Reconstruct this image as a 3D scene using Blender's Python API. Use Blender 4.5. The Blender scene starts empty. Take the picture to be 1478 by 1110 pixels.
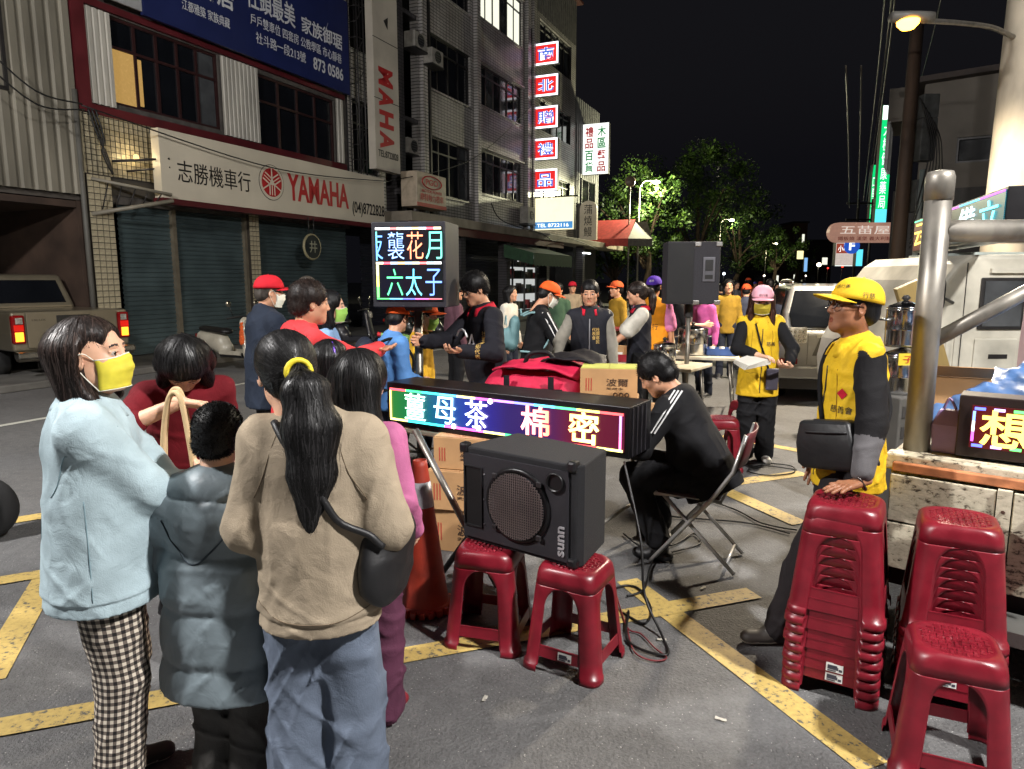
import bpy, math, random
import numpy as np
from mathutils import Vector, Matrix
from mathutils.bvhtree import BVHTree
R = math.radians
rng = random.Random(7)
scene = bpy.context.scene
col = scene.collection

# ------------------------------------------------------------------ camera, world, exposure
CAM_H, FPX, CX, CY = 1.70, 1000.0, 739.0, 555.0
PITCH = math.atan(151 / 1000)
cam_data = bpy.data.cameras.new('camera')
cam_data.sensor_width = 36.0
cam_data.lens = 36.0 * FPX / 1478.0
cam_data.clip_start = 0.05
cam_data.clip_end = 2000
cam = bpy.data.objects.new('camera', cam_data)
col.objects.link(cam)
cam.location = (0, 0, CAM_H)
cam.rotation_euler = (math.pi / 2 - PITCH, 0, 0)
scene.camera = cam

world = bpy.data.worlds.new('World')
scene.world = world
world.use_nodes = True
wn = world.node_tree
for n_ in list(wn.nodes):
    wn.nodes.remove(n_)
sky_n = wn.nodes.new('ShaderNodeTexSky')
sky_n.sky_type = 'NISHITA'
sky_n.sun_disc = False
sky_n.sun_elevation = R(-4)
sky_n.sun_rotation = R(200)
bg_n = wn.nodes.new('ShaderNodeBackground')
bg_n.inputs['Strength'].default_value = 0.30
out_n = wn.nodes.new('ShaderNodeOutputWorld')
hs_n = wn.nodes.new('ShaderNodeHueSaturation'); hs_n.inputs['Saturation'].default_value = .25; wn.links.new(sky_n.outputs[0], hs_n.inputs['Color'])
nt_n = wn.nodes.new('ShaderNodeMix'); nt_n.data_type = 'RGBA'; nt_n.inputs['Factor'].default_value = .6; nt_n.inputs['B'].default_value = (.016, .016, .022, 1)
wn.links.new(hs_n.outputs[0], nt_n.inputs['A']); wn.links.new(nt_n.outputs['Result'], bg_n.inputs[0])
wn.links.new(bg_n.outputs[0], out_n.inputs[0])

vs = scene.view_settings
vs.view_transform = 'Standard'
vs.look = 'None'
vs.exposure = 0.5
vs.gamma = 1.0
vs.use_curve_mapping = False
scene.cycles.use_denoising = True
try:
    scene.cycles.denoiser = 'OPENIMAGEDENOISE'
except Exception:
    pass
scene.cycles.max_bounces = 6
scene.cycles.sample_clamp_indirect = 6.0
scene.cycles.use_adaptive_sampling = True
scene.cycles.adaptive_threshold = 0.015

# street lamps (the lamp heads that light the place, the left one added as fill; their posts are built further down)
LAMP_WHITE_POS = (4.3, -.6, 6.6)
LAMP_ORANGE_POWER = 2200
LAMP_WHITE_POWER = 3700
LAMP_LEFT_POS = (-6.4, 1.2, 6.9)
LAMP_LEFT_POWER = 3300

# ------------------------------------------------------------------ measuring helpers
STREET = math.atan(.451 / 1.0113)            # heading of the street, right of the view
UX, UY = math.sin(STREET), math.cos(STREET)
NX, NY = -math.cos(STREET), math.sin(STREET)
cP, sP = math.cos(PITCH), math.sin(PITCH)
def ray(x, y):
    u = (x - CX) / FPX; v = (CY - y) / FPX
    return (u, cP + v * sP, -sP + v * cP)
def gp(x, y, z=0.0):
    d = ray(x, y); t = (z - CAM_H) / d[2]
    return Vector((d[0] * t, d[1] * t, z))
def dp(x, y, Y):
    d = ray(x, y); t = Y / d[1]
    return Vector((d[0] * t, Y, CAM_H + d[2] * t))
FACADE = 13.0
def fs(x, y, perp=FACADE):
    d = ray(x, y); t = perp / (d[0] * NX + d[1] * NY)
    X, Y = d[0] * t, d[1] * t
    return (X * UX + Y * UY, CAM_H + d[2] * t)
def st(s, n, z=0.0):                         # street frame -> world
    return Vector((s * UX + n * NX, s * UY + n * NY, z))
STREET_ROT = math.pi / 2 - STREET            # local x runs down the street, local y to the left

# ------------------------------------------------------------------ materials
def lin(c):
    return tuple(((v / 255) / 12.92 if v / 255 <= .04045 else ((v / 255 + .055) / 1.055) ** 2.4) for v in c[:3])
MATS = {}
def mat(name, c, rough=.6, metal=0.0, var=.12, vscale=6, bump=0.0, bscale=60, spec=.5, emit=None, es=0.0,
        sss=0.0, coat=0.0, alpha=1.0, trans=0.0, wrinkle=0.0, wscale=9, stretch=None, var2=None, rvar=.1):
    if name in MATS:
        return MATS[name]
    m = bpy.data.materials.new(name); m.use_nodes = True
    nt = m.node_tree; N = nt.nodes; L = nt.links
    b = N['Principled BSDF']
    base = lin(c) if max(c) > 1.5 else tuple(c)
    b.inputs['Base Color'].default_value = (*base, 1)
    b.inputs['Roughness'].default_value = rough
    b.inputs['Metallic'].default_value = metal
    b.inputs['Specular IOR Level'].default_value = spec
    if coat: b.inputs['Coat Weight'].default_value = coat; b.inputs['Coat Roughness'].default_value = .08
    if sss:
        b.inputs['Subsurface Weight'].default_value = sss
        b.inputs['Subsurface Radius'].default_value = (.012, .004, .002)
        b.inputs['Subsurface Scale'].default_value = 1.0
    if trans: b.inputs['Transmission Weight'].default_value = trans
    if alpha < 1: b.inputs['Alpha'].default_value = alpha
    if emit is not None:
        e = lin(emit) if max(emit) > 1.5 else tuple(emit)
        b.inputs['Emission Color'].default_value = (*e, 1)
        b.inputs['Emission Strength'].default_value = es
    tc = N.new('ShaderNodeTexCoord')
    src = tc.outputs['Object']
    if stretch:
        mp = N.new('ShaderNodeMapping'); mp.inputs['Scale'].default_value = stretch
        L.new(src, mp.inputs[0]); src = mp.outputs[0]
    if var:
        nz = N.new('ShaderNodeTexNoise'); nz.inputs['Scale'].default_value = vscale; nz.inputs['Detail'].default_value = 5
        L.new(src, nz.inputs['Vector'])
        rp = N.new('ShaderNodeValToRGB')
        lo = tuple(max(0, v * (1 - var * 1.6)) for v in base) if var2 is None else (lin(var2))
        hi = tuple(min(1, v * (1 + var)) for v in base)
        rp.color_ramp.elements[0].color = (*lo, 1); rp.color_ramp.elements[1].color = (*hi, 1)
        rp.color_ramp.elements[0].position = .3; rp.color_ramp.elements[1].position = .7
        L.new(nz.outputs[0], rp.inputs[0]); L.new(rp.outputs[0], b.inputs['Base Color'])
        if rvar:
            mr = N.new('ShaderNodeMapRange')
            mr.inputs['To Min'].default_value = max(.02, rough - rvar); mr.inputs['To Max'].default_value = min(1, rough + rvar)
            L.new(nz.outputs[0], mr.inputs[0]); L.new(mr.outputs[0], b.inputs['Roughness'])
    last = None
    for amt, sc, dist in ((wrinkle, wscale, .009), (bump, bscale, .002)):
        if amt:
            n2 = N.new('ShaderNodeTexNoise'); n2.inputs['Scale'].default_value = sc; n2.inputs['Detail'].default_value = 4
            n2.inputs['Distortion'].default_value = .8 if dist > .005 else 0
            L.new(src, n2.inputs['Vector'])
            bp = N.new('ShaderNodeBump'); bp.inputs['Strength'].default_value = amt; bp.inputs['Distance'].default_value = dist
            L.new(n2.outputs[0], bp.inputs['Height'])
            if last is not None: L.new(last, bp.inputs['Normal'])
            last = bp.outputs[0]
    if last is not None: L.new(last, b.inputs['Normal'])
    MATS[name] = m
    return m
def cloth(name, c, rough=.85, wr=.35, ws=16, var=.13):
    return mat('cloth_' + name, c, rough, var=var, vscale=9, bump=.6, bscale=260, wrinkle=wr * 1.6, wscale=ws, spec=.25, rvar=.05)
def glow(name, c, s, base=(20, 20, 20)):
    return mat('glow_' + name, base, .5, var=0, emit=c, es=s)

# ------------------------------------------------------------------ mesh helpers
def link(o, parent=None):
    col.objects.link(o)
    if parent is not None: o.parent = parent
    return o
def tag(o, label=None, cat=None, group=None, kind=None):
    if label: o['label'] = label
    if cat: o['category'] = cat
    if group: o['group'] = group
    if kind: o['kind'] = kind
    return o
def thing(name, label, cat, loc=(0, 0, 0), rz=0.0, group=None, rot=None):
    o = bpy.data.objects.new(name, None)
    o.empty_display_size = .1
    o.location = loc
    o.rotation_euler = rot if rot is not None else (0, 0, rz)
    link(o)
    return tag(o, label, cat, group)
def mesh_obj(name, verts, faces, m, parent=None, smooth=False, midx=None, bevel=0, loc=None, rz=None, solid=0, subsurf=0, seg=2):
    me = bpy.data.meshes.new(name)
    if isinstance(verts, np.ndarray) and isinstance(faces, np.ndarray) and faces.ndim == 2:
        n, k = faces.shape; me.vertices.add(len(verts)); me.vertices.foreach_set('co', np.ascontiguousarray(verts, dtype=np.float32).ravel())
        me.loops.add(n * k); me.loops.foreach_set('vertex_index', faces.astype(np.int32).ravel())
        me.polygons.add(n); me.polygons.foreach_set('loop_start', np.arange(0, n * k, k, dtype=np.int32))
    else: me.from_pydata([tuple(v) for v in verts], [], [tuple(int(i) for i in f) for f in faces])
    ms = m if isinstance(m, (list, tuple)) else [m]
    for q in ms: me.materials.append(q)
    if midx is not None: me.polygons.foreach_set('material_index', np.asarray(midx, dtype=np.int32))
    if smooth: me.polygons.foreach_set('use_smooth', np.ones(len(me.polygons), dtype=bool))
    me.update()
    o = bpy.data.objects.new(name, me)
    link(o, parent)
    if loc is not None: o.location = loc
    if rz is not None: o.rotation_euler = (0, 0, rz)
    if solid:
        md = o.modifiers.new('solid', 'SOLIDIFY'); md.thickness = abs(solid); md.offset = -1 if solid > 0 else 1
    if subsurf:
        md = o.modifiers.new('sub', 'SUBSURF'); md.levels = subsurf; md.render_levels = subsurf
    if bevel:
        md = o.modifiers.new('bevel', 'BEVEL'); md.width = bevel; md.segments = seg; md.limit_method = 'ANGLE'; md.angle_limit = R(40)
    return o
class MB:
    """collects shapes for one mesh object"""
    def __init__(s): s.v = []; s.f = []; s.mi = []
    def add(s, vs_, fs_, mi=0):
        o = len(s.v); s.v += [tuple(v) for v in vs_]
        for f in fs_: s.f.append(tuple(i + o for i in f)); s.mi.append(mi)
        return s
    def box(s, c, d, M=None, mi=0, taper=1.0):
        x, y, z = d[0] / 2, d[1] / 2, d[2] / 2; t = taper
        vs_ = [Vector(q) for q in ((-x, -y, -z), (x, -y, -z), (x, y, -z), (-x, y, -z), (-x * t, -y * t, z), (x * t, -y * t, z), (x * t, y * t, z), (-x * t, y * t, z))]
        if M is not None: vs_ = [M @ v for v in vs_]
        c = Vector(c)
        return s.add([v + c for v in vs_], [(0, 3, 2, 1), (4, 5, 6, 7), (0, 1, 5, 4), (1, 2, 6, 5), (2, 3, 7, 6), (3, 0, 4, 7)], mi)
    def b2(s, lo, hi, mi=0):
        return s.box([(a + b) / 2 for a, b in zip(lo, hi)], [abs(b - a) for a, b in zip(lo, hi)], mi=mi)
    def tube(s, pts, r, n=8, mi=0, caps=True, closed=False):
        pts = [Vector(p) for p in pts]; k = len(pts)
        rs = r if isinstance(r, (list, tuple)) else [r] * k
        vs_ = []; prev = None
        for i, p in enumerate(pts):
            a = pts[(i - 1) % k] if (closed or i > 0) else p; b = pts[(i + 1) % k] if (closed or i < k - 1) else p
            t = (b - a)
            t = t.normalized() if t.length > 1e-9 else Vector((0, 0, 1))
            if prev is None:
                u = t.cross(Vector((0, 0, 1)))
                if u.length < .05: u = t.cross(Vector((1, 0, 0)))
            else: u = prev - t * prev.dot(t)
            u.normalize(); prev = u; w = t.cross(u)
            for j in range(n):
                a_ = 2 * math.pi * j / n
                vs_.append(p + (u * math.cos(a_) + w * math.sin(a_)) * rs[i])
        fs_ = []
        for i in range(k if closed else k - 1):
            for j in range(n):
                i2 = (i + 1) % k
                fs_.append((i * n + j, i * n + (j + 1) % n, i2 * n + (j + 1) % n, i2 * n + j))
        if caps and not closed:
            fs_.append(tuple(reversed(range(n)))); fs_.append(tuple((k - 1) * n + j for j in range(n)))
        return s.add(vs_, fs_, mi)
    def lathe(s, prof, c=(0, 0, 0), n=24, M=None, mi=0, cap0=True, cap1=True):
        c = Vector(c); vs_ = []
        for r, z in prof:
            for j in range(n):
                a = 2 * math.pi * j / n
                v = Vector((r * math.cos(a), r * math.sin(a), z))
                if M is not None: v = M @ v
                vs_.append(v + c)
        fs_ = []
        for i in range(len(prof) - 1):
            for j in range(n):
                fs_.append((i * n + j, i * n + (j + 1) % n, (i + 1) * n + (j + 1) % n, (i + 1) * n + j))
        if cap0: fs_.append(tuple(reversed(range(n))))
        if cap1: fs_.append(tuple((len(prof) - 1) * n + j for j in range(n)))
        return s.add(vs_, fs_, mi)
    def prism(s, poly, a, b, axis=1, mi=0):
        """poly of 2-D points extruded along axis from a to b"""
        n = len(poly); vs_ = []
        for t in (a, b):
            for p in poly:
                q = [0, 0, 0]; q[axis] = t
                o = [i for i in range(3) if i != axis]
                q[o[0]], q[o[1]] = p[0], p[1]
                vs_.append(q)
        fs_ = [tuple(range(n)), tuple(reversed(range(n, 2 * n)))] + [(i, i + n, (i + 1) % n + n, (i + 1) % n) for i in range(n)]
        return s.add(vs_, fs_, mi)
    def loft(s, rings, mi=0, caps=True):
        n = len(rings[0]); vs_ = [p for r in rings for p in r]; fs_ = []
        for i in range(len(rings) - 1):
            for j in range(n):
                fs_.append((i * n + j, i * n + (j + 1) % n, (i + 1) * n + (j + 1) % n, (i + 1) * n + j))
        if caps: fs_.append(tuple(reversed(range(n)))); fs_.append(tuple((len(rings) - 1) * n + j for j in range(n)))
        return s.add(vs_, fs_, mi)
    def build(s, name, m, parent=None, **k):
        if len(set(s.mi)) > 1 or (isinstance(m, (list, tuple)) and len(m) > 1): k['midx'] = s.mi
        return mesh_obj(name, s.v, s.f, m, parent, **k)
def box(name, m, parent, lo, hi, **k): return MB().b2(lo, hi).build(name, m, parent, **k)
def tube(name, m, parent, pts, r, n=8, **k): return MB().tube(pts, r, n).build(name, m, parent, smooth=True, **k)
def dup(o, parent=None, **over):
    c = o.copy(); link(c, parent)
    for ch in list(o.children): dup(ch, c)
    return c
def spline(pts, n=8):
    P = [Vector(p) for p in pts]; out = []
    for i in range(len(P) - 1):
        p0 = P[max(i - 1, 0)]; p1 = P[i]; p2 = P[i + 1]; p3 = P[min(i + 2, len(P) - 1)]
        for k in range(n):
            t = k / n
            out.append(.5 * ((2 * p1) + (p2 - p0) * t + (2 * p0 - 5 * p1 + 4 * p2 - p3) * t * t + (3 * p1 - p0 - 3 * p2 + p3) * t ** 3))
    out.append(P[-1]); return out

# lettering: text turned into flat meshes
_TXT = {}
def text_geo(txt, extrude=0.002, offset=0.0, spacing=1.0):
    key = (txt, extrude, offset, spacing)
    if key in _TXT: return _TXT[key]
    cu = bpy.data.curves.new('txt', 'FONT'); cu.body = txt; cu.size = 1.0; cu.extrude = extrude; cu.offset = offset
    cu.space_character = spacing; cu.resolution_u = 3; cu.align_x = 'LEFT'
    o = bpy.data.objects.new('txt', cu); col.objects.link(o)
    dg = bpy.context.evaluated_depsgraph_get(); dg.update()
    me = bpy.data.meshes.new_from_object(o.evaluated_get(dg))
    V = np.zeros(len(me.vertices) * 3); me.vertices.foreach_get('co', V); V = V.reshape(-1, 3)
    F = [tuple(p.vertices) for p in me.polygons]
    bpy.data.objects.remove(o); bpy.data.curves.remove(cu); bpy.data.meshes.remove(me)
    if len(V):
        lo = V.min(0); hi = V.max(0); V[:, 0] -= lo[0]; V[:, 1] -= lo[1]
        _TXT[key] = (V, F, hi[0] - lo[0], hi[1] - lo[1])
    else: _TXT[key] = (np.zeros((0, 3)), [], 1, 1)
    return _TXT[key]
def lettering(name, txt, m, parent, origin, xdir, ydir, w=None, h=None, extrude=.002, offset=0.0, vertical=False, gap=.12, clip=None, seg=0):
    """text whose box fills w x h starting at origin (lower left), running along xdir, up along ydir"""
    X = Vector(xdir).normalized(); Y = Vector(ydir).normalized(); Z = X.cross(Y); O = Vector(origin)
    mb = MB()
    def put(t, ox, oy, w_, h_):
        V, F, tw, th = text_geo(t, extrude, offset)
        if not len(V): return
        sx = w_ / tw if w_ else h_ / th; sy = h_ / th if h_ else sx
        P = []
        for v in V:
            x = ox + v[0] * sx; y = oy + v[1] * sy
            if clip: x = min(max(x, clip[0]), clip[1])
            P.append(O + X * x + Y * y + Z * (v[2] + extrude))
        mb.add(P, F)
    if vertical:
        n = len(txt); ch = h / n
        for i, t in enumerate(txt):
            if t.strip(): put(t, 0, h - (i + 1) * ch + ch * gap / 2, w, ch * (1 - gap))
    else: put(txt, 0, 0, w, h)
    return mb.build(name, m, parent)
# ------------------------------------------------------------------ implicit-surface modelling (bodies, clothes, soft things)
class SDF:
    BIG = .07
    def __init__(s, lo, hi, h):
        s.lo = np.array(lo, dtype=np.float32); s.h = h
        s.n = np.maximum(3, np.ceil((np.array(hi) - np.array(lo)) / h).astype(int) + 1)
        s.F = np.full(tuple(s.n), s.BIG, dtype=np.float32)
    def _blk(s, lo, hi, m):
        a = np.clip(np.floor((np.array(lo) - m - s.lo) / s.h).astype(int), 0, s.n - 1)
        b = np.clip(np.ceil((np.array(hi) + m - s.lo) / s.h).astype(int) + 1, 1, s.n)
        if np.any(b <= a): return None
        ax = [s.lo[i] + s.h * np.arange(a[i], b[i], dtype=np.float32) for i in range(3)]
        return tuple(slice(a[i], b[i]) for i in range(3)), np.meshgrid(*ax, indexing='ij')
    def _mix(s, sl, d, k, sub=False):
        o = s.F[sl]
        if sub:
            d = -d
            if k > 0:
                h = np.maximum(k - np.abs(o - d), 0) / k
                s.F[sl] = np.maximum(o, d) + h * h * k * .25
            else: s.F[sl] = np.maximum(o, d)
        elif k > 0:
            h = np.maximum(k - np.abs(o - d), 0) / k
            s.F[sl] = np.minimum(o, d) - h * h * k * .25
        else: s.F[sl] = np.minimum(o, d)
    def cone(s, a, b, ra, rb=None, k=.02, flat=None, sub=False):
        rb = ra if rb is None else rb
        a = np.array(a, dtype=np.float32); b = np.array(b, dtype=np.float32)
        rm = max(ra, rb)
        q = s._blk(np.minimum(a, b) - rm, np.maximum(a, b) + rm, s.BIG if not sub else .03)
        if q is None: return s
        sl, (X, Y, Z) = q
        ab = b - a; L2 = max(float(ab @ ab), 1e-9)
        px, py, pz = X - a[0], Y - a[1], Z - a[2]
        t = np.clip((px * ab[0] + py * ab[1] + pz * ab[2]) / L2, 0, 1)
        px -= t * ab[0]; py -= t * ab[1]; pz -= t * ab[2]
        sc = 1.0
        if flat is not None:
            fw, fl = np.array(flat[0], dtype=np.float32), flat[1]
            fw = fw / np.linalg.norm(fw)
            dd = (px * fw[0] + py * fw[1] + pz * fw[2]) * (1 / fl - 1)
            px = px + dd * fw[0]; py = py + dd * fw[1]; pz = pz + dd * fw[2]; sc = (fl + 1) / 2
        d = (np.sqrt(px * px + py * py + pz * pz) - (ra + (rb - ra) * t)) * sc
        s._mix(sl, d, k, sub); return s
    def ell(s, c, r, M=None, k=.02, sub=False):
        c = np.array(c, dtype=np.float32); r = np.array(r, dtype=np.float32); rm = float(r.max())
        q = s._blk(c - rm, c + rm, s.BIG if not sub else .03)
        if q is None: return s
        sl, (X, Y, Z) = q
        px, py, pz = X - c[0], Y - c[1], Z - c[2]
        if M is not None:
            M = np.array(M, dtype=np.float32)     # columns = local axes
            px, py, pz = (px * M[0, 0] + py * M[1, 0] + pz * M[2, 0], px * M[0, 1] + py * M[1, 1] + pz * M[2, 1], px * M[0, 2] + py * M[1, 2] + pz * M[2, 2])
        k0 = np.sqrt((px / r[0]) ** 2 + (py / r[1]) ** 2 + (pz / r[2]) ** 2)
        k1 = np.sqrt((px / r[0] ** 2) ** 2 + (py / r[1] ** 2) ** 2 + (pz / r[2] ** 2) ** 2)
        d = np.where(k1 > 1e-6, k0 * (k0 - 1) / np.maximum(k1, 1e-6), -rm)
        s._mix(sl, np.clip(d, -.2, .3), k, sub); return s
    def grid(s):
        return np.meshgrid(*[s.lo[i] + s.h * np.arange(s.n[i], dtype=np.float32) for i in range(3)], indexing='ij')
    def cut(s, p, n):
        """keep the side against n"""
        n = np.array(n, dtype=np.float32); n = n / np.linalg.norm(n); ax = [(s.lo[i] + s.h * np.arange(s.n[i], dtype=np.float32) - p[i]) * n[i] for i in range(3)]
        s.F = np.maximum(s.F, (ax[0][:, None, None] + ax[1][None, :, None] + ax[2][None, None, :]).astype(np.float32)); return s
    def disp(s, fn, band=.024):
        I = np.where(np.abs(s.F) < band)
        P = [s.lo[i] + s.h * I[i].astype(np.float32) for i in range(3)]
        s.F[I] += fn(*P).astype(np.float32); return s
    def mesh(s):
        F = s.F; F[0] = F[-1] = s.BIG; F[:, 0] = F[:, -1] = s.BIG; F[:, :, 0] = F[:, :, -1] = s.BIG
        S = F < 0
        n = np.array(F.shape)
        cs = np.zeros(tuple(n - 1), dtype=np.int8)
        offs = [(i, j, k) for i in (0, 1) for j in (0, 1) for k in (0, 1)]
        for o in offs: cs += S[o[0]:n[0] - 1 + o[0], o[1]:n[1] - 1 + o[1], o[2]:n[2] - 1 + o[2]]
        act = np.argwhere((cs > 0) & (cs < 8))
        if len(act) == 0: return np.zeros((0, 3)), np.zeros((0, 4), dtype=int)
        idx = np.full(tuple(n - 1), -1, dtype=np.int64); idx[tuple(act.T)] = np.arange(len(act))
        acc = np.zeros((len(act), 3)); cnt = np.zeros(len(act))
        val = {o: F[act[:, 0] + o[0], act[:, 1] + o[1], act[:, 2] + o[2]] for o in offs}
        for o in offs:
            for ax in range(3):
                if o[ax]: continue
                o2 = list(o); o2[ax] = 1; o2 = tuple(o2)
                a, b = val[o], val[o2]; m = (a < 0) != (b < 0)
                t = np.where(m, a / np.where(m, a - b, 1), 0)
                p = np.tile(np.array(o, dtype=float), (len(act), 1)); p[:, ax] = t
                acc[m] += p[m]; cnt[m] += 1
        V = s.lo + s.h * (act + acc / cnt[:, None])
        Q = []
        for ax in range(3):
            u, v = [(1, 2), (2, 0), (0, 1)][ax]
            sl0 = [slice(None)] * 3; sl1 = [slice(None)] * 3; sl0[ax] = slice(0, -1); sl1[ax] = slice(1, None)
            ch = S[tuple(sl0)] != S[tuple(sl1)]
            E = np.argwhere(ch)
            E = E[(E[:, u] > 0) & (E[:, v] > 0) & (E[:, u] < n[u] - 1) & (E[:, v] < n[v] - 1)]
            if not len(E): continue
            ins = S[tuple(E.T)]
            def g(du, dv):
                q = E.copy(); q[:, u] -= du; q[:, v] -= dv; return idx[tuple(q.T)]
            q = np.stack([g(1, 1), g(0, 1), g(0, 0), g(1, 0)], 1)
            q[~ins] = q[~ins][:, ::-1]
            Q.append(q)
        return V, np.concatenate(Q)
def waves(seed, amp, f=22.0, stretch=(1, 1, 1), ridge=.5, n=4):
    r = random.Random(seed); W = []
    for i in range(n):
        d = np.array([r.gauss(0, 1) * stretch[j] for j in range(3)]); d /= np.linalg.norm(d)
        W.append((d * f * r.uniform(.6, 1.6), r.uniform(0, 6.3), np.array([r.gauss(0, 1) for _ in range(3)]) * f * .35, r.uniform(0, 6.3), r.uniform(.6, 1)))
    def fn(x, y, z):
        t = 0
        for d, p, d2, p2, w in W:
            a = np.sin(x * d[0] + y * d[1] + z * d[2] + p + 1.6 * np.sin(x * d2[0] + y * d2[1] + z * d2[2] + p2))
            t = t + w * ((1 - ridge) * a + ridge * (np.abs(a) * 2 - 1))
        return t * amp / n ** .5
    return fn

def creases(seed, amp, f, n=7, w=.32):
    r = random.Random(seed); W = []
    for i in range(n):
        d = np.array([r.gauss(0, 1), r.gauss(0, 1), r.gauss(0, .9)]); d /= np.linalg.norm(d)
        W.append((d * f * r.uniform(.5, 1.3), r.uniform(0, 6.3), [r.gauss(0, f * .28) for _ in range(3)], r.uniform(0, 6.3), [r.gauss(0, f * .30) for _ in range(3)], r.uniform(0, 6.3)))
    def fn(x, y, z):
        t = 0
        for d, p, e, p2, m, p3 in W:
            a = np.sin(x * d[0] + y * d[1] + z * d[2] + p + 1.4 * np.sin(x * e[0] + y * e[1] + z * e[2] + p2))
            k = np.clip(np.sin(x * m[0] + y * m[1] + z * m[2] + p3) * 1.3 - .25, 0, 1)
            t = t + np.exp(-(a / w) ** 2) * k
        return -t * amp
    return fn
# ------------------------------------------------------------------ people
SKIN = {}
def skin_mats(tone):
    if tone in SKIN: return SKIN[tone]
    b = {'fair': (214, 168, 140), 'mid': (196, 146, 116), 'tan': (140, 94, 68), 'child': (216, 172, 146)}[tone]
    sk = mat('skin_' + tone, b, .5, var=.10, vscale=14, bump=.12, bscale=220, sss=.08, spec=.35)
    lp = mat('lip_' + tone, tuple(int(v * f) for v, f in zip(b, (.86, .70, .68))), .45, var=.05, spec=.4)
    br = mat('brow', (30, 24, 22), .8, var=.1)
    ew = mat('eye_white', (165, 158, 150), .25, var=0)
    ir = mat('iris', (22, 14, 10), .12, var=0)
    SKIN[tone] = [sk, lp, br, ew, ir]
    return SKIN[tone]
def hair_mat(name, c, rough=.5):
    m_ = mat('hair_' + name, c, rough, var=.35, vscale=30, stretch=(1, 1, .15), spec=.3, bump=.7, bscale=190)
    m_['base'] = lin(c); return m_
def eul(yaw, pitch, roll=0):
    """head turn: yaw + to the person's right, pitch + up, roll + to the right shoulder"""
    return np.array(Matrix.Rotation(-R(yaw), 3, 'Z') @ Matrix.Rotation(R(pitch), 3, 'X') @ Matrix.Rotation(R(roll), 3, 'Y'))
def head_geo(M, c, hs, h, face=True, mouth_open=0.0, jaw=1.0):
    """returns verts (world of the person), quads, material indices"""
    lo = np.array([-.1, -.14, -.235]); hi = np.array([.1, .135, .135])
    g = SDF(lo, hi, h)
    g.ell((0, -.014, .028), (.076, .094, .084), k=0)
    g.ell((0, .022, -.042), (.057 * jaw, .066, .074), k=.035)
    g.ell((0, .062, -.094), (.027 * jaw, .022, .02), k=.03)
    for sx in (-1, 1):
        g.ell((sx * .043 * jaw, .004, -.062), (.02, .035, .028), k=.03)
        g.ell((sx * .038, .050, -.022), (.020, .019, .018), k=.025)
        g.ell((sx * .078, -.006, -.008), (.008, .018, .030), np.array(Matrix.Rotation(-sx * .35, 3, 'Z')), k=.006)
    g.cone((0, -.022, -.07), (0, -.05, -.22), .052, .058, k=.03)
    if face:
        g.cone((-.034, .070, .024), (.034, .070, .024), .013, k=.016)
        for sx in (-1, 1):
            g.ell((sx * .031, .088, .003), (.020, .013, .011), k=.012, sub=True)
            g.ell((sx * .031, .0695, .001), (.0140, .0140, .0132), k=.002)
            g.cone((sx * .018, .082, .0075), (sx * .046, .073, .007), .0038, .0032, k=.004)
            g.ell((sx * .0115, .088, -.0315), (.0080, .009, .0070), k=.006)
        g.cone((0, .080, .014), (0, .0965, -.026), .0070, .0108, k=.012)
        g.cone((-.017, .0785, -.0585), (.017, .0785, -.0585), .0062, k=.006)
        g.cone((-.013, .0780, -.0695 - mouth_open * .5), (.013, .0780, -.0695 - mouth_open * .5), .0072, k=.006)
        g.ell((0, .091, -.0635 - mouth_open * .25), (.019, .012, .0018 + mouth_open * .5), k=.003, sub=True)
        for sx in (-1, 1): g.ell((sx * .083, .000, -.004), (.004, .010, .018), k=.004, sub=True)
    V, Q = g.mesh()
    C = V[Q].mean(1); mi = np.zeros(len(Q), dtype=int)
    if face:
        ax = np.abs(C[:, 0])
        mi[(np.abs(C[:, 2] + .064 + mouth_open * .25) < .0095 + mouth_open * .5) & (ax < .020) & (C[:, 1] > .074)] = 1
        bz = .0235 + .004 * np.sin((ax - .012) / .034 * math.pi)
        mi[(np.abs(C[:, 2] - bz) < .0032) & (ax > .012) & (ax < .047) & (C[:, 1] > .055)] = 2
        de = np.sqrt((ax - .031) ** 2 + (C[:, 1] - .0695) ** 2 + (C[:, 2] - .001) ** 2)
        ey = (de < .0152) & (C[:, 1] > .076) & (np.abs(C[:, 2] - .0005) < .0062) & (ax > .018) & (ax < .044)
        mi[ey] = 3
        mi[ey & (np.hypot(ax - .031, C[:, 2] - .001) < .0064)] = 4
    return (V * hs) @ M.T + c, Q, mi
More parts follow.
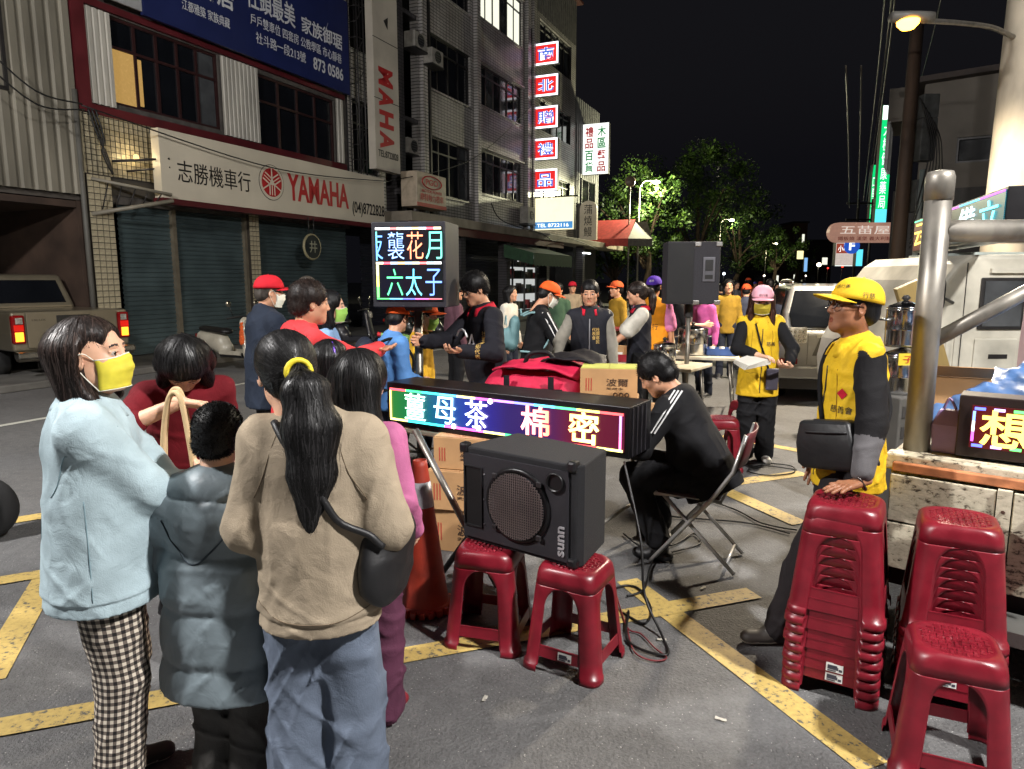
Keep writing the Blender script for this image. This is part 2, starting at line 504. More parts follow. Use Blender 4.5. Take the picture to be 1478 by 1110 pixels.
def hand_geo(w, d, n, right, hs, h, curl=.35, spread=.0, thumb=.0):
    d = np.array(d, float); d /= np.linalg.norm(d); n = np.array(n, float); n -= d * (n @ d); n /= np.linalg.norm(n)
    t = np.cross(d, n) * (1 if right else -1)
    w = np.array(w, float)
    P = lambda a, b, c: w + (d * a + t * b + n * c) * hs
    pr = []
    kn = [(.086, .030), (.091, .010), (.088, -.010), (.080, -.028)]
    pr.append((P(-.03, 0, 0), P(.01, 0, 0), .025, .025, (n, .75)))
    for a, b in kn: pr.append((P(.012, b * .55, 0), P(a, b, 0), .0155, .0125, None))
    pr.append((P(.02, .018, .006), P(.055, .030, .008), .016, .013, None))
    Ls = (.068, .078, .072, .056)
    for i, ((a, b), Lf) in enumerate(zip(kn, Ls)):
        p = P(a, b, 0); ang = 0; sp = (1.5 - i) * spread
        c_ = curl[i] if isinstance(curl, (list, tuple)) else curl
        for q, (fr, rr) in enumerate(((.42, .0092), (.32, .0082), (.26, .0074))):
            ang += c_ * (.7 if q == 0 else 1.0)
            dd = (d * math.cos(ang) + n * math.sin(ang)); dd = dd * math.cos(sp) + t * math.sin(sp)
            p2 = p + dd * Lf * fr * hs
            pr.append((p, p2, rr, rr * .92, None)); p = p2
    pr.append((P(.022, .026, .004), P(.052, .052 + thumb * .02, .012 + thumb * -.01), .0125, .0105, None))
    pr.append((P(.052, .052 + thumb * .02, .012), P(.085, .058 + thumb * .03, .022 - thumb * .02), .0098, .0082, None))
    A = np.array([q[0] for q in pr] + [q[1] for q in pr])
    g = SDF(A.min(0) - .03, A.max(0) + .03, h)
    for a, b, ra, rb, fl in pr: g.cone(a, b, ra * hs, rb * hs, k=.006, flat=fl)
    return g.mesh()
def np3(v): return np.array(v, dtype=float)
def ik(S, W, l1, l2, hint):
    S, W = np3(S), np3(W); d = W - S; L = np.linalg.norm(d)
    if L > (l1 + l2) * .995: W = S + d / L * (l1 + l2) * .995; d = W - S; L = np.linalg.norm(d)
    u = d / L; a = (l1 * l1 - l2 * l2 + L * L) / (2 * L); hh = math.sqrt(max(l1 * l1 - a * a, 0))
    p = np3(hint); p = p - u * (p @ u); p /= max(np.linalg.norm(p), 1e-6)
    return S + u * a + p * hh, W
class Pers: pass
def strand_mesh(V, F, flow, count, steps, step, width, seed, root_ok, lift=.002, jit=.15):
    """thin ribbons combed over a hair surface"""
    r = random.Random(seed)
    bv = BVHTree.FromPolygons(np.asarray(V, dtype=float).tolist(), np.asarray(F).tolist())
    ok = [i for i in range(len(V)) if root_ok(V[i])]
    if not ok: return [], []
    vs_, fs_ = [], []
    for _ in range(count):
        p = Vector(V[r.choice(ok)]); off = lift * r.uniform(.3, 1.6); pts = []; nn = []
        jv = Vector((r.gauss(0, jit), r.gauss(0, jit), r.gauss(0, jit * .5)))
        for k in range(r.randint(int(steps * .6), steps)):
            q = bv.find_nearest(p)
            if q[0] is None: break
            n = q[1]
            f = flow(p)
            if f is None: break
            f = f + jv; t = f - n * f.dot(n)
            if t.length < 1e-4: break
            pts.append(q[0] + n * off); nn.append(n)
            p = q[0] + t.normalized() * step
        if len(pts) < 3: continue
        b = len(vs_)
        for k, (a, n) in enumerate(zip(pts, nn)):
            t = (pts[min(k + 1, len(pts) - 1)] - pts[max(k - 1, 0)])
            sd = t.cross(n); sd = sd.normalized() if sd.length > 1e-9 else Vector((1, 0, 0))
            w = width * (1 - .8 * k / len(pts))
            vs_ += [a - sd * w, a + sd * w]
        for k in range(len(pts) - 1): fs_.append((b + 2 * k, b + 2 * k + 1, b + 2 * k + 3, b + 2 * k + 2))
    return vs_, fs_
def fuzz_mesh(V, F, count, length, width, seed, bias=(0, 0, 0), ok=None):
    r = random.Random(seed); V = np.asarray(V); F = np.asarray(F)
    a, b, c = V[F[:, 0]], V[F[:, 1]], V[F[:, 2]]; Nn = np.cross(b - a, c - a); Nn /= np.maximum(np.linalg.norm(Nn, axis=1), 1e-12)[:, None]
    C = V[F].mean(1); vs_, fs_ = [], []; bias = Vector(bias)
    for _ in range(count):
        i = r.randrange(len(F)); p = Vector(C[i])
        if ok and not ok(p): continue
        n = Vector(Nn[i]); d = (n + bias + Vector((r.gauss(0, .35), r.gauss(0, .35), r.gauss(0, .35)))).normalized()
        sd = d.cross(Vector((r.gauss(0, 1), r.gauss(0, 1), r.gauss(0, 1)))).normalized() * width
        L = length * r.uniform(.5, 1.2); k = len(vs_)
        vs_ += [p - n * .004 - sd, p - n * .004 + sd, p + d * L * .6 + sd * .7, p + d * L * .6 - sd * .7, p + d * L + Vector((0, 0, -L * .15))]
        fs_ += [(k, k + 1, k + 2, k + 3), (k + 3, k + 2, k + 4)]
    return vs_, fs_

def person(label, loc, heading, H=1.7, girth=1.0, lean=0.0, head=(0, 0, 0), wrist=None, wristW=None, hint=None, J=None, tone='mid',
           top=None, under=None, pants=None, shoes=(40, 40, 42), sole=(210, 208, 200), hair=None, cap=None, mask=None, glasses=None, hands=None,
           q=1, group='', face=True, collar=None, hood=None, mouth=0.0, child=False, stance=.09, walk=0.0, seed=1, legs=True, hscale=1.0):
    s = H / 1.7; q_ = q
    res = {0: .0075, 1: .010, 2: .015, 3: .024}[q]; hres = {0: .0036, 1: .0045, 2: .0065, 3: .010}[q]; hdres = {0: .0032, 1: .0042, 2: .006, 3: .009}[q]
    loc = Vector(loc); rz = -R(heading)
    Minv = Matrix.Rotation(-rz, 3, 'Z')
    J = J or {}; hint = hint or {}; hands = hands or {}; wrist = dict(wrist or {})
    for kx, w in (wristW or {}).items(): wrist[kx] = tuple((Minv @ (Vector(w) - loc)) / s)
    pel = np3(J.get('pel', (0, 0, .93)))
    RL = np.array(Matrix.Rotation(-R(lean), 3, 'X'))
    up = lambda x, y, z: pel + RL @ np3((x, y, z - .93))
    hsz = (1.0 if not child else 1.16) * hscale
    headM = RL @ eul(*head) if J.get('head_follow', False) else eul(head[0], head[1], head[2])
    nb = up(0, -.012, 1.425)
    hc = np3(J['head']) if 'head' in J else nb + RL @ np3((0, .022, .075)) * 1.0 + headM @ np3((0, .022, .082 * hsz))
    if 'headoff' in J: hc = hc + np3(J['headoff'])
    shw = .152 * girth ** .4 * (0.92 if child else 1)
    jt = {}
    for k_, sx in (('R', 1), ('L', -1)):
        jt['sh' + k_] = up(sx * shw, -.005, 1.365)
        jt['hip' + k_] = pel + np3((sx * .085, 0, -.03))
        jt['kn' + k_] = np3(J.get('kn' + k_, (sx * stance, .03 + sx * walk * .5, .49)))
        jt['an' + k_] = np3(J.get('an' + k_, (sx * stance * 1.05, -.01 + sx * walk, .085)))
        w = wrist.get(k_, tuple(up(sx * (shw + .075), .05, .845)))
        e, w = ik(jt['sh' + k_], w, .285, .25, hint.get(k_, (sx * .35, -1, -.2)))
        jt['el' + k_], jt['wr' + k_] = e, w
    S = lambda v: np3(v) * s
    fwd = RL @ np3((0, 1, 0)); spine = RL @ np3((0, 0, 1))
    P = Pers(); P.s = s; P.loc = loc; P.rz = rz
    g4 = girth
    allj = np.array([S(v) for v in jt.values()] + [S(hc), S(pel)])
    lo, hi = allj.min(0) - .26, allj.max(0) + .26
    # --- body: head, trunk, arms, legs, hands in one mesh
    sm = skin_mats(tone)
    V, Q, MI = head_geo(headM, S(hc), s * hsz * .99, hres, face, mouth)
    VV, QQ, MM = [V], [Q], [MI]; base = len(V)
    b = SDF(lo, hi, max(res * 1.4, .012))
    b.cone(S(pel), S(up(0, 0, 1.28)), .105 * s * g4, .115 * s * g4, flat=(fwd, .7), k=0)
    b.cone(S(jt['shL']), S(jt['shR']), .045 * s, k=.04)
    b.cone(S(up(0, -.01, 1.33)), S(nb + (np3(hc) - nb) * .3), .058 * s, .05 * s, k=.03)
    for k_ in 'RL':
        b.cone(S(jt['sh' + k_]), S(jt['el' + k_]), .046 * s, .037 * s, k=.02)
        b.cone(S(jt['el' + k_]), S(jt['wr' + k_]), .038 * s, .0255 * s, k=.02)
        if legs:
            b.cone(S(jt['hip' + k_]), S(jt['kn' + k_]), .072 * s * g4, .048 * s, k=.03)
            b.cone(S(jt['kn' + k_]), S(jt['an' + k_]), .046 * s, .034 * s, k=.02)
    V, Q = b.mesh(); VV.append(V); QQ.append(Q + base); MM.append(np.zeros(len(Q), int)); base += len(V)
    for k_, sx in (('R', 1), ('L', -1)):
        hd = hands.get(k_, {})
        if hd is None: continue
        d0 = jt['wr' + k_] - jt['el' + k_]
        d = np3(hd.get('d', d0)); n = np3(hd.get('n', (-sx, .25, 0)))
        V, Q = hand_geo(S(jt['wr' + k_]), d, n, k_ == 'R', s * (1.0 if not child else .95), hdres, hd.get('curl', .32), hd.get('spread', .04), hd.get('thumb', 0))
        VV.append(V); QQ.append(Q + base); MM.append(np.zeros(len(Q), int)); base += len(V)
    body = mesh_obj('person', np.concatenate(VV), np.concatenate(QQ), sm, None, True, np.concatenate(MM))
    body.location = loc; body.rotation_euler = (0, 0, rz)
    tag(body, label, 'person', group)
    P.o = body; P.jt = jt; P.up = up; P.S = S; P.hc = S(hc); P.hM = headM; P.hs = s * hsz; P.nb = S(nb); P.fwd = fwd; P.parts = {}
    # --- garments
    def torso(g, th, bell=0.0, hem=.9):
        g.cone(S(up(0, 0, min(hem, .92) - .05)), S(up(0, 0, 1.08)), (.140 * g4 + th + bell) * s, (.126 * g4 + th) * s, flat=(fwd, .80), k=0)
        g.cone(S(up(0, 0, 1.05)), S(up(0, -.005, 1.27)), (.126 * g4 + th) * s, (.140 * g4 ** .6 + th) * s, flat=(fwd, .70), k=.03)
        g.cone(S(jt['shL']), S(jt['shR']), (.043 + th * .7) * s, flat=(fwd, .95), k=.06)
        g.cone(S(up(0, -.015, 1.35)), S(nb), (.070 + th) * s, (.052 + th * .4) * s, k=.05)
        if g4 > 1.1: g.ell(S(up(0, .05 * g4, 1.02)), np3((.13, .11, .14)) * s * g4, k=.06)
    def arms(g, th, upto=1.0, only='RL', start=0.0):
        for k_ in only:
            a, e, w = S(jt['sh' + k_]), S(jt['el' + k_]), S(jt['wr' + k_])
            if upto > .5:
                f = (upto - .5) * 2; w2 = e + (w - e) * f
                if start < .5: g.cone(a, e, (.043 + th * .8) * s, (.037 + th) * s, k=.03)
                fa = max(0, (start - .5) * 2)
                g.cone(e + (w - e) * fa, w2, (.037 + th) * s, (.028 + th * .75) * s, k=.012)
            else:
                g.cone(a, a + (e - a) * upto * 2, (.044 + th * .8) * s, (.045 + th * 1.2) * s, k=.04)
    def garment(name, d, sleeves_only=False):
        th = d.get('th', .018); hem = d.get('hem', .84); zl = min(S(up(0, 0, hem))[2] - .12, *[S(jt[j_])[2] - .12 for j_ in ('wrL', 'wrR', 'elL', 'elR')]); g = SDF((lo[0], lo[1], max(lo[2], zl)), (hi[0], hi[1], min(hi[2], P.nb[2] + .2)), d.get('res', res))
        sl = d.get('sleeve', 1.0)
        if not sleeves_only:
            torso(g, th, d.get('bell', 0), hem)
            if d.get('skirt'): g.cone(S(up(0, 0, hem - .05)), S(up(0, 0, .95)), (.155 * g4 + th + d['skirt']) * s, (.14 * g4 + th) * s, flat=(fwd, .75), k=.04)
        if sl: arms(g, d.get('arm_th', th), sl, d.get('only', 'RL'), d.get('start', 0))
        if hood and d.get('hooded', name in ('jacket', 'hoodie', 'coat')) and not sleeves_only:
            hb = up(0, -.07, 1.40)
            g.ell(S(hb), np3((.11, .06, .075)) * s * 1.05, np.array(RL), k=.03)
            for sx in (-1, 1): g.cone(S(up(sx * .09, -.04, 1.43)), S(up(sx * .05, .06, 1.385)), .035 * s, .022 * s, k=.03)
            g.ell(S(up(0, -.005, 1.475)), np3((.062, .062, .05)) * s, k=.02, sub=True)
        if d.get('puff'):
            pz = d['puff'] * s; sp = spine
            def pf(x, y, z):
                t = (x * sp[0] + y * sp[1] + z * sp[2]) / pz
                return -.024 * s * np.sqrt(np.abs(np.sin(t * math.pi + d.get('phase', 0))))
            g.disp(pf)
        if d.get('wr', .005):
            g.disp(waves(seed + len(name), d.get('wr', .005) * 1.0, 11 / s, (1.2, 1.2, .5), .4))
            g.disp(creases(seed + 3, d.get('cr', .0042), 24 / s))
        if not sleeves_only and not d.get('nocut'): g.cut(S(up(0, 0, hem)), -spine)
        if d.get('band') and not sleeves_only:
            hp = S(up(0, 0, hem)); bw = .055 * s
            def bd(x, y, z):
                t = ((x - hp[0]) * spine[0] + (y - hp[1]) * spine[1] + (z - hp[2]) * spine[2]) / bw
                rr = np.hypot(x - hp[0], y - hp[1])
                return np.where((t < 1) & (rr < .30 * s), .007 * s + .005 * np.exp(-((t - 1) * 9) ** 2) , 0)
            g.disp(bd, .03)
        if d.get('open_front'):
            pass
        V, Q = g.mesh()
        mi = None; ms = d['m']
        if d.get('split'):       # function of the centroid -> material index
            mi = d['split'](V[Q].mean(1), P)
        o = mesh_obj(name, V, Q, ms, body, True, mi)
        P.parts[name] = o; return o
    if under: garment(under.get('name', 'shirt'), under)
    if top: garment(top.get('name', 'jacket'), top)
    if pants:
        g = SDF(lo, (hi[0], hi[1], S(pel)[2] + .2), res); th = pants.get('th', .018); wd = pants.get('wide', 0)
        g.ell(S(pel + np3((0, 0, -.01))), np3((.136 * g4 + th * .7, .098 * g4 + th * .6, .12)) * s, k=0)
        if legs:
            for k_ in 'RL':
                g.cone(S(jt['hip' + k_]), S(jt['kn' + k_]), (.072 * g4 + th * .8) * s, (.050 + th + wd) * s, k=.04)
                a = jt['an' + k_] + (jt['kn' + k_] - jt['an' + k_]) * pants.get('rise', -.02)
                g.cone(S(jt['kn' + k_]), S(a), (.050 + th + wd) * s, (.040 + th + wd * 1.5) * s, k=.02)
        g.disp(waves(seed + 9, pants.get('wr', .006) * .5, 14 / s, (1, 1, .8), .5)); g.disp(creases(seed + 8, pants.get('wr', .006) * 1.3, 30 / s))
        V, Q = g.mesh()
        o = mesh_obj('trousers', V, Q, pants['m'], body, True)
        P.parts['trousers'] = o
        if pants.get('uv'):
            uv = o.data.uv_layers.new(name='UVMap'); co = V
            arr = np.zeros((len(o.data.loops), 2)); li = np.zeros(len(o.data.loops), dtype=np.int32); o.data.loops.foreach_get('vertex_index', li)
            hx = np.where(co[:, 0] > 0, 1, -1)
            kz = np.clip((co[:, 2] / s - .085) / (.49 - .085), 0, 1)[:, None]; kz2 = np.clip((co[:, 2] / s - .49) / .4, 0, 1)[:, None]
            cR = S(jt['anR']) + (S(jt['knR']) - S(jt['anR'])) * kz + (S(jt['hipR']) - S(jt['knR'])) * kz2
            cL = S(jt['anL']) + (S(jt['knL']) - S(jt['anL'])) * kz + (S(jt['hipL']) - S(jt['knL'])) * kz2
            cc = np.where(hx[:, None] > 0, cR, cL)
            ang = np.arctan2(co[:, 1] - cc[:, 1], (co[:, 0] - cc[:, 0]))
            # unwrap away from a seam on the inner leg
            ang = np.where(hx > 0, np.mod(ang + math.pi, 2 * math.pi), np.mod(ang, 2 * math.pi))
            U = np.stack([ang * .085, co[:, 2]], 1)
            arr = U[li]; uv.data.foreach_set('uv', arr.ravel())
    if shoes and legs:
        for k_, sx in (('R', 1), ('L', -1)):
            a = S(jt['an' + k_]); f = np3((sx * .12, 1, 0)); f /= np.linalg.norm(f)
            fl = (0, 0, 1)
            g = SDF(a - .26 * s, a + .26 * s, max(res, .008))
            gz = a[2] - .085 * s
            g.cone(a + f * -.03 * s + np3((0, 0, -.045 * s)), a + f * .14 * s + np3((0, 0, -.052 * s)), .042 * s, .040 * s, k=0, flat=(fl, .8))
            g.cone(a + np3((0, 0, 0.01)), a + f * .05 * s + np3((0, 0, -.04 * s)), .042 * s, .038 * s, k=.02)
            g.cut((0, 0, gz + .001), (0, 0, -1))
            V, Q = g.mesh(); C = V[Q].mean(1)
            mesh_obj('shoe', V, Q, [mat('shoe_%d_%d_%d' % tuple(shoes), shoes, .55, var=.15), mat('sole_%d' % sole[0], sole, .6, var=.1)], body, True, (C[:, 2] < gz + .024 * s).astype(int))
    # --- collar
    def head_pts(A): return (np.asarray(A, float) * P.hs) @ headM.T + P.hc
    P.head_pts = head_pts
    if collar:
        mb = MB(); n = 26; gap = collar.get('gap', .5); hgt = collar.get('h', .05); fold = collar.get('fold', .045)
        r0 = collar.get('r', .066); prof = [(r0 + .006, -.035), (r0, .0), (r0 + .002, hgt), (r0 + .012, hgt + .006), (r0 + .028, hgt - fold * .6), (r0 + .034, hgt - fold)]
        if not fold: prof = [(r0 + .008, -.035), (r0, 0), (r0 - .001, hgt)]
        rings = []
        for j in range(n + 1):
            a = math.pi / 2 + gap / 2 + (2 * math.pi - gap) * j / n
            fr = max(0, math.sin(a))
            for r_, z_ in prof:
                rings.append(S(up(math.cos(a) * r_ * 1.08, math.sin(a) * r_ * (1 + .35 * fr) - .012, 1.425 + z_ - .035 * fr - .01)))
        m_ = len(prof); fs_ = []
        for j in range(n):
            for i in range(m_ - 1): fs_.append((j * m_ + i, j * m_ + i + 1, (j + 1) * m_ + i + 1, (j + 1) * m_ + i))
        mesh_obj('collar', rings, fs_, collar['m'], body, True, solid=.006 * s)
    # --- hair
    if hair:
        st_ = hair['style']; hm = hair['m']; L = hair.get('len', .25)
        glo = np3((-.16, -.24, -.16 - (L + .05 if st_ in ('long', 'pony') else .12))); ghi = np3((.16, .15, .18))
        g = SDF(glo, ghi, hair.get('res', {0: .0055, 1: .007, 2: .009, 3: .013}[q]))
        v = hair.get('vol', .010)
        g.ell((0, -.018, .034), (.078 + v, .095 + v, .084 + v), k=0)
        ends = None
        if st_ == 'short':
            g.ell((0, -.055, -.025), (.070 + v * .6, .058 + v * .6, .055), k=.02)
            g.ell((0, .105, -.065), (.125, .085, .105), k=.012, sub=True)
            g.ell((0, .125, .0), (.09, .06, .055 - hair.get('fringe', 0)), k=.012, sub=True)
            for sx in (-1, 1): g.ell((sx * .085, .005, -.035), (.03, .035, .04), k=.008, sub=True)
            g.cut((0, 0, -.075), (0, 0, -1))
        elif st_ == 'bob':
            for sx in (-1, 1):
                g.cone((sx * .066, -.02, .02), (sx * .074, .005, -.125), .032 + v * .5, .024, k=.03)
                g.cone((sx * .045, -.07, .02), (sx * .05, -.055, -.135), .05, .034, k=.04)
            g.cone((0, -.075, .02), (0, -.075, -.135), .055, .04, k=.04)
            g.ell((0, .10, -.07), (.076, .078, .115), k=.012, sub=True)
            g.ell((0, .125, .012), (.080, .072, .072), k=.016, sub=True)
            if hair.get('sweep'):
                for sx in (-1, 1): g.ell((sx * .082, .050, -.035), (.045, .056, .100), k=.012, sub=True)
                g.ell((0, .115, .03), (.085, .062, .058), k=.014, sub=True)
        elif st_ in ('long', 'pony'):
            g.ell((0, -.055, -.025), (.066 + v * .6, .058 + v * .5, .058), k=.03)
            if st_ == 'long':
                for sx in (-1, 0, 1):
                    x0 = sx * .055
                    g.cone((x0 * 1.05, -.055, .01), (x0 * 1.35, -.07, -.15), .05, .045, k=.03)
                    g.cone((x0 * 1.35, -.07, -.15), (x0 * 1.25, -.075, -.10 - L), .046, .026, k=.03)
                if hair.get('front'):
                    for sx in (-1, 1):
                        g.cone((sx * .07, .01, .03), (sx * .085, .025, -.10), .022, .026, k=.02)
                        g.cone((sx * .085, .025, -.10), (sx * .095, .07, -.08 - L * .75), .028, .016, k=.02)
            else:
                ty = hair.get('tie', (0, -.118, .0)); tl = hair.get('tail', [(0, -.15, -.03), (.02, -.16, -.12), (.035, -.13, -.22), (.03, -.10, -.30)])
                pts = [ty] + tl; rr = hair.get('tr', [.018, .034, .046, .042, .014])
                for i in range(len(pts) - 1): g.cone(pts[i], pts[i + 1], rr[i], rr[i + 1], k=.015)
                for dx in hair.get('spread', ()):
                    for i in range(len(pts) - 1): g.cone(np3(pts[i]) + np3((dx * min(i, 2) / 2, 0, 0)), np3(pts[i + 1]) + np3((dx * (1 if i < 2 else .55 if i < 3 else .2), 0, 0)), rr[i] * .8, rr[i + 1] * .8, k=.02)
            g.ell((0, .105, -.065), (.125 if st_ == 'pony' else .070, .085, .105), k=.012, sub=True)
            g.ell((0, .125, .0), (.085, .068, .06), k=.012, sub=True)
            if st_ == 'pony':
                for sx in (-1, 1): g.ell((sx * .085, .005, -.05), (.03, .04, .05), k=.008, sub=True)
        elif st_ == 'fringe':
            g.ell((0, -.055, -.02), (.070 + v * .6, .058 + v * .6, .055), k=.02)
            g.ell((0, .105, -.085), (.125, .085, .105), k=.010, sub=True)
            for sx in (-1, 1): g.ell((sx * .085, .005, -.045), (.03, .035, .045), k=.008, sub=True)
            g.cut((0, 0, -.08), (0, 0, -1))
        if cap and not hair.get('free'): g.cut((0, -.01, .05), (0, .1, 1))
        g.disp(waves(seed + 5, hair.get('lump', .0025), 75, (1, 1, .12), .5), .03)
        V, Q = g.mesh(); W = head_pts(V)
        v2, f2 = [list(map(tuple, W))], [list(map(tuple, Q))]
        if hair.get('strands'):
            ns = hair['strands']; dn = Vector(headM @ np3((0, 0, -1))) * .3 + Vector((0, 0, -.7))
            if st_ == 'pony':
                T = Vector(head_pts([hair.get('tie', (0, -.118, 0))])[0]); cen = Vector(P.hc)
                def flow(p):
                    dlt = T - p
                    if dlt.length < .02 * P.hs: return None
                    return dlt.normalized()
                tz = T
                def caproot(p): return (Vector(p) - Vector(head_pts([(0, -.018, .034)])[0])).length < .118 * P.hs
                a, b_ = strand_mesh(W, Q, flow, ns, 16, .016, .0015, seed, caproot)
                o_ = sum(map(len, v2)); v2.append(a); f2.append([tuple(i + o_ for i in x) for x in b_])
                a, b_ = strand_mesh(W, Q, lambda p: Vector((0, 0, -1)), ns, 18, .018, .0019, seed + 1, lambda p: (Vector(p) - Vector(head_pts([(0, -.018, .034)])[0])).length > .112 * P.hs, .003, .12)
                o_ = sum(map(len, v2)); v2.append(a); f2.append([tuple(i + o_ for i in x) for x in b_])
            elif st_ in ('long', 'bob'):
                cen = Vector(head_pts([(0, -.01, .14)])[0])
                def flow(p):
                    o2 = p - cen; o2.z = 0
                    return Vector((0, 0, -1)) + o2 * 3
                a, b_ = strand_mesh(W, Q, flow, ns, 20, .018, .0019, seed, lambda p: True, .0025, .10)
                o_ = sum(map(len, v2)); v2.append(a); f2.append([tuple(i + o_ for i in x) for x in b_])
            else:
                a, b_ = fuzz_mesh(W, Q, ns, hair.get('fl', .009) * P.hs, .0009, seed, hair.get('bias', (0, 0, .2)))
                o_ = sum(map(len, v2)); v2.append(a); f2.append([tuple(i + o_ for i in x) for x in b_])
        if hair.get('strands', 0) > 1500 and st_ in ('long', 'bob', 'pony'):
            a, b_ = strand_mesh(W, Q, lambda p: Vector((0, 0, -1)) + (p - Vector(P.hc)) * 2, 260, 9, .018, .0006, seed + 77, lambda p: True, .009, .5)
            o_ = sum(map(len, v2)); v2.append(a); f2.append([tuple(i + o_ for i in x) for x in b_])
        nb0 = len(f2[0]); nf = sum(map(len, f2)); rr_ = random.Random(seed); per = 2 if st_ in ('short', 'fringe') else 9
        mi_ = [0] * nb0; cur = 0
        for i_ in range(nf - nb0):
            if i_ % per == 0: cur = rr_.choice((0, 0, 1, 2))
            mi_.append(cur)
        mesh_obj('hair', [x for y in v2 for x in y], [x for y in f2 for x in y], [hm, mat(hm.name + '_light', tuple(v * 2.6 + .006 for v in hm['base']), .42, var=0, spec=.5), mat(hm.name + '_dark', tuple(v * .5 for v in hm['base']), .6, var=0, spec=.25)], body, True, mi_)
    # --- cap
    if cap:
        n, mrows = 28, 8; vs_, fs_ = [], []
        cz = .030; tilt = np.array(Matrix.Rotation(R(cap.get('tilt', 6)), 3, 'X'))
        for i in range(mrows + 1):
            ph = (math.pi / 2) * i / mrows
            for j in range(n):
                a = 2 * math.pi * j / n
                seam = 1 - .012 * max(0, 1 - abs(((a / (math.pi / 3)) % 1) - .0) * 14) - .012 * max(0, 1 - abs(((a / (math.pi / 3)) % 1) - 1.0) * 14)
                v = np3((.094 * math.cos(a) * math.cos(ph) ** .75 * seam, .111 * math.sin(a) * math.cos(ph) ** .75 * seam, .098 * math.sin(ph) ** 1.05))
                vs_.append(tilt @ v + np3((0, -.012, cz)))
        for i in range(mrows):
            for j in range(n): fs_.append((i * n + j, i * n + (j + 1) % n, (i + 1) * n + (j + 1) % n, (i + 1) * n + j))
        o = mesh_obj('cap', head_pts(vs_), fs_, cap['m'], body, True, solid=.004)
        P.parts['cap'] = o
        vs_, fs_ = [], []; nb_ = 16
        for i in range(5):
            t = i / 4
            for j in range(nb_ + 1):
                a = math.pi * (.12 + .76 * j / nb_)
                ex = t * cap.get('brim', .07) * math.sin((a - math.pi * .12) / .76) ** .45 if 0 < j < nb_ else 0
                v = np3((.094 * math.cos(a) * (1 + .02 * t), .108 * math.sin(a) + ex, .004 - .5 * (.094 * math.cos(a)) ** 2 / .094 * .5 - .18 * ex))
                vs_.append(tilt @ v + np3((0, -.012, cz)))
        for i in range(4):
            for j in range(nb_): fs_.append((i * (nb_ + 1) + j, i * (nb_ + 1) + j + 1, (i + 1) * (nb_ + 1) + j + 1, (i + 1) * (nb_ + 1) + j))
        mesh_obj('brim', head_pts(vs_), fs_, cap['m'], o, True, solid=.004)
        mesh_obj('button', head_pts([(.007 * math.cos(a) * math.cos(p_), -.022 + .007 * math.sin(a) * math.cos(p_), .127 + .005 * math.sin(p_)) for p_ in (0, .8, 1.5) for a in np.linspace(0, 5.5, 8)]), [(i * 8 + j, i * 8 + (j + 1) % 8, (i + 1) * 8 + (j + 1) % 8, (i + 1) * 8 + j) for i in range(2) for j in range(8)], cap['m'], o, True)
    # --- face mask
    if mask:
        nu, nv = 18, 14; vs_, fs_ = [], []
        for i in range(nv + 1):
            t = i / nv; z = -.012 - .093 * t
            for j in range(nu + 1):
                u = -1 + 2 * j / nu
                a = u * 1.25
                rad = .070 + .004 * math.sin(t * math.pi)
                fr = .098 + .012 * math.sin(min(t * 1.35, 1) * math.pi) ** .7 - .010 * max(0, t - .6)
                bridge = .010 * math.exp(-(u / .22) ** 2) * (1 - t)
                y = -.004 + (fr + bridge) * math.cos(a) ** .85
                pl = .0022 * math.sin(t * math.pi * 6) * math.cos(u * 1.4)
                vs_.append((math.sin(a) * rad, y + pl, z + .010 * math.exp(-(u / .3) ** 2) * (1 - t)))
        for i in range(nv):
            for j in range(nu): fs_.append((i * (nu + 1) + j, i * (nu + 1) + j + 1, (i + 1) * (nu + 1) + j + 1, (i + 1) * (nu + 1) + j))
        mk_ = mesh_obj('face_mask', head_pts(vs_), fs_, mask['m'], body, True, solid=.002)
        if q_ <= 1:
            MB().tube(head_pts([vs_[j] for j in range(nu + 1)]), .0022, 6).build('edge_binding', mask.get('edge', mask['m']), mk_, smooth=True)
            MB().tube(head_pts([vs_[nv * (nu + 1) + j] for j in range(nu + 1)]), .0015, 6).build('edge_binding', mask.get('edge', mask['m']), mk_, smooth=True)
        for sx in (-1, 1):
            e0 = vs_[nu if sx > 0 else 0]; e1 = vs_[nv * (nu + 1) + (nu if sx > 0 else 0)]
            pts = spline([e0, (sx * .080, .01, .012), (sx * .086, -.018, -.005), (sx * .080, -.004, -.045), e1], 5)
            MB().tube(head_pts(pts), .0016, 6).build('ear_loop', mask.get('edge', mask['m']), mk_, smooth=True)
    if glasses:
        mb = MB(); z0 = .001
        for sx in (-1, 1):
            pts = [(sx * (.033 + .024 * math.cos(a) * (1 if abs(math.cos(a)) < .9 else 1)), .1 - .006 * abs(math.cos(a)) - (.012 if sx * math.cos(a) > .5 else 0), z0 + .018 * math.sin(a)) for a in np.linspace(0, 2 * math.pi, 17)[:-1]]
            mb.tube(head_pts(pts), .0019 * P.hs, 6, closed=True)
            mb.tube(head_pts([(sx * .057, .086, z0 + .006), (sx * .077, .05, z0 + .007), (sx * .081, -.005, z0 + .004), (sx * .079, -.02, z0 - .012)]), .0016 * P.hs, 6)
        mb.tube(head_pts([(-.010, .099, z0 + .004), (0, .104, z0 + .007), (.010, .099, z0 + .004)]), .0017 * P.hs, 6)
        go = mb.build('glasses', glasses, body, smooth=True)
        lm = MB()
        for sx in (-1, 1):
            ring = head_pts([(sx * (.033 + .0235 * math.cos(a)), .0985 - .006 * abs(math.cos(a)) - (.012 if sx * math.cos(a) > .5 else 0), z0 + .0175 * math.sin(a)) for a in np.linspace(0, 2 * math.pi, 17)[:-1]])
            lm.add(ring, [tuple(range(16))])
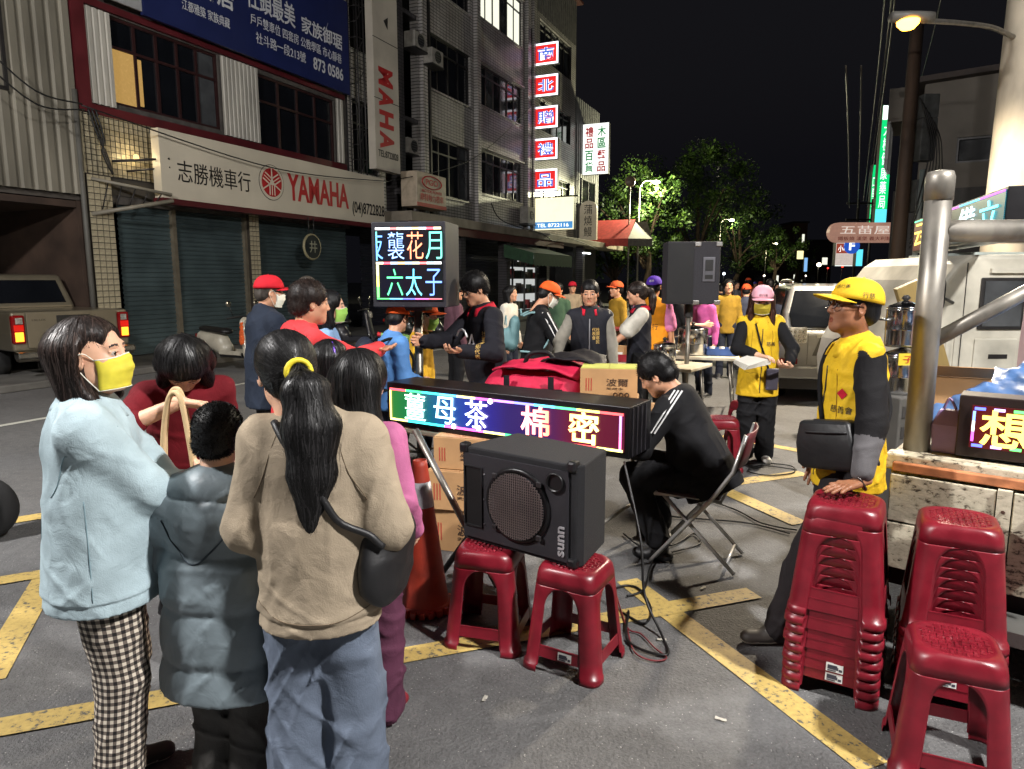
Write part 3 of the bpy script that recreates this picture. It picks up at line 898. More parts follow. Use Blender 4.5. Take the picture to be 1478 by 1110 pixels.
        lm.build('lens', mat('lens_glass', (225, 230, 235), .03, var=0, alpha=.12, spec=.6), go)
    return P
_BV = {}
def part_bvh(o):
    if o.name not in _BV:
        me = o.data; n_ = len(me.vertices); V = np.zeros(n_ * 3, dtype=np.float32); me.vertices.foreach_get('co', V)
        F = np.zeros(len(me.loops), dtype=np.int32); me.loops.foreach_get('vertex_index', F)
        _BV[o.name] = BVHTree.FromPolygons(V.reshape(-1, 3).tolist(), F.reshape(-1, 4).tolist())
    return _BV[o.name]
def hug(P, part, pts, off, n=6):
    bv = part_bvh(P.parts[part]); out = []
    for p in spline(pts, n):
        q = bv.find_nearest(p); out.append(q[0] + (q[1] if q[1].dot(p - Vector(P.S(P.up(0, 0, p.z / P.s)))) > -1 else -q[1]) * off)
    for _ in range(3): out = [out[0]] + [(out[i - 1] + out[i] * 2 + out[i + 1]) / 4 for i in range(1, len(out) - 1)] + [out[-1]]
    return out
SEAM_R = .0017
def seam(P, part, pts, m, r=SEAM_R, name='seam', off=.0006):
    return MB().tube(hug(P, part, [P.S(v) for v in pts], off, 7), r, 5).build(name, m, P.parts[part], smooth=True)
def stamp(name, txt, m, P, part, origin, out, size, up=(0, 0, 1), offset=0.0, vertical=False, w=None, target=None):
    """print lettering on a garment; origin / out are in the person's frame"""
    tgt = target or P.parts[part]
    bv = part_bvh(tgt)
    Z = Vector(out).normalized(); Y = Vector(up); Y = (Y - Z * Y.dot(Z)).normalized(); X = Y.cross(Z)
    O = Vector(origin); mb = MB(); items = [(txt, 0, 0)] if not vertical else [(t, 0, -i * size * 1.12) for i, t in enumerate(txt)]
    for t, ox, oy in items:
        if not t.strip(): continue
        V, F, tw, th = text_geo(t, 0.0, offset)
        sc = size / th; pts = []
        sx = (w / tw) if w else sc
        for v in V:
            p = O + X * (ox + (v[0] - tw / 2) * sx) + Y * (oy + (v[1] - th / 2) * sc)
            h = bv.ray_cast(p + Z * .4, -Z)
            pts.append((h[0] if h[0] is not None else p) + Z * .0035)
        mb.add(pts, F)
    return mb.build(name, m, tgt)
def strap(name, m, P, pts, w, t=.004, parent=None, n=8):
    """flat band along points (person frame), facing outward from the trunk"""
    pts = spline(pts, n); vs_, fs_ = [], []
    c0 = Vector(P.S(P.up(0, 0, 1.15)))
    for i, p in enumerate(pts):
        tg = (pts[min(i + 1, len(pts) - 1)] - pts[max(i - 1, 0)]).normalized()
        o = (p - c0); o.z *= .3
        o = o - tg * o.dot(tg); o.normalize(); sd = tg.cross(o) * w / 2
        vs_ += [p - sd, p + sd, p + sd + o * t, p - sd + o * t]
    for i in range(len(pts) - 1):
        for j in range(4): fs_.append((i * 4 + j, i * 4 + (j + 1) % 4, i * 4 + 4 + (j + 1) % 4, i * 4 + 4 + j))
    return mesh_obj(name, vs_, fs_, m, parent or P.o, True)
# ------------------------------------------------------------------ ground
def road_material():
    m = bpy.data.materials.new('asphalt'); m.use_nodes = True; nt = m.node_tree; N = nt.nodes; L = nt.links; b = N['Principled BSDF']
    tc = N.new('ShaderNodeTexCoord')
    def noise(sc, det=4, ro=.6):
        n = N.new('ShaderNodeTexNoise'); n.inputs['Scale'].default_value = sc; n.inputs['Detail'].default_value = det; n.inputs['Roughness'].default_value = ro
        L.new(tc.outputs['Object'], n.inputs['Vector']); return n
    big = noise(.8, 5); mid = noise(14, 5); fine = noise(75, 3, .75)
    vo = N.new('ShaderNodeTexVoronoi'); vo.inputs['Scale'].default_value = 62; L.new(tc.outputs['Object'], vo.inputs['Vector'])
    rp = N.new('ShaderNodeValToRGB'); e = rp.color_ramp.elements
    e[0].position = .40; e[0].color = (.046, .046, .047, 1); e[1].position = .74; e[1].color = (.138, .137, .136, 1)
    add = N.new('ShaderNodeMath'); add.operation = 'MULTIPLY_ADD'; add.inputs[1].default_value = .5
    L.new(big.outputs[0], add.inputs[0]); 
    m2 = N.new('ShaderNodeMath'); m2.operation = 'MULTIPLY_ADD'; m2.inputs[1].default_value = .35; L.new(mid.outputs[0], m2.inputs[0])
    m3 = N.new('ShaderNodeMath'); m3.operation = 'MULTIPLY'; m3.inputs[1].default_value = .46; L.new(fine.outputs[0], m3.inputs[0])
    L.new(m3.outputs[0], m2.inputs[2]); L.new(m2.outputs[0], add.inputs[2]); L.new(add.outputs[0], rp.inputs[0])
    # pale aggregate chips and litter specks
    sp = N.new('ShaderNodeValToRGB'); sp.color_ramp.elements[0].position = .10; sp.color_ramp.elements[0].color = (1, 1, 1, 1); sp.color_ramp.elements[1].position = .19; sp.color_ramp.elements[1].color = (0, 0, 0, 1)
    L.new(vo.outputs['Distance'], sp.inputs[0])
    gate = N.new('ShaderNodeMath'); gate.operation = 'GREATER_THAN'; gate.inputs[1].default_value = .72
    sep = N.new('ShaderNodeSeparateColor'); L.new(vo.outputs['Color'], sep.inputs[0]); L.new(sep.outputs[0], gate.inputs[0])
    mul = N.new('ShaderNodeMath'); mul.operation = 'MULTIPLY'; L.new(sp.outputs[0], mul.inputs[0]); L.new(gate.outputs[0], mul.inputs[1])
    mx = N.new('ShaderNodeMix'); mx.data_type = 'RGBA'; mx.inputs['B'].default_value = (.38, .37, .35, 1)
    L.new(mul.outputs[0], mx.inputs['Factor']); L.new(rp.outputs[0], mx.inputs['A']); 
    # dark oil stains
    st_ = noise(2.2, 3); sr = N.new('ShaderNodeValToRGB'); sr.color_ramp.elements[0].position = .62; sr.color_ramp.elements[0].color = (1, 1, 1, 1); sr.color_ramp.elements[1].position = .72; sr.color_ramp.elements[1].color = (.55, .54, .53, 1)
    L.new(st_.outputs[0], sr.inputs[0])
    mm = N.new('ShaderNodeMix'); mm.data_type = 'RGBA'; mm.blend_type = 'MULTIPLY'; mm.inputs['Factor'].default_value = 1
    L.new(mx.outputs['Result'], mm.inputs['A']); L.new(sr.outputs[0], mm.inputs['B']); L.new(mm.outputs['Result'], b.inputs['Base Color'])
    b.inputs['Roughness'].default_value = .74
    bp = N.new('ShaderNodeBump'); bp.inputs['Strength'].default_value = .9; bp.inputs['Distance'].default_value = .010
    L.new(fine.outputs[0], bp.inputs['Height']); bp2 = N.new('ShaderNodeBump'); bp2.inputs['Strength'].default_value = .5; bp2.inputs['Distance'].default_value = .004
    L.new(vo.outputs['Distance'], bp2.inputs['Height']); L.new(bp.outputs[0], bp2.inputs['Normal']); L.new(bp2.outputs[0], b.inputs['Normal'])
    return m
def paint_material(name, c, worn):
    m = bpy.data.materials.new(name); m.use_nodes = True; nt = m.node_tree; N = nt.nodes; L = nt.links; b = N['Principled BSDF']
    tc = N.new('ShaderNodeTexCoord')
    n1 = N.new('ShaderNodeTexNoise'); n1.inputs['Scale'].default_value = 38; n1.inputs['Detail'].default_value = 6; n1.inputs['Roughness'].default_value = .7; L.new(tc.outputs['Object'], n1.inputs[0])
    n2 = N.new('ShaderNodeTexNoise'); n2.inputs['Scale'].default_value = 5; n2.inputs['Detail'].default_value = 4; L.new(tc.outputs['Object'], n2.inputs[0])
    ma = N.new('ShaderNodeMath'); ma.operation = 'MULTIPLY_ADD'; ma.inputs[1].default_value = .35; L.new(n2.outputs[0], ma.inputs[0]); L.new(n1.outputs[0], ma.inputs[2])
    rp = N.new('ShaderNodeValToRGB'); e = rp.color_ramp.elements
    c0 = lin(c); e[0].position = worn; e[0].color = (.10, .092, .075, 1); e[1].position = worn + .05; e[1].color = (*[v * .82 for v in c0], 1)
    e2 = rp.color_ramp.elements.new(worn + .25); e2.color = (*c0, 1)
    L.new(ma.outputs[0], rp.inputs[0]); L.new(rp.outputs[0], b.inputs['Base Color']); b.inputs['Roughness'].default_value = .62
    bp = N.new('ShaderNodeBump'); bp.inputs['Strength'].default_value = .5; bp.inputs['Distance'].default_value = .004; L.new(n1.outputs[0], bp.inputs['Height']); L.new(bp.outputs[0], b.inputs['Normal'])
    return m
road = mesh_obj('road', [(-120, -40, 0), (260, -40, 0), (260, 420, 0), (-120, 420, 0)], [(0, 1, 2, 3)], road_material()); tag(road, kind='structure')
YEL = paint_material('yellow_road_paint', (190, 164, 96), .55); WHT = paint_material('white_road_paint', (190, 190, 180), .47)
def strip(name, m, a, b, w, z=.004):
    a, b = Vector((a[0], a[1], 0)), Vector((b[0], b[1], 0)); d = (b - a).normalized(); n = Vector((-d.y, d.x, 0)) * w / 2
    o = mesh_obj(name, [v + Vector((0, 0, z)) for v in (a - n, b - n, b + n, a + n)], [(0, 1, 2, 3)], m, road); return o
for k_, (a, b, w) in enumerate([((905, 838), (1262, 1108), .135), ((-60, 1062), (1088, 857), .13), ((-20, 985), (74, 822), .14), ((-40, 846), (62, 829), .13),
                  ((985, 707), (1160, 683), .15), ((990, 684), (1155, 757), .15), ((1040, 630), (1160, 652), .13), ((20, 752), (110, 738), .15)]):
    strip('yellow_line', YEL, gp(*a), gp(*b), w, .004 + .003 * (k_ % 2))
strip('white_line', WHT, gp(-40, 622), gp(345, 555), .11)
a_, b_ = gp(345, 555), gp(0, 615); d_ = (a_ - b_).normalized()
strip('white_line', WHT, a_ + d_ * .03, a_ + d_ * 60, .11)
pave = MB().b2((-12, 0, 0), (110, 3.2, .12)).build('pavement', mat('pavement_concrete', (92, 90, 86), .8, var=.2, vscale=3, bump=.3, bscale=40), None, bevel=.02)
pave.location = st(0, 11.2); pave.rotation_euler = (0, 0, STREET_ROT); tag(pave, kind='structure')

# ------------------------------------------------------------------ helpers for street fronts
def wall_holes(name, m, parent, x0, x1, z0, z1, holes, y=0.0, t=.25):
    xs = sorted({x0, x1, *[h[i] for h in holes for i in (0, 1)]}); zs = sorted({z0, z1, *[h[i] for h in holes for i in (2, 3)]})
    mb = MB()
    solid = lambda a, b: not any(h[0] < a < h[1] and h[2] < b < h[3] for h in holes)
    # merge cells into vertical runs so that no seams show
    for i in range(len(xs) - 1):
        cx_ = (xs[i] + xs[i + 1]) / 2; run = None
        for j in range(len(zs) - 1):
            ok = solid(cx_, (zs[j] + zs[j + 1]) / 2)
            if ok: run = (run[0], zs[j + 1]) if run else (zs[j], zs[j + 1])
            if (not ok or j == len(zs) - 2) and run:
                mb.b2((xs[i], y, run[0]), (xs[i + 1], y + t, run[1])); run = None
    return mb.build(name, m, parent)
GLASS_DARK = mat('window_glass_dark', (18, 20, 24), .08, var=.2, vscale=1.5, spec=.8)
GLASS_MID = mat('window_glass_curtain', (70, 72, 74), .12, var=.35, vscale=2, spec=.7)
GLASS_LIT = mat('window_glass_lit', (150, 150, 140), .2, var=.15, emit=(235, 235, 215), es=.9)
GLASS_WARM = mat('window_glass_warm', (110, 90, 60), .25, var=.25, vscale=18, emit=(215, 170, 95), es=.42, bump=.9, bscale=60)
FRAME_DARK = mat('window_frame_dark', (44, 42, 42), .45, metal=.3, var=.15)
FRAME_AL = mat('window_frame_aluminium', (120, 120, 118), .4, metal=.6, var=.15)
def window(parent, x0, x1, z0, z1, n=4, transom=.28, y=.12, frame=FRAME_DARK, panes=None, fw=.055):
    f = MB(); d = .07
    f.b2((x0, y - d, z0), (x0 + fw, y, z1)).b2((x1 - fw, y - d, z0), (x1, y, z1)).b2((x0 + fw, y - d, z0), (x1 - fw, y, z0 + fw)).b2((x0 + fw, y - d, z1 - fw), (x1 - fw, y, z1))
    zt = z1 - (z1 - z0) * transom if transom else z1 - fw
    if transom: f.b2((x0 + fw, y - d, zt - fw / 2), (x1 - fw, y, zt + fw / 2))
    w = (x1 - x0 - 2 * fw) / n
    for i in range(1, n): f.b2((x0 + fw + i * w - fw / 2, y - d + .004, z0 + fw), (x0 + fw + i * w + fw / 2, y - .004, z1 - fw))
    fo = f.build('window', frame, parent)
    for i in range(n):
        a, b = x0 + fw + i * w + .02, x0 + fw + (i + 1) * w - .02
        pm = panes[i % len(panes)] if panes else GLASS_DARK
        MB().b2((a, y - .035 + .012 * (i % 2), z0 + fw - .01), (b, y - .025 + .012 * (i % 2), zt - fw / 2 + .01)).build('pane', pm, fo)
        if transom: MB().b2((a, y - .03, zt + fw / 2 - .01), (b, y - .02, z1 - fw + .01)).build('pane', GLASS_DARK if pm in (GLASS_DARK, GLASS_WARM) else pm, fo)
    return fo
def tile_material(name, c, c2, scale=2.7, w=.62, h=.29, mortar=(58, 56, 56), rough=.35):
    m = bpy.data.materials.new(name); m.use_nodes = True; nt = m.node_tree; N = nt.nodes; L = nt.links; b = N['Principled BSDF']
    tc = N.new('ShaderNodeTexCoord'); mp = N.new('ShaderNodeMapping'); mp.inputs['Rotation'].default_value = (R(90), 0, 0)
    L.new(tc.outputs['Object'], mp.inputs[0])
    bt = N.new('ShaderNodeTexBrick'); bt.inputs['Scale'].default_value = scale; bt.offset = 0.0
    bt.inputs['Color1'].default_value = (*lin(c), 1); bt.inputs['Color2'].default_value = (*lin(c2), 1); bt.inputs['Mortar'].default_value = (*lin(mortar), 1)
    bt.inputs['Mortar Size'].default_value = .035; bt.inputs['Brick Width'].default_value = w; bt.inputs['Row Height'].default_value = h
    L.new(mp.outputs[0], bt.inputs[0])
    nz = N.new('ShaderNodeTexNoise'); nz.inputs['Scale'].default_value = .7; nz.inputs['Detail'].default_value = 6; L.new(tc.outputs['Object'], nz.inputs[0])
    mp2 = N.new('ShaderNodeMapping'); mp2.inputs['Scale'].default_value = (3, 3, .25); L.new(tc.outputs['Object'], mp2.inputs[0])
    nz2 = N.new('ShaderNodeTexNoise'); nz2.inputs['Scale'].default_value = 1.6; nz2.inputs['Detail'].default_value = 5; L.new(mp2.outputs[0], nz2.inputs[0])
    rp = N.new('ShaderNodeValToRGB'); rp.color_ramp.elements[0].position = .35; rp.color_ramp.elements[0].color = (.45, .43, .4, 1); rp.color_ramp.elements[1].position = .62
    ad = N.new('ShaderNodeMath'); ad.operation = 'MULTIPLY_ADD'; ad.inputs[1].default_value = .5; L.new(nz.outputs[0], ad.inputs[0])
    h2 = N.new('ShaderNodeMath'); h2.operation = 'MULTIPLY'; h2.inputs[1].default_value = .5; L.new(nz2.outputs[0], h2.inputs[0]); L.new(h2.outputs[0], ad.inputs[2]); L.new(ad.outputs[0], rp.inputs[0])
    mx = N.new('ShaderNodeMix'); mx.data_type = 'RGBA'; mx.blend_type = 'MULTIPLY'; mx.inputs['Factor'].default_value = .85
    L.new(bt.outputs['Color'], mx.inputs['A']); L.new(rp.outputs[0], mx.inputs['B']); L.new(mx.outputs['Result'], b.inputs['Base Color'])
    b.inputs['Roughness'].default_value = rough
    bp = N.new('ShaderNodeBump'); bp.inputs['Strength'].default_value = .6; bp.inputs['Distance'].default_value = .01; bp.invert = True
    L.new(bt.outputs['Fac'], bp.inputs['Height']); L.new(bp.outputs[0], b.inputs['Normal'])
    return m
def corrugated(name, m, parent, x0, x1, z0, z1, y=0.0, pitch=.2, depth=.035, vertical=True, t=.0):
    """ribbed sheet facing -y"""
    prof = []; n = max(1, round(((x1 - x0) if vertical else (z1 - z0)) / pitch)); p = ((x1 - x0) if vertical else (z1 - z0)) / n
    for i in range(n):
        for f, dd in ((0, 0), (.30, 0), (.42, -depth), (.88, -depth)): prof.append((i * p + f * p, dd))
    prof.append((n * p, 0)); vs_ = []; k = len(prof)
    for e in (0, 1):
        for u, dd in prof:
            vs_.append((x0 + u, y + dd, (z0, z1)[e]) if vertical else ((x0, x1)[e], y + dd, z0 + u))
    fs_ = [(i, i + 1, k + i + 1, k + i) for i in range(k - 1)]
    return mesh_obj(name, vs_, fs_, m, parent, solid=-.01)
def aircon(label, parent, x, z, w=.75, h=.5, y=-.35):
    o = thing('air_conditioner', label, 'air conditioner', parent.matrix_basis @ Vector((x, y, z)), STREET_ROT, 'air conditioners on the tiled building')
    body_ = MB().b2((0, 0, 0), (w, .42, h)).build('casing', mat('ac_casing', (150, 146, 138), .55, var=.2), o, bevel=.02)
    g = MB().tube([(w * .5 + .19 * math.cos(a), -.012, h * .5 + .19 * math.sin(a)) for a in np.linspace(0, 6.283, 17)[:-1]], .012, 6, closed=True)
    g.build('fan_ring', FRAME_DARK, o, smooth=True)
    MB().lathe([(.17, 0), (.17, .01)], (w * .5, -.004, h * .5), 16, Matrix.Rotation(R(90), 3, 'X')).build('fan_grille', mat('ac_grille', (40, 40, 42), .6), o)
    for q in range(5): MB().b2((w * .5 - .18, -.016, h * .5 - .16 + q * .08), (w * .5 + .18, -.010, h * .5 - .148 + q * .08)).build('louvre', FRAME_AL, o)
    MB().b2((-.02, -.02, -.06), (w + .02, .44, -.004)).build('bracket', FRAME_DARK, o)
    return o

# ------------------------------------------------------------------ corrugated metal building at the left
S0 = 9.12
cb = thing('metal_shed', 'pale corrugated metal clad building with dark garage door at far left', 'building', st(S0 - 6.0, FACADE), STREET_ROT)
CORR = mat('corrugated_steel', (126, 121, 108), .5, metal=.25, var=.22, vscale=1.2, stretch=(1, 1, .3))
corrugated('cladding', CORR, cb, -2, 5.98, 3.3, 11.0, pitch=.24, depth=.045)
box('wall', mat('shed_wall', (70, 64, 58), .8), cb, (-2, .06, 3.2), (5.98, 6, 11))
DKW = mat('shed_wall_brown', (66, 50, 40), .8, var=.3, vscale=1.5)
box('garage_side_wall', DKW, cb, (5.86, .07, .12), (5.97, 8, 3.19)); box('garage_back_wall', DKW, cb, (-2, 8.0, .1), (5.97, 8.2, 3.19)); box('garage_ceiling', DKW, cb, (-2, .065, 3.06), (5.85, 8, 3.18))
window(cb, 3.1, 4.75, 4.9, 6.5, n=2, transom=0, y=-.03, panes=[GLASS_DARK])
tube('drainpipe', mat('drainpipe_grey', (88, 86, 80), .6), cb, [(5.93, -.06, .1), (5.93, -.06, 5.2)], .05)

# ------------------------------------------------------------------ motorcycle shop building
b1 = thing('shop_building', 'two storey shop building with dark red window frames and roller shutters', 'building', st(S0, FACADE), STREET_ROT)
X1 = 8.2
MAROON = mat('maroon_paint', (82, 22, 28), .5, var=.2, vscale=2)
WHITE_PANEL = mat('white_corrugated', (172, 168, 158), .5, var=.18, vscale=2, stretch=(1, 1, .3))
UPW = mat('upper_wall', (74, 70, 66), .8, var=.25)
wins = [(.82, 3.50, 5.14, 6.80), (4.72, 7.66, 5.0, 6.72)]
wall_holes('wall', UPW, b1, 0, X1, 3.2, 11.5, wins, 0.02, .3)
box('back_wall', mat('dark_interior', (16, 14, 13), .9), b1, (0, 1.2, 0), (X1, 7, 11.4))
for hx in ((0, .26, 4.86, 11), (.26, 8.05, 4.84, 5.02), (.26, 8.05, 6.82, 6.95)):
    MB().b2((hx[0], -.07, hx[2]), (hx[1], .015, hx[3])).build('red_trim', MAROON, b1)
for a, b in ((.28, .80), (3.54, 4.68), (7.7, 8.0)): corrugated('white_panel', WHITE_PANEL, b1, a, b, 5.05, 6.80, y=-.01, pitch=.13, depth=.025)
w1 = window(b1, .82, 3.50, 5.14, 6.80, n=5, transom=.34, y=.14, panes=[GLASS_WARM, GLASS_DARK, GLASS_DARK, GLASS_DARK, GLASS_MID], frame=mat('window_frame_maroon', (44, 20, 20), .5))
MB().b2((1.45, .09, 5.24), (1.53, .105, 6.15)).build('lit_curtain_gap', GLASS_WARM, w1)
w2 = window(b1, 4.72, 7.66, 5.0, 6.72, n=4, transom=.36, y=.14, panes=[GLASS_DARK], frame=mat('window_frame_maroon', (44, 20, 20), .5))
# tiled band with a wire net, lit from inside the porch
TILE_W = mat('white_tile', (168, 158, 132), .35, var=.2, vscale=14)
box('tile_band', TILE_W, b1, (.02, -.03, 3.72), (X1, .018, 4.84))
net = MB()
for i in range(26): net.b2((.06 + i * .105, -.052, 3.7), (.068 + i * .105, -.044, 4.84))
for j in range(11): net.b2((.04, -.054, 3.76 + j * .105), (2.75, -.046, 3.768 + j * .105))
tag(net.build('wire_net', mat('net_wire', (24, 22, 20), .6), b1), kind='stuff')
net = MB()
for i in range(60): net.b2((2.85 + i * .09, -.05, 4.70), (2.858 + i * .09, -.044, 4.85))
net.b2((2.8, -.052, 4.78), (8.1, -.046, 4.786))
tag(net.build('wire_net', mat('net_wire', (24, 22, 20), .6), b1), kind='stuff')
SHUT = mat('roller_shutter', (74, 88, 90), .45, metal=.3, var=.2, vscale=1.5)
for a, b in ((.72, 1.95), (2.05, 4.02), (4.5, 8.1)):
    o = corrugated('roller_shutter', SHUT, b1, a, b, .14, 3.4, y=.12, pitch=.10, depth=.022, vertical=False)
box('lintel', mat('lintel', (60, 56, 50), .8), b1, (0, 0, 3.36), (X1, .2, 3.70))
for a, b in ((1.95, 2.05), (4.02, 4.1), (4.42, 4.5)): box('shutter_rail', mat('rail_metal', (120, 112, 96), .5, metal=.4), b1, (a, .02, .12), (b, .14, 3.36))
def tiled_pillar(x0, x1, y0, y1):
    p = box('pillar', mat('pillar_grout', (46, 40, 32), .9), b1, (x0, y0, .12), (x1, y1, 3.72))
    nx, nz = max(1, round((x1 - x0) / .115)), 30
    tw = (x1 - x0) / nx; th = 3.5 / nz
    me0 = None
    for i in range(nx):
        for j in range(nz):
            if me0 is None:
                t0 = MB().box((0, 0, 0), (tw - .016, .012, th - .016)).build('tile', TILE_W, p); me0 = t0.data
            else:
                t0 = bpy.data.objects.new('tile', me0); link(t0, p)
            t0.location = (x0 + (i + .5) * tw, y0 - .004, .2 + (j + .5) * th)
tiled_pillar(.02, .52, -.06, .3)
tiled_pillar(4.1, 4.42, -.06, .3)
tube('awning_bar', mat('bar_grey', (128, 122, 108), .5), b1, [(.05, -.08, 2.95), (1.36, -.75, 3.30)], .04)
tube('awning_bar', mat('bar_grey', (128, 122, 108), .5), b1, [(.1, -.08, 3.62), (1.36, -.72, 3.42)], .03)
for k_ in range(5): tube('truss_bar', FRAME_DARK, b1, [(.25 + .22 * k_, -.12 - .1 * k_, 3.05 + .05 * k_), (.36 + .22 * k_, -.2 - .1 * k_, 3.58 - .03 * k_)], .012)
for k_ in range(3): tube('conduit', mat('wire_black', (20, 19, 18), .6), b1, spline([(.15 + .08 * k_, -.09, 4.9), (.3 + .05 * k_, -.12, 4.4), (.45 - .04 * k_, -.11, 4.1), (.55, -.1, 3.75)]), .02)
tube('bracket_bar', FRAME_DARK, b1, [(.55, -.1, 4.0), (1.45, -.62, 4.15)], .025)
tube('bracket_bar', FRAME_DARK, b1, [(.85, -.1, 3.85), (1.45, -.62, 3.98)], .02)
# porch lamp behind the net
lp = bpy.data.lights.new('porch_lamp', 'POINT'); lp.energy = 14; lp.color = (1, .78, .42); lp.shadow_soft_size = .08
lo_ = bpy.data.objects.new('porch_lamp_light', lp); link(lo_, b1); lo_.location = (.95, -.28, 4.12)
MB().lathe([(.02, .06), (.05, .03), (.055, -.02), (.03, -.06)], (.95, -.28, 4.12), 12).build('porch_lamp_bulb', glow('bulb_warm', (255, 205, 120), 2.0), b1, smooth=True)

# shop sign board (white, red lettering)
SY = -.62
ys = thing('sign_board', 'long white shop sign with red YAMAHA lettering above the roller shutters', 'sign', st(S0, FACADE), STREET_ROT)
SIGNW = mat('sign_acrylic_white', (205, 196, 176), .4, var=.06, vscale=1)
sx0, sx1 = 1.22, 9.1
ys_body = MB().b2((sx0, SY, 3.36), (sx1, SY + .22, 4.72)).build('panel', SIGNW, ys)
MB().b2((sx0 - .01, SY - .012, 3.24), (sx1 + .01, SY + .26, 3.356)).build('bottom_rail', MAROON, ys)
for xx in (sx0 + .3, 4.0, 6.6, sx1 - .4): tube('bracket', FRAME_DARK, ys, [(xx, SY + .2, 4.6), (xx, -.02, 4.75)], .03)
RED = mat('sign_red', (176, 30, 36), .45, var=.08); BLK = mat('sign_black', (26, 22, 22), .5, var=.08)
X_, Z_ = (1, 0, 0), (0, 0, 1)
lettering('lettering', '志勝機車行', BLK, ys, (1.62, SY - .006, 3.72), X_, Z_, 2.02, .44)
lettering('lettering', 'YAMAHA', RED, ys, (4.88, SY - .006, 3.68), X_, Z_, 2.45, .66, offset=.028)
lettering('lettering', '(04)8722828', BLK, ys, (7.50, SY - .006, 3.50), X_, Z_, 1.58, .42, offset=.012)
def fork_emblem(parent, cx_, cz_, r, y):
    D = lambda rr, dy, m, n_: MB().lathe([(rr, 0), (rr, .004)], (cx_, y - dy, cz_), 40, Matrix.Rotation(R(90), 3, 'X')).build(n_, m, parent)
    D(r, .001, BLK, 'emblem_outline'); D(r * .965, .006, SIGNW, 'emblem_ring'); D(r * .80, .011, RED, 'emblem_disc')
    for a in (90, 210, 330):
        u = Vector((math.cos(R(a)), 0, math.sin(R(a)))); v = Vector((-u.z, 0, u.x)); mb = MB()
        M = Matrix((u, Vector((0, 1, 0)), v)).transposed()
        C0 = Vector((cx_, y - .018, cz_))
        mb.box(C0 + u * r * .46, (r * .92, .006, r * .075), M)
        mb.box(C0 - u * r * .08, (r * .10, .005, r * .44), M)
        for sg in (-1, 1): mb.box(C0 - u * r * .40 + v * sg * r * .19, (r * .62, .006, r * .075), M)
        mb.box(C0 - u * r * .40, (r * .62, .006, r * .055), M)
        mb.build('emblem_fork', SIGNW, parent)
fork_emblem(ys, 4.33, 4.03, .42, SY - .004)

# blue banner above the windows
bb = thing('banner', 'dark blue property banner with white Chinese lettering above the shop windows', 'banner', st(S0, FACADE), STREET_ROT)
BLUE = mat('banner_blue', (24, 34, 82), .5, var=.12, vscale=1.2, wrinkle=.2, wscale=2)
MB().b2((1.35, -.30, 6.92), (8.0, -.22, 9.4)).build('panel', BLUE, bb)
MB().b2((.30, -.28, 6.98), (1.34, -.24, 9.4)).build('white_figure_panel', mat('banner_pale', (150, 150, 150), .6), bb)
BW = mat('banner_white', (200, 202, 205), .5, var=.05)
lettering('lettering', '社頭最美', BW, bb, (4.15, -.306, 8.02), X_, Z_, 1.66, .56, offset=.012); lettering('lettering', '家族御琚', BW, bb, (6.04, -.306, 8.02), X_, Z_, 1.66, .56, offset=.012)
lettering('lettering', '戶戶雙車位 四套房 公教學區 市心靜巷', BW, bb, (4.25, -.306, 7.66), X_, Z_, 3.4, .25)
lettering('lettering', '社斗路一段213號', BW, bb, (4.4, -.306, 7.28), X_, Z_, 1.75, .26)
lettering('lettering', '873 0586', BW, bb, (6.45, -.306, 7.22), X_, Z_, 1.25, .32, offset=.02)
lettering('lettering', '御居', BW, bb, (2.75, -.306, 7.75), X_, Z_, 1.0, .9, offset=.02)
lettering('lettering', '江都雅築 家族典藏', BW, bb, (2.3, -.306, 7.34), X_, Z_, 1.3, .22)

# hanging round sign
hs_ = thing('hanging_sign', 'round dark hanging sign with pale rim below the white sign board', 'sign', st(S0 + 5.55, FACADE - .75), STREET_ROT)
MB().lathe([(.30, -.03), (.30, .03)], (0, 0, 2.55), 28, Matrix.Rotation(R(90), 3, 'X')).build('disc', mat('round_sign', (22, 30, 34), .5), hs_)
MB().tube([(.31 * math.cos(a), 0, 2.55 + .31 * math.sin(a)) for a in np.linspace(0, 6.283, 25)[:-1]], .035, 8, closed=True).build('rim', mat('rim_pale', (150, 142, 110), .5), hs_, smooth=True)
lettering('lettering', '井', mat('round_sign_letter', (150, 150, 130), .5), hs_, (-.15, -.045, 2.40), X_, Z_, .3, .3)
for sx in (-.1, .1): tube('hanger', FRAME_DARK, hs_, [(sx, 0, 2.86), (sx, 0, 3.3)], .012)

# vertical sign on a lattice mast
vm = thing('vertical_sign', 'tall narrow white sign with red letters reading down beside the blue banner', 'sign', st(S0, FACADE), STREET_ROT)
VX = 8.55
MB().b2((VX, -.75, 4.95), (VX + 1.28, -.50, 10.6)).build('panel', mat('sign_aged_white', (188, 180, 166), .5, var=.12, vscale=1.2), vm)
for z in (6.95, 8.62): MB().b2((VX - .004, -.756, z), (VX + 1.284, -.74, z + .02)).build('seam', FRAME_DARK, vm)
for i, ch in enumerate('MAHA'):
    zc = 7.62 - i * .60
    V_, F_, tw_, th_ = text_geo(ch, .002, .045)
    mb = MB(); mb.add([(VX + .22 + v[1] / th_ * .74, -.757 - v[2], zc + .25 - v[0] / tw_ * .50) for v in V_], [tuple(reversed(f)) for f in F_]); mb.build('lettering', RED, vm)
lettering('lettering', 'TEL:8722828', BLK, vm, (VX + .12, -.756, 5.32), X_, Z_, 1.05, .2, offset=.01)
MB().add([(VX + .55, -.757, 9.2), (VX + .75, -.757, 9.0), (VX + .78, -.757, 9.35)], [(0, 1, 2)]).build('torn_patch', FRAME_DARK, vm)
ml = thing('lattice_mast', 'dark steel lattice mast holding the tall narrow sign', 'mast', st(S0 + 8.2, FACADE - .45), STREET_ROT)
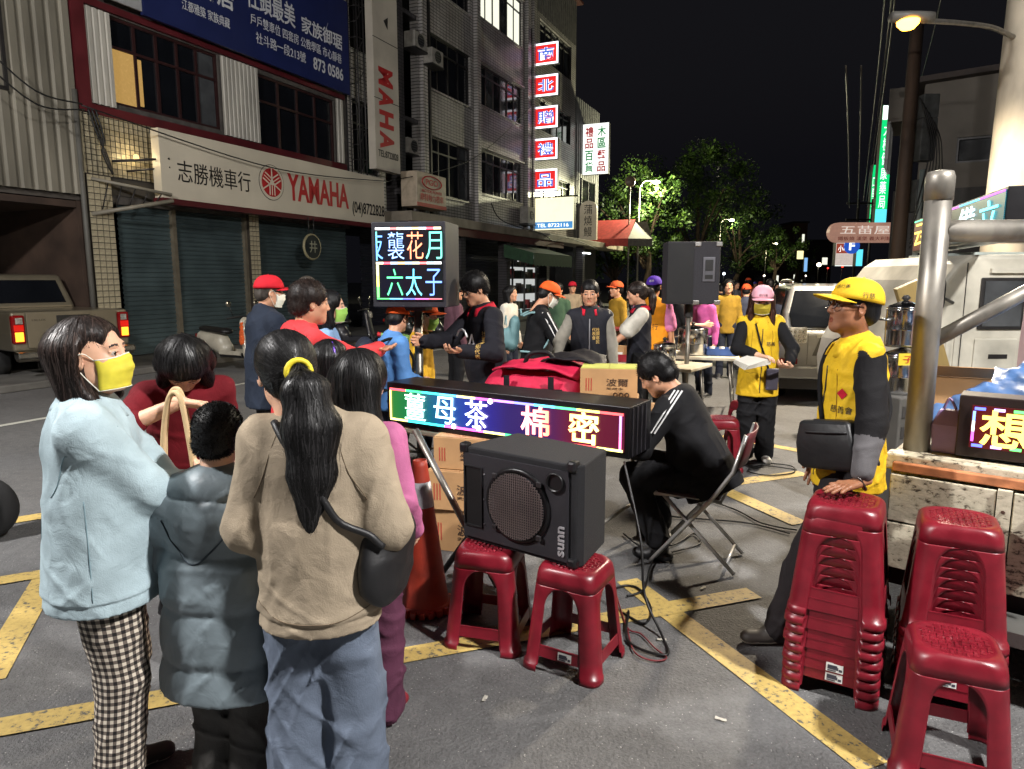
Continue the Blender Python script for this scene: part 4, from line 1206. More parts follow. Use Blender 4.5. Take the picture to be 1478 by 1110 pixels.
for dx in (0, .3):
    for dy in (0, .3): tube('post', FRAME_DARK, ml, [(dx, dy, 3.3), (dx, dy, 11)], .025, 6)
for k_ in range(18):
    z = 3.5 + k_ * .42
    tube('rung', FRAME_DARK, ml, [(0, 0, z), (.3, 0, z + (.42 if k_ % 2 else 0))], .014, 6); tube('rung', FRAME_DARK, ml, [(0, 0, z), (0, .3, z)], .014, 6)

# small dealer sign
pg = thing('dealer_sign', 'cream box sign with red oval logo beside the end of the white sign board', 'sign', st(S0 + 10.45, FACADE), STREET_ROT)
MB().b2((0, -.95, 4.05), (1.9, -.35, 5.15)).build('panel', mat('sign_cream', (188, 172, 150), .5, var=.12), pg, bevel=.02)
MB().tube([(.95 + .62 * math.cos(a), -.957, 4.86 + .20 * math.sin(a)) for a in np.linspace(0, 6.283, 33)[:-1]], .022, 6, closed=True).build('oval', RED, pg, smooth=True)
lettering('lettering', 'PGO', RED, pg, (.55, -.956, 4.77), X_, Z_, .8, .19, offset=.03)
lettering('lettering', 'MOTOR POWER', RED, pg, (.3, -.956, 4.52), X_, Z_, 1.3, .1, offset=.02)
lettering('lettering', '摩特動力機車', RED, pg, (.2, -.956, 4.25), X_, Z_, 1.5, .24, offset=.01)
MB().b2((.004, -.958, 4.06), (1.896, -.952, 4.18)).build('red_stripe', RED, pg)

# ------------------------------------------------------------------ tiled apartment building
B2S = S0 + X1 + .05
b2 = thing('tiled_apartment_building', 'four storey grey tiled apartment building with many sliding windows', 'building', st(B2S, FACADE), STREET_ROT)
q = lambda s: s - B2S
W2 = q(37.45)
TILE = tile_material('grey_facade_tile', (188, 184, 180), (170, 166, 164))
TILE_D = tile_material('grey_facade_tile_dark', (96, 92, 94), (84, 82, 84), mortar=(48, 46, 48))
A0, A1, B0, B1_, C0, C1 = q(21.95), q(25.2), q(25.95), q(30.3), q(31.9), q(37.2)
hol = []
for z0, z1 in ((5.2, 6.95), (8.65, 10.25), (11.95, 13.9)): hol.append((B0, B1_, z0, z1))
for z0, z1 in ((4.75, 6.75), (8.35, 10.2), (11.7, 13.4)): hol.append((A0, A1, z0, z1))
for z0, z1 in ((5.2, 6.9), (8.9, 10.4), (12.2, 13.9)): hol.append((C0 + .5, C1 - .3, z0, z1))
rec = (q(19.25), q(21.35), 3.9, 16.2); hol.append(rec)
hol += [(q(17.6), q(18.9), 4.9, 7.0), (q(17.6), q(18.9), 8.4, 10.4)]
wall_holes('wall', TILE, b2, 0, W2, 3.85, 16.2, hol, 0, .3)
box('back_wall', mat('dark_interior', (16, 14, 13), .9), b2, (0, 1.6, 3.9), (W2, 9, 16.1))
box('side_wall', TILE, b2, (W2, .001, 3.85), (W2 + .2, 9, 16.2))
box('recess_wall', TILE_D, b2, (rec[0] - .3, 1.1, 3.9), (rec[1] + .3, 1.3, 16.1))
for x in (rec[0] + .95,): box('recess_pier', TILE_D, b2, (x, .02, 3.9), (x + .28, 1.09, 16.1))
for z in (4.2, 7.55, 10.9): 
    window(b2, rec[0] + .1, rec[0] + .85, z + .4, z + 2.6, n=1, transom=.25, y=1.05); window(b2, rec[0] + 1.3, rec[1] - .05, z + .4, z + 2.6, n=1, transom=.25, y=1.05)
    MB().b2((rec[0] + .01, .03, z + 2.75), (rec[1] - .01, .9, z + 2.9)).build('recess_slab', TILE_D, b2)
for i, (z0, z1) in enumerate(((5.2, 6.95), (8.65, 10.25), (11.95, 13.9))):
    pn = [[GLASS_DARK, GLASS_MID, GLASS_DARK, GLASS_MID, GLASS_DARK, GLASS_MID], [GLASS_DARK, GLASS_MID, GLASS_DARK, GLASS_MID, GLASS_DARK, GLASS_MID], [GLASS_LIT, GLASS_LIT, GLASS_LIT, GLASS_MID, GLASS_LIT, GLASS_LIT]][i]
    window(b2, B0, B1_, z0, z1, n=6, transom=.25, y=.16, panes=pn)
    MB().b2((B0 - .1, -.10, z1 + .02), (B1_ + .1, -.002, z1 + .09)).build('window_hood', TILE, b2)
    MB().b2((B0 - .05, -.05, z0 - .07), (B1_ + .05, -.002, z0 - .005)).build('sill', TILE, b2)
for i, (z0, z1) in enumerate(((4.75, 6.75), (8.35, 10.2), (11.7, 13.4))):
    window(b2, A0, A1, z0, z1, n=4, transom=.25, y=.16, panes=[[GLASS_DARK, GLASS_DARK, GLASS_DARK, GLASS_MID], [GLASS_DARK], [GLASS_DARK]][i])
    MB().b2((A0 - .05, -.05, z0 - .07), (A1 + .05, -.002, z0 - .005)).build('sill', TILE, b2)
for i, (z0, z1) in enumerate(((5.2, 6.9), (8.9, 10.4), (12.2, 13.9))): window(b2, C0 + .5, C1 - .3, z0, z1, n=5, transom=.2, y=.16, panes=[GLASS_DARK, GLASS_DARK, GLASS_MID])
for z0 in (4.9, 8.4): window(b2, q(17.6), q(18.9), z0, z0 + 2.05, n=2, transom=.3, y=.16)
for x in (q(21.4), q(25.5), q(30.6), q(31.3)): MB().b2((x, -.16, 3.86), (x + .30, -.002, 15.6)).build('pilaster', TILE, b2)
MB().b2((q(21.9), -.12, 3.86), (q(22.0), -.002, 13)).build('downpipe', FRAME_DARK, b2)
MB().b2((q(31.0), -.14, 5), (q(31.1), -.04, 13)).build('downpipe', FRAME_DARK, b2)
corrugated('parapet_cladding', mat('parapet_metal', (120, 118, 112), .5, metal=.3, var=.2), b2, C0 - .2, W2, 14.1, 16.3, y=-.02, pitch=.3, depth=.05)
MB().b2((C0 - .4, -.3, 16.3), (W2 + .5, 2, 16.42)).build('roof_edge', mat('roof_edge_red', (78, 40, 34), .6), b2)
# ground floor fascia, columns and shops
box('fascia', mat('fascia_concrete', (150, 140, 124), .7, var=.25, vscale=1.5), b2, (q(18.9), -1.15, 3.52), (q(44), .01, 3.84), bevel=.03)
box('fascia_lip', mat('fascia_red', (92, 44, 40), .6, var=.2), b2, (q(18.9), -1.1, 3.24), (q(33), -.98, 3.515))
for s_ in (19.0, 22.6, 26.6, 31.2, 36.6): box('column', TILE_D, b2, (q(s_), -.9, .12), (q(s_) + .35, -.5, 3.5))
SHUT2 = mat('shutter_dark', (54, 56, 68), .5, metal=.3, var=.2)
for a, b in ((19.4, 22.5), (22.9, 26.5), (26.9, 30.4)): corrugated('roller_shutter', SHUT2, b2, q(a), q(b), .14, 3.4, y=1.2, pitch=.12, depth=.025, vertical=False)
box('shop_floor_wall', mat('shop_wall_dark', (38, 36, 40), .8), b2, (q(36.4), 1.1, .12), (q(44), 1.2, 3.5))
aircon('grey air conditioner high on the recessed bay of the tiled building', b2, q(20.6), 9.25)
aircon('grey air conditioner at the top corner of the tiled recess, above the window', b2, q(21.45), 8.95, y=-.5)
aircon('small air conditioner in the lower recess of the tiled building', b2, q(19.7), 6.1, y=.1)
aircon('air conditioner with bright fan beside the lower recess of the tiled building', b2, q(20.7), 5.95, y=.05)
aircon('white air conditioner low on the tiled wall right of the windows', b2, q(29.7), 4.25, w=.9, h=.75, y=-.55)

# lit shop window with shelves of goods
sh = thing('lit_shop', 'brightly lit shop front with glass shelves of goods under the tiled building', 'shop', st(31.5, FACADE), STREET_ROT)
box('back_wall', glow('shop_back', (225, 228, 225), .5, (180, 180, 175)), sh, (.02, 1.6, .15), (4.6, 1.7, 3.3))
box('frame', FRAME_DARK, sh, (0, 1.0, 3.0), (4.7, 1.1, 3.45))
for x in (0, 1.5, 3.05, 4.6): box('mullion', FRAME_AL, sh, (x, 1.0, .12), (x + .07, 1.08, 3.0))
for z in (1.0, 1.75, 2.35): box('shelf', FRAME_AL, sh, (.1, 1.2, z), (4.55, 1.55, z + .05))
goods = [mat('goods_%d' % i, c, .5) for i, c in enumerate([(60, 50, 45), (120, 110, 90), (150, 40, 40), (40, 60, 40), (70, 70, 80)])]
for z in (1.05, 1.8, 2.4, .2):
    x = .15
    while x < 4.4:
        w = rng.uniform(.10, .3); h = rng.uniform(.15, .5)
        MB().b2((x, 1.25, z), (x + w, 1.5, z + h)).build('boxed_goods', rng.choice(goods), sh); x += w + rng.uniform(.03, .25)
# green awning and red awning
def awning(name, label, m, s0_, n0, w, d, z1, z0, val=.25, m2=None):
    o = thing(name, label, 'awning', st(s0_, n0), STREET_ROT)
    mesh_obj('canopy', [(0, 0, z1), (w, 0, z1), (w, -d, z0), (0, -d, z0)], [(0, 1, 2, 3)], m, o, solid=.02)
    vs_ = []; nn = 24
    for i in range(nn + 1): vs_ += [(w * i / nn, -d, z0), (w * i / nn, -d - .01, z0 - val - (.06 if i % 2 else 0))]
    mesh_obj('valance', vs_, [(2 * i, 2 * i + 2, 2 * i + 3, 2 * i + 1) for i in range(nn)], m2 or m, o, solid=.01)
    for x in (0, w): mesh_obj('side_flap', [(x, 0, z1), (x, -d, z0), (x, -d, z0 - val), (x, 0, z0 - val * .3)], [(0, 1, 2, 3)], m, o, solid=.01)
    for x in (.1, w - .1): tube('arm', FRAME_AL, o, [(x, 0, z0 - .3), (x, -d + .05, z0 - .03)], .02)
    return o
awning('green_awning', 'green scalloped awning under the tiled building', mat('awning_green', (52, 84, 58), .7, var=.2), 26.0, 11.95, 4.6, 1.3, 3.1, 2.75, .45)
ra = thing('red_awning', 'faded red and grey awning hood at the corner before the trees', 'awning', st(40.0, 13.0), STREET_ROT - math.pi / 2)
RA = mat('awning_red', (196, 74, 70), .7, var=.15); GA = mat('awning_grey', (120, 114, 104), .7, var=.2)
for a, b, m_, z1, y1 in ((0, 1.35, RA, 5.25, 0), (1.35, 2.5, RA, 5.25, 0), (2.5, 3.7, GA, 5.1, .9)):
    mesh_obj('hood_panel', [(a, 1.6, z1), (b - (.5 if m_ is GA else 0), 1.6, z1), (b, 0 + y1, 4.05), (a, 0, 4.05)], [(0, 1, 2, 3)], m_, ra, solid=.02)
    mesh_obj('valance', [(a, 0, 4.05), (b, y1, 4.05), (b, y1, 3.62), (a, -.01, 3.66)], [(0, 1, 2, 3)], m_, ra, solid=.01)
for x in (.1, 3.4): tube('arm', FRAME_AL, ra, [(x, 1.6, 3.7), (x, .2, 3.95)], .03)
# fluorescent tube under the canopy
ft = thing('fluorescent_lamp', 'lit fluorescent tube lamp under the canopy by the shop', 'lamp', st(36.3, FACADE - 1.0, 3.15), STREET_ROT)
MB().b2((0, -.05, .02), (1.3, .05, .09)).build('housing', FRAME_AL, ft)
MB().tube([(.04, 0, 0), (1.26, 0, 0)], .03, 8).build('tube', glow('fluoro', (240, 250, 255), 9.0), ft, smooth=True)
# sign column of five red boxes
LT = mat('lightbox_side', (60, 58, 56), .5)
BLUEL = mat('sign_blue_letter', (40, 80, 170), .5, var=0, emit=(70, 120, 230), es=.55)
WHG = mat('lightbox_white', (220, 220, 220), .5, var=0, emit=(245, 245, 255), es=1.5)
REDG = mat('lightbox_red', (200, 30, 30), .5, var=.06, emit=(225, 40, 38), es=.75)
for ch, y0, y1 in zip('南北贈禮品', (62, 108, 153, 199, 243), (97, 142, 188, 233, 278)):
    s_ = 31.55; zc = (fs(770, y0 + 2)[1] + fs(770, y1)[1]) / 2; hh = (fs(770, y0 + 2)[1] - fs(770, y1)[1]) / 2 * .95
    o = thing('light_box_sign', 'red lit box sign with blue character %s in the vertical column' % {'南': 'one, topmost', '北': 'two, second from top', '贈': 'three, at the middle', '禮': 'four, second from bottom', '品': 'five, lowest'}[ch], 'sign', st(s_, FACADE - .05, zc), STREET_ROT - math.pi / 2, 'vertical column of lit box signs')
    # local x to the street, local -y toward the viewer
    w = 1.2
    MB().b2((0, 0, -hh), (w, .25, hh)).build('box', LT, o)
    MB().b2((.004, -.012, -hh + .004), (w - .004, -.002, hh - .004)).build('face', WHG, o)
    MB().b2((.09, -.018, -hh + .09), (w - .09, -.014, hh - .09)).build('red_field', REDG, o)
    lettering('lettering_halo', ch, WHG, o, (.20, -.022, -hh + .20), X_, Z_, w - .40, 2 * hh - .40, offset=.04)
    lettering('lettering', ch, BLUEL, o, (.20, -.028, -hh + .20), X_, Z_, w - .40, 2 * hh - .40, offset=.008)
    tube('bracket', FRAME_DARK, o, [(-.1, .1, hh * .8), (w, .1, hh * .8)], .02)
o = thing('light_box_sign', 'cream lit rectangular box sign with blue strip below the red boxes', 'sign', st(31.55, FACADE - .05, 4.05), STREET_ROT - math.pi / 2)
MB().b2((0, 0, 0), (2.05, .3, 1.5)).build('box', LT, o)
MB().b2((.004, -.012, .004), (2.046, -.002, 1.496)).build('face', mat('lightbox_cream', (225, 220, 190), .5, var=.25, vscale=1.2, emit=(245, 238, 195), es=.95), o)
MB().b2((.05, -.018, .06), (2.0, -.014, .38)).build('blue_strip', mat('lightbox_cyan', (90, 160, 200), .5, var=.2, emit=(80, 150, 215), es=.6), o)
lettering('lettering', 'TEL 8722116', WHG, o, (.2, -.021, .14), X_, Z_, 1.6, .16)
tube('bracket', FRAME_DARK, o, [(-.1, .15, 1.55), (2.2, .15, 1.55)], .03)
# neighbouring grey metal-clad building with hanging signs
b3 = thing('grey_clad_building', 'grey metal clad building behind the white hanging sign', 'building', st(37.7, FACADE), STREET_ROT)
corrugated('cladding', mat('clad_grey', (120, 120, 120), .6, metal=.2, var=.15), b3, 0, 4.3, 3.84, 11.6, pitch=.35, depth=.05)
box('wall', mat('clad_inner', (70, 70, 70), .8), b3, (0, .05, .12), (4.3, 8, 11.5))
window(b3, .9, 3.4, 5.6, 7.4, n=2, transom=0, y=-.06)
o = thing('hanging_light_sign', 'white lit sign with red and green Chinese lettering hanging off the grey building', 'sign', st(38.9, FACADE - .05, 7.6), STREET_ROT - math.pi / 2)
MB().b2((0, 0, 0), (1.5, .3, 2.75)).build('box', LT, o)
MB().b2((.004, -.012, .004), (1.496, -.002, 2.746)).build('face', mat('lightbox_bright', (230, 232, 228), .5, var=0, emit=(248, 252, 245), es=1.0), o)
GRN = mat('sign_green', (30, 140, 80), .5, var=0, emit=(40, 160, 90), es=.35); RDL = mat('sign_red_l', (190, 40, 50), .5, var=0, emit=(200, 50, 60), es=.3)
lettering('lettering', '木區', GRN, o, (.86, -.018, 1.38), X_, Z_, .48, 1.25, offset=.022, extrude=.004, vertical=True); lettering('lettering', '藝品', RDL, o, (.86, -.018, .1), X_, Z_, .48, 1.25, offset=.022, extrude=.004, vertical=True)
lettering('lettering', '禮品', RDL, o, (.14, -.018, 1.38), X_, Z_, .48, 1.25, offset=.022, extrude=.004, vertical=True); lettering('lettering', '百貨', GRN, o, (.14, -.018, .1), X_, Z_, .48, 1.25, offset=.022, extrude=.004, vertical=True)
o = thing('arched_sign', 'cream arched hanging sign with black Chinese lettering above the red awning', 'sign', st(38.5, FACADE - .05, 3.95), STREET_ROT - math.pi / 2)
pl = [(0, 0), (1.0, 0), (1.0, 1.75)] + [(.5 + .5 * math.cos(a), 1.75 + .42 * math.sin(a)) for a in np.linspace(0, math.pi, 13)[1:-1]] + [(0, 1.75)]
MB().prism(pl, 0, .22, 1).build('panel', mat('arch_sign', (196, 186, 166), .5, var=.06, emit=(210, 195, 165), es=.15), o)
lettering('lettering', '蒲燒鰻', BLK, o, (.26, -.006, .15), X_, Z_, .48, 1.85, vertical=True)
# utility cable along the fascia
fc = thing('fascia_cable', 'black cable drooping along the canopy edge of the tiled building', 'cable', st(0, 0))
tube('cable', mat('wire_black', (20, 19, 18), .6), fc, spline([st(24.5, 11.8, 4.6), st(25.5, 11.75, 4.0), st(29.5, 11.7, 3.75), st(31, 11.7, 3.5), st(33, 11.7, 3.75), st(38, 11.7, 3.4)]), .02)

for i, (a, b, sag, lab) in enumerate([((-30, 60), (118, 150), .25, 'black service cable slanting down to the tiled corner, upper one'), ((-30, 84), (122, 158), .3, 'black service cable slanting down to the tiled corner, lower one'), ((118, 152), (560, 262), .35, 'thin cable drooping along the top of the white sign board'), ((560, 262), (770, 150), .8, 'thin cable rising across the tiled facade to the box signs')]):
    (s0_, z0), (s1_, z1) = fs(*a, 12.2), fs(*b, 12.2); A_, B_ = st(s0_, 12.2, z0), st(s1_, 12.2, z1); M_ = (A_ + B_) / 2 - Vector((0, 0, sag))
    o = tube('service_cable', mat('wire_black', (20, 19, 18)), None, spline([A_, M_, B_], 8), .014, 6); tag(o, lab, 'cable', 'service cables on the left facades')
# ------------------------------------------------------------------ poles and street lamps
CONC = mat('pole_concrete', (176, 166, 148), .8, var=.22, vscale=3, bump=.3, bscale=50, stretch=(1, 1, .35))
STEEL = mat('galvanised_steel', (136, 132, 124), .42, metal=.75, var=.25, vscale=9, bump=.15, bscale=60)
cp = thing('concrete_pole', 'thick pale concrete utility pole at the right edge carrying the orange lamp', 'pole', (7.72, 11.0, 0))
MB().tube([(0, 0, 0), (.02, 0, 4), (.04, 0, 9.5)], [.38, .355, .32], 28).build('shaft', CONC, cp, smooth=True)
for z, a in ((3.95, -1.9), (2.65, -1.95), (5.3, -1.75), (4.6, -1.3)): MB().lathe([(.022, 0), (.022, .03)], (.36 * math.cos(a), .36 * math.sin(a), z), 10, Matrix.Rotation(R(90), 3, 'X')).build('bolt_hole', FRAME_DARK, cp)
for z in (2.3, 2.42): MB().tube([(.375 * math.cos(a), .375 * math.sin(a), z + .03 * math.sin(a)) for a in np.linspace(0, 6.283, 25)[:-1]], .012, 6, closed=True).build('strap', mat('wire_black', (20, 19, 18)), cp, smooth=True)
tube('lamp_arm', STEEL, cp, spline([(-.3, -.1, 5.25), (-.9, -.5, 5.25), (-1.7, -1.05, 5.12), (-2.4, -1.42, 5.02)]), .035)
hd = MB(); hd.loft([[Vector((x, -1.5 + .13 * w * math.cos(a), .06 * math.sin(a) + 5.04)) for a in np.linspace(0, 6.283, 13)[:-1]] for x, w in ((-2.3, .35), (-2.4, .8), (-2.65, 1), (-2.85, .7))])
hdo = hd.build('lamp_head', mat('lamp_housing', (90, 88, 84), .5), cp, smooth=True)
MB().lathe([(.0, -.11), (.08, -.095), (.13, -.04), (.135, .0)], (-2.63, -1.5, 4.99), 18, cap0=False).build('lamp_glass', glow('sodium', (255, 172, 50), 16.0), hdo, smooth=True)
def lamp_light(name, pos, power, color, parent, size=.18, spot=None):
    L_ = bpy.data.lights.new(name, 'SPOT' if spot else 'POINT'); L_.energy = power; L_.color = color; L_.shadow_soft_size = size
    if spot: L_.spot_size = spot; L_.spot_blend = .5
    o = bpy.data.objects.new(name, L_); link(o); o.location = pos; return o
lamp_light('sodium_light', (5.09, 9.5, 4.80), LAMP_ORANGE_POWER, (1, .86, .66), cp, spot=R(165))
# the white street lamp on the near side, behind the photographer
lp2 = thing('street_lamp', 'tall grey street lamp with white light standing behind the viewpoint', 'street lamp', (LAMP_WHITE_POS[0] + 1.6, LAMP_WHITE_POS[1], 0))
tube('post', STEEL, lp2, [(0, 0, 0), (0, 0, 6.4)], [.09, .06], 14)
tube('arm', STEEL, lp2, spline([(0, 0, 6.3), (-.5, 0, 6.65), (-1.3, 0, 6.72)]), .035)
MB().b2((-1.95, -.14, 6.66), (-1.25, .14, 6.76)).build('head', mat('lamp_housing', (90, 88, 84)), lp2, bevel=.03)
MB().b2((-1.9, -.11, 6.64), (-1.3, .11, 6.655)).build('led_panel', glow('led_white', (255, 244, 226), 10.0), lp2)
lamp_light('white_light', (LAMP_WHITE_POS[0], LAMP_WHITE_POS[1], 6.55), LAMP_WHITE_POWER, (1, .97, .94), lp2, .25)

lp3 = thing('street_lamp', 'second grey street lamp with white light, added out of view at the left as fill', 'street lamp', (LAMP_LEFT_POS[0] - 1.6, LAMP_LEFT_POS[1], 0), math.pi)  # lamp added outside the view to fill in light from the left
for ch in lp2.children: c_ = ch.copy(); link(c_, lp3)
lamp_light('white_light_left', (LAMP_LEFT_POS[0], LAMP_LEFT_POS[1], 6.55), LAMP_LEFT_POWER, (1, .97, .95), lp3, .25)
up_ = thing('utility_pole', 'brown rusty utility pole with boxes and cables in front of the green sign', 'pole', (8.75, 16.0, 0))
RUST = mat('pole_brown', (64, 48, 36), .75, var=.3, vscale=3, stretch=(1, 1, .2))
MB().tube([(0, 0, 0), (.03, 0, 7.2)], [.17, .13], 16).build('shaft', RUST, up_, smooth=True)
for z, h in ((4.3, .9), (5.2, .5), (3.2, .7)): MB().b2((.2, -.2, z), (.55, .1, z + h)).build('cable_box', mat('box_grey', (72, 74, 74), .6, var=.3), up_, bevel=.02)
tube('riser_pipe', mat('riser_pipe', (120, 130, 128), .5), up_, [(.28, -.2, 1), (.30, -.2, 4.1)], .06)
for k_ in range(6): tube('cable_loop', mat('wire_black', (20, 19, 18)), up_, spline([(.1 + .07 * k_, -.22, 5.6 - .1 * k_), (.35 + .05 * k_, -.3, 4.6), (.25 + .08 * k_, -.26, 3.6), (.15, -.2, 2.9 - .1 * k_)]), .014)
WIRE = mat('overhead_wire', (66, 62, 56), .4, metal=.5)
for i, (xt, yt, xb, yb) in enumerate([(1221, 95, 1226, 300), (1243, 95, 1238, 300), (1279, -20, 1246, 290), (1289, -20, 1250, 290), (1294, -20, 1252, 300), (1362, -20, 1325, 130)]):
    o = tube('overhead_wire', WIRE, None, spline([dp(xt, yt, 12), dp((xt + xb) / 2 + 1, (yt + yb) / 2 + 4, 20), dp(xb, yb, 40)], 6), .014 if i < 5 else .01, 6)
    tag(o, 'thin overhead power wire running down the street, number %s from the left' % ['one', 'two', 'three', 'four', 'five', 'six'][i], 'wire', 'overhead power wires')
fp_ = thing('far_pole', 'distant steel pole frame with cross arms under the overhead wires', 'pole', (dp(1240, 404, 40).x, 40, 0))
for dx in (-.35, .45): tube('post', FRAME_DARK, fp_, [(dx, 0, 0), (dx, 0, 6.2)], .07)
for z in (4.2, 5.0, 5.9): MB().b2((-1.0, -.05, z), (1.3, .05, z + .1)).build('cross_arm', FRAME_DARK, fp_)

# ------------------------------------------------------------------ right-hand building
rb = thing('grey_building', 'plain grey rendered building behind the concrete pole at right', 'building', (11.9, 21, 0), R(-31))
RW = mat('grey_render', (98, 92, 84), .85, var=.18, vscale=.8)
wall_holes('wall', RW, rb, 0, 14, 0, 7.4, [(.9, 2.6, 5.0, 5.7), (5, 7, 5.0, 5.9)], 0, .3)
box('side_wall', RW, rb, (-.02, .3, 0), (.25, 14, 7.4)); box('back_wall', mat('dark_interior', (16, 14, 13)), rb, (.3, 2, 0), (14, 12, 7.3))
mesh_obj('roof', [(-.3, -.4, 7.4), (14.2, -.4, 7.9), (14.2, 12, 7.9), (-.3, 12, 7.4)], [(0, 1, 2, 3)], mat('roof_dark', (60, 52, 48), .8), rb, solid=.15)
window(rb, .9, 2.6, 5.0, 5.7, n=2, transom=0, y=.15); window(rb, 5, 7, 5.0, 5.9, n=2, transom=0, y=.15)
MB().b2((-.6, -.08, .0), (14, -.002, 4.3)).build('lower_cladding', mat('clad_dark', (52, 48, 44), .7, var=.2), rb)
MB().b2((3, 2, 7.9), (5.5, 5, 9.6)).build('rooftop_tank', mat('tank_grey', (80, 76, 70), .6), rb)
MB().b2((-1.0, 1.5, 6.6), (-.05, 4, 7.6)).build('balcony_box', RW, rb)
for k_ in range(4): MB().b2((-1.0, 1.4 + .5 * k_, 5.2), (-.9, 1.5 + .5 * k_, 6.6)).build('balcony_bar', FRAME_AL, rb)

# ------------------------------------------------------------------ lit signs down the right side
def lightsign(name, label, pxs, Y, m, depth=.3, arch=False):
    x0, y0, x1, y1 = pxs; a = dp(x0, y1, Y); b = dp(x1, y0, Y)
    o = thing(name, label, 'sign', (a.x, Y, a.z))
    w, h = b.x - a.x, b.z - a.z
    MB().b2((0, .012, 0), (w, depth, h)).build('box', LT, o); MB().b2((.004, 0, .004), (w - .004, .01, h - .004)).build('face', m, o)
    return o, w, h
GREEN_L = mat('lit_green', (0, 140, 80), .5, var=.05, emit=(10, 190, 105), es=1.1)
WH = mat('lit_white', (220, 220, 220), .5, var=.05, emit=(235, 245, 240), es=1.3)
o, w, h = lightsign('vertical_lit_sign', 'tall green lit vertical sign with white lettering behind the utility pole', (1262, 152, 1292, 322), 38, GREEN_L)
MB().b2((.01, -.012, h * .88), (w - .01, -.004, h - .01)).build('white_cap', WH, o)
lettering('lettering', '大樹健康藥局', WH, o, (w * .2, -.02, h * .12), X_, Z_, w * .55, h * .74, vertical=True)
MB().b2((.01, -.012, .02), (w - .01, -.004, h * .12)).build('cyan_foot', mat('lit_cyan', (90, 200, 220), .5, emit=(90, 210, 230), es=1.0), o)
o, w, h = lightsign('vertical_lit_sign', 'small green lit vertical sign to the left of the tall green one', (1254, 238, 1266, 324), 42, GREEN_L)
lettering('lettering', '口腔牙醫', WH, o, (w * .2, -.006, h * .1), X_, Z_, w * .6, h * .7, vertical=True)
# rounded restaurant sign
a, b = dp(1196, 350, 27), dp(1290, 321, 27)
o = thing('oval_sign', 'long rounded pinkish sign with pale Chinese lettering beside the utility pole', 'sign', (a.x, 27, a.z))
w, h = b.x - a.x, b.z - a.z
pl = [(h / 2 + h / 2 * math.cos(t), h / 2 + h / 2 * math.sin(t)) for t in np.linspace(math.pi / 2, 3 * math.pi / 2, 11)] + [(w, 0), (w, h)]
MB().prism(pl, 0, .25, 1).build('panel', mat('oval_sign_pink', (196, 158, 140), .5, var=.1, emit=(200, 150, 130), es=.35), o)
lettering('lettering', '五苗屋', mat('oval_letter', (225, 215, 205), .5, emit=(230, 220, 210), es=.6), o, (w * .17, -.006, h * .42), X_, Z_, w * .78, h * .42)
lettering('lettering', '鐵板燒 漢堡 義大利麵', RED, o, (w * .14, -.006, h * .1), X_, Z_, w * .84, h * .2)
o, w, h = lightsign('lit_sign', 'red and white menu sign under the rounded pinkish sign', (1205, 348, 1236, 383), 33, mat('lit_beige', (180, 170, 160), .5, var=.3, vscale=5, emit=(215, 200, 190), es=.6))
MB().b2((.02, -.012, h * .5), (w - .02, -.004, h * .9)).build('red_band', mat('lit_brick', (160, 70, 50), .5, var=.3, emit=(180, 80, 60), es=.45), o)
lettering('lettering', '小吃店', WH, o, (w * .1, -.016, h * .56), X_, Z_, w * .8, h * .26)
a = dp(1229, 355, 30)
o = thing('round_sign', 'round blue disc sign with white mark under the rounded pinkish sign', 'sign', (a.x, 30, a.z))
MB().lathe([(.33, 0), (.33, .06)], (0, 0, 0), 24, Matrix.Rotation(R(90), 3, 'X')).build('disc', mat('lit_blue', (30, 70, 170), .5, emit=(40, 90, 200), es=.6), o)
lettering('lettering', 'F', WH, o, (-.13, -.068, -.18), X_, Z_, .24, .36, offset=.03)
o, w, h = lightsign('lit_sign', 'cyan lit pill shaped sign right of the red menu sign', (1235, 360, 1246, 384), 31, mat('lit_cyan', (90, 200, 220)))
o, w, h = lightsign('lit_sign', 'pale blue shop sign hanging further down the street', (1160, 372, 1166, 392), 70, mat('lit_paleblue', (120, 160, 200), .5, emit=(120, 170, 220), es=.9))
o, w, h = lightsign('lit_sign', 'small yellowish lit sign below the far building', (1150, 362, 1160, 374), 66, mat('lit_yellow', (220, 210, 150), .5, emit=(240, 225, 160), es=1.2))
o, w, h = lightsign('lit_sign', 'white lit shop panel at the far end of the street', (1205, 372, 1243, 384), 60, WH)
for k_, (x, y, Y, sz, c, s_, lab) in enumerate([(1182, 382, 80, .45, (255, 240, 205), 12, 'bright white far street light beyond the trees'), (1150, 368, 90, .12, (255, 230, 190), 6, 'small white far light under the trees'), (1195, 387, 75, .16, (255, 40, 30), 6, 'red traffic light glow far down the street at left'),
        (1216, 385, 75, .16, (255, 50, 30), 6, 'red traffic light glow far down the street at right'), (1163, 398, 70, .14, (255, 240, 220), 6, 'small far headlamp among the crowd'), (1045, 395, 60, .22, (235, 240, 255), 7, 'cold white far light behind the pole speaker'), (1103, 398, 70, .2, (255, 235, 210), 5, 'small warm far light above the crowd')]):
    p = dp(x, y, Y); o = thing('far_lamp', lab, 'lamp', (p.x, Y, 0), 0, 'far lights down the street')
    tube('post', FRAME_DARK, o, [(0, .1, 0), (0, .1, p.z)], .04, 6)
    MB().lathe([(.05 * sz, .5 * sz), (.4 * sz, .3 * sz), (.5 * sz, 0), (.4 * sz, -.3 * sz), (.05 * sz, -.5 * sz)], (0, 0, p.z), 12).build('lamp_globe', glow('far_%d' % k_, c, s_), o, smooth=True)

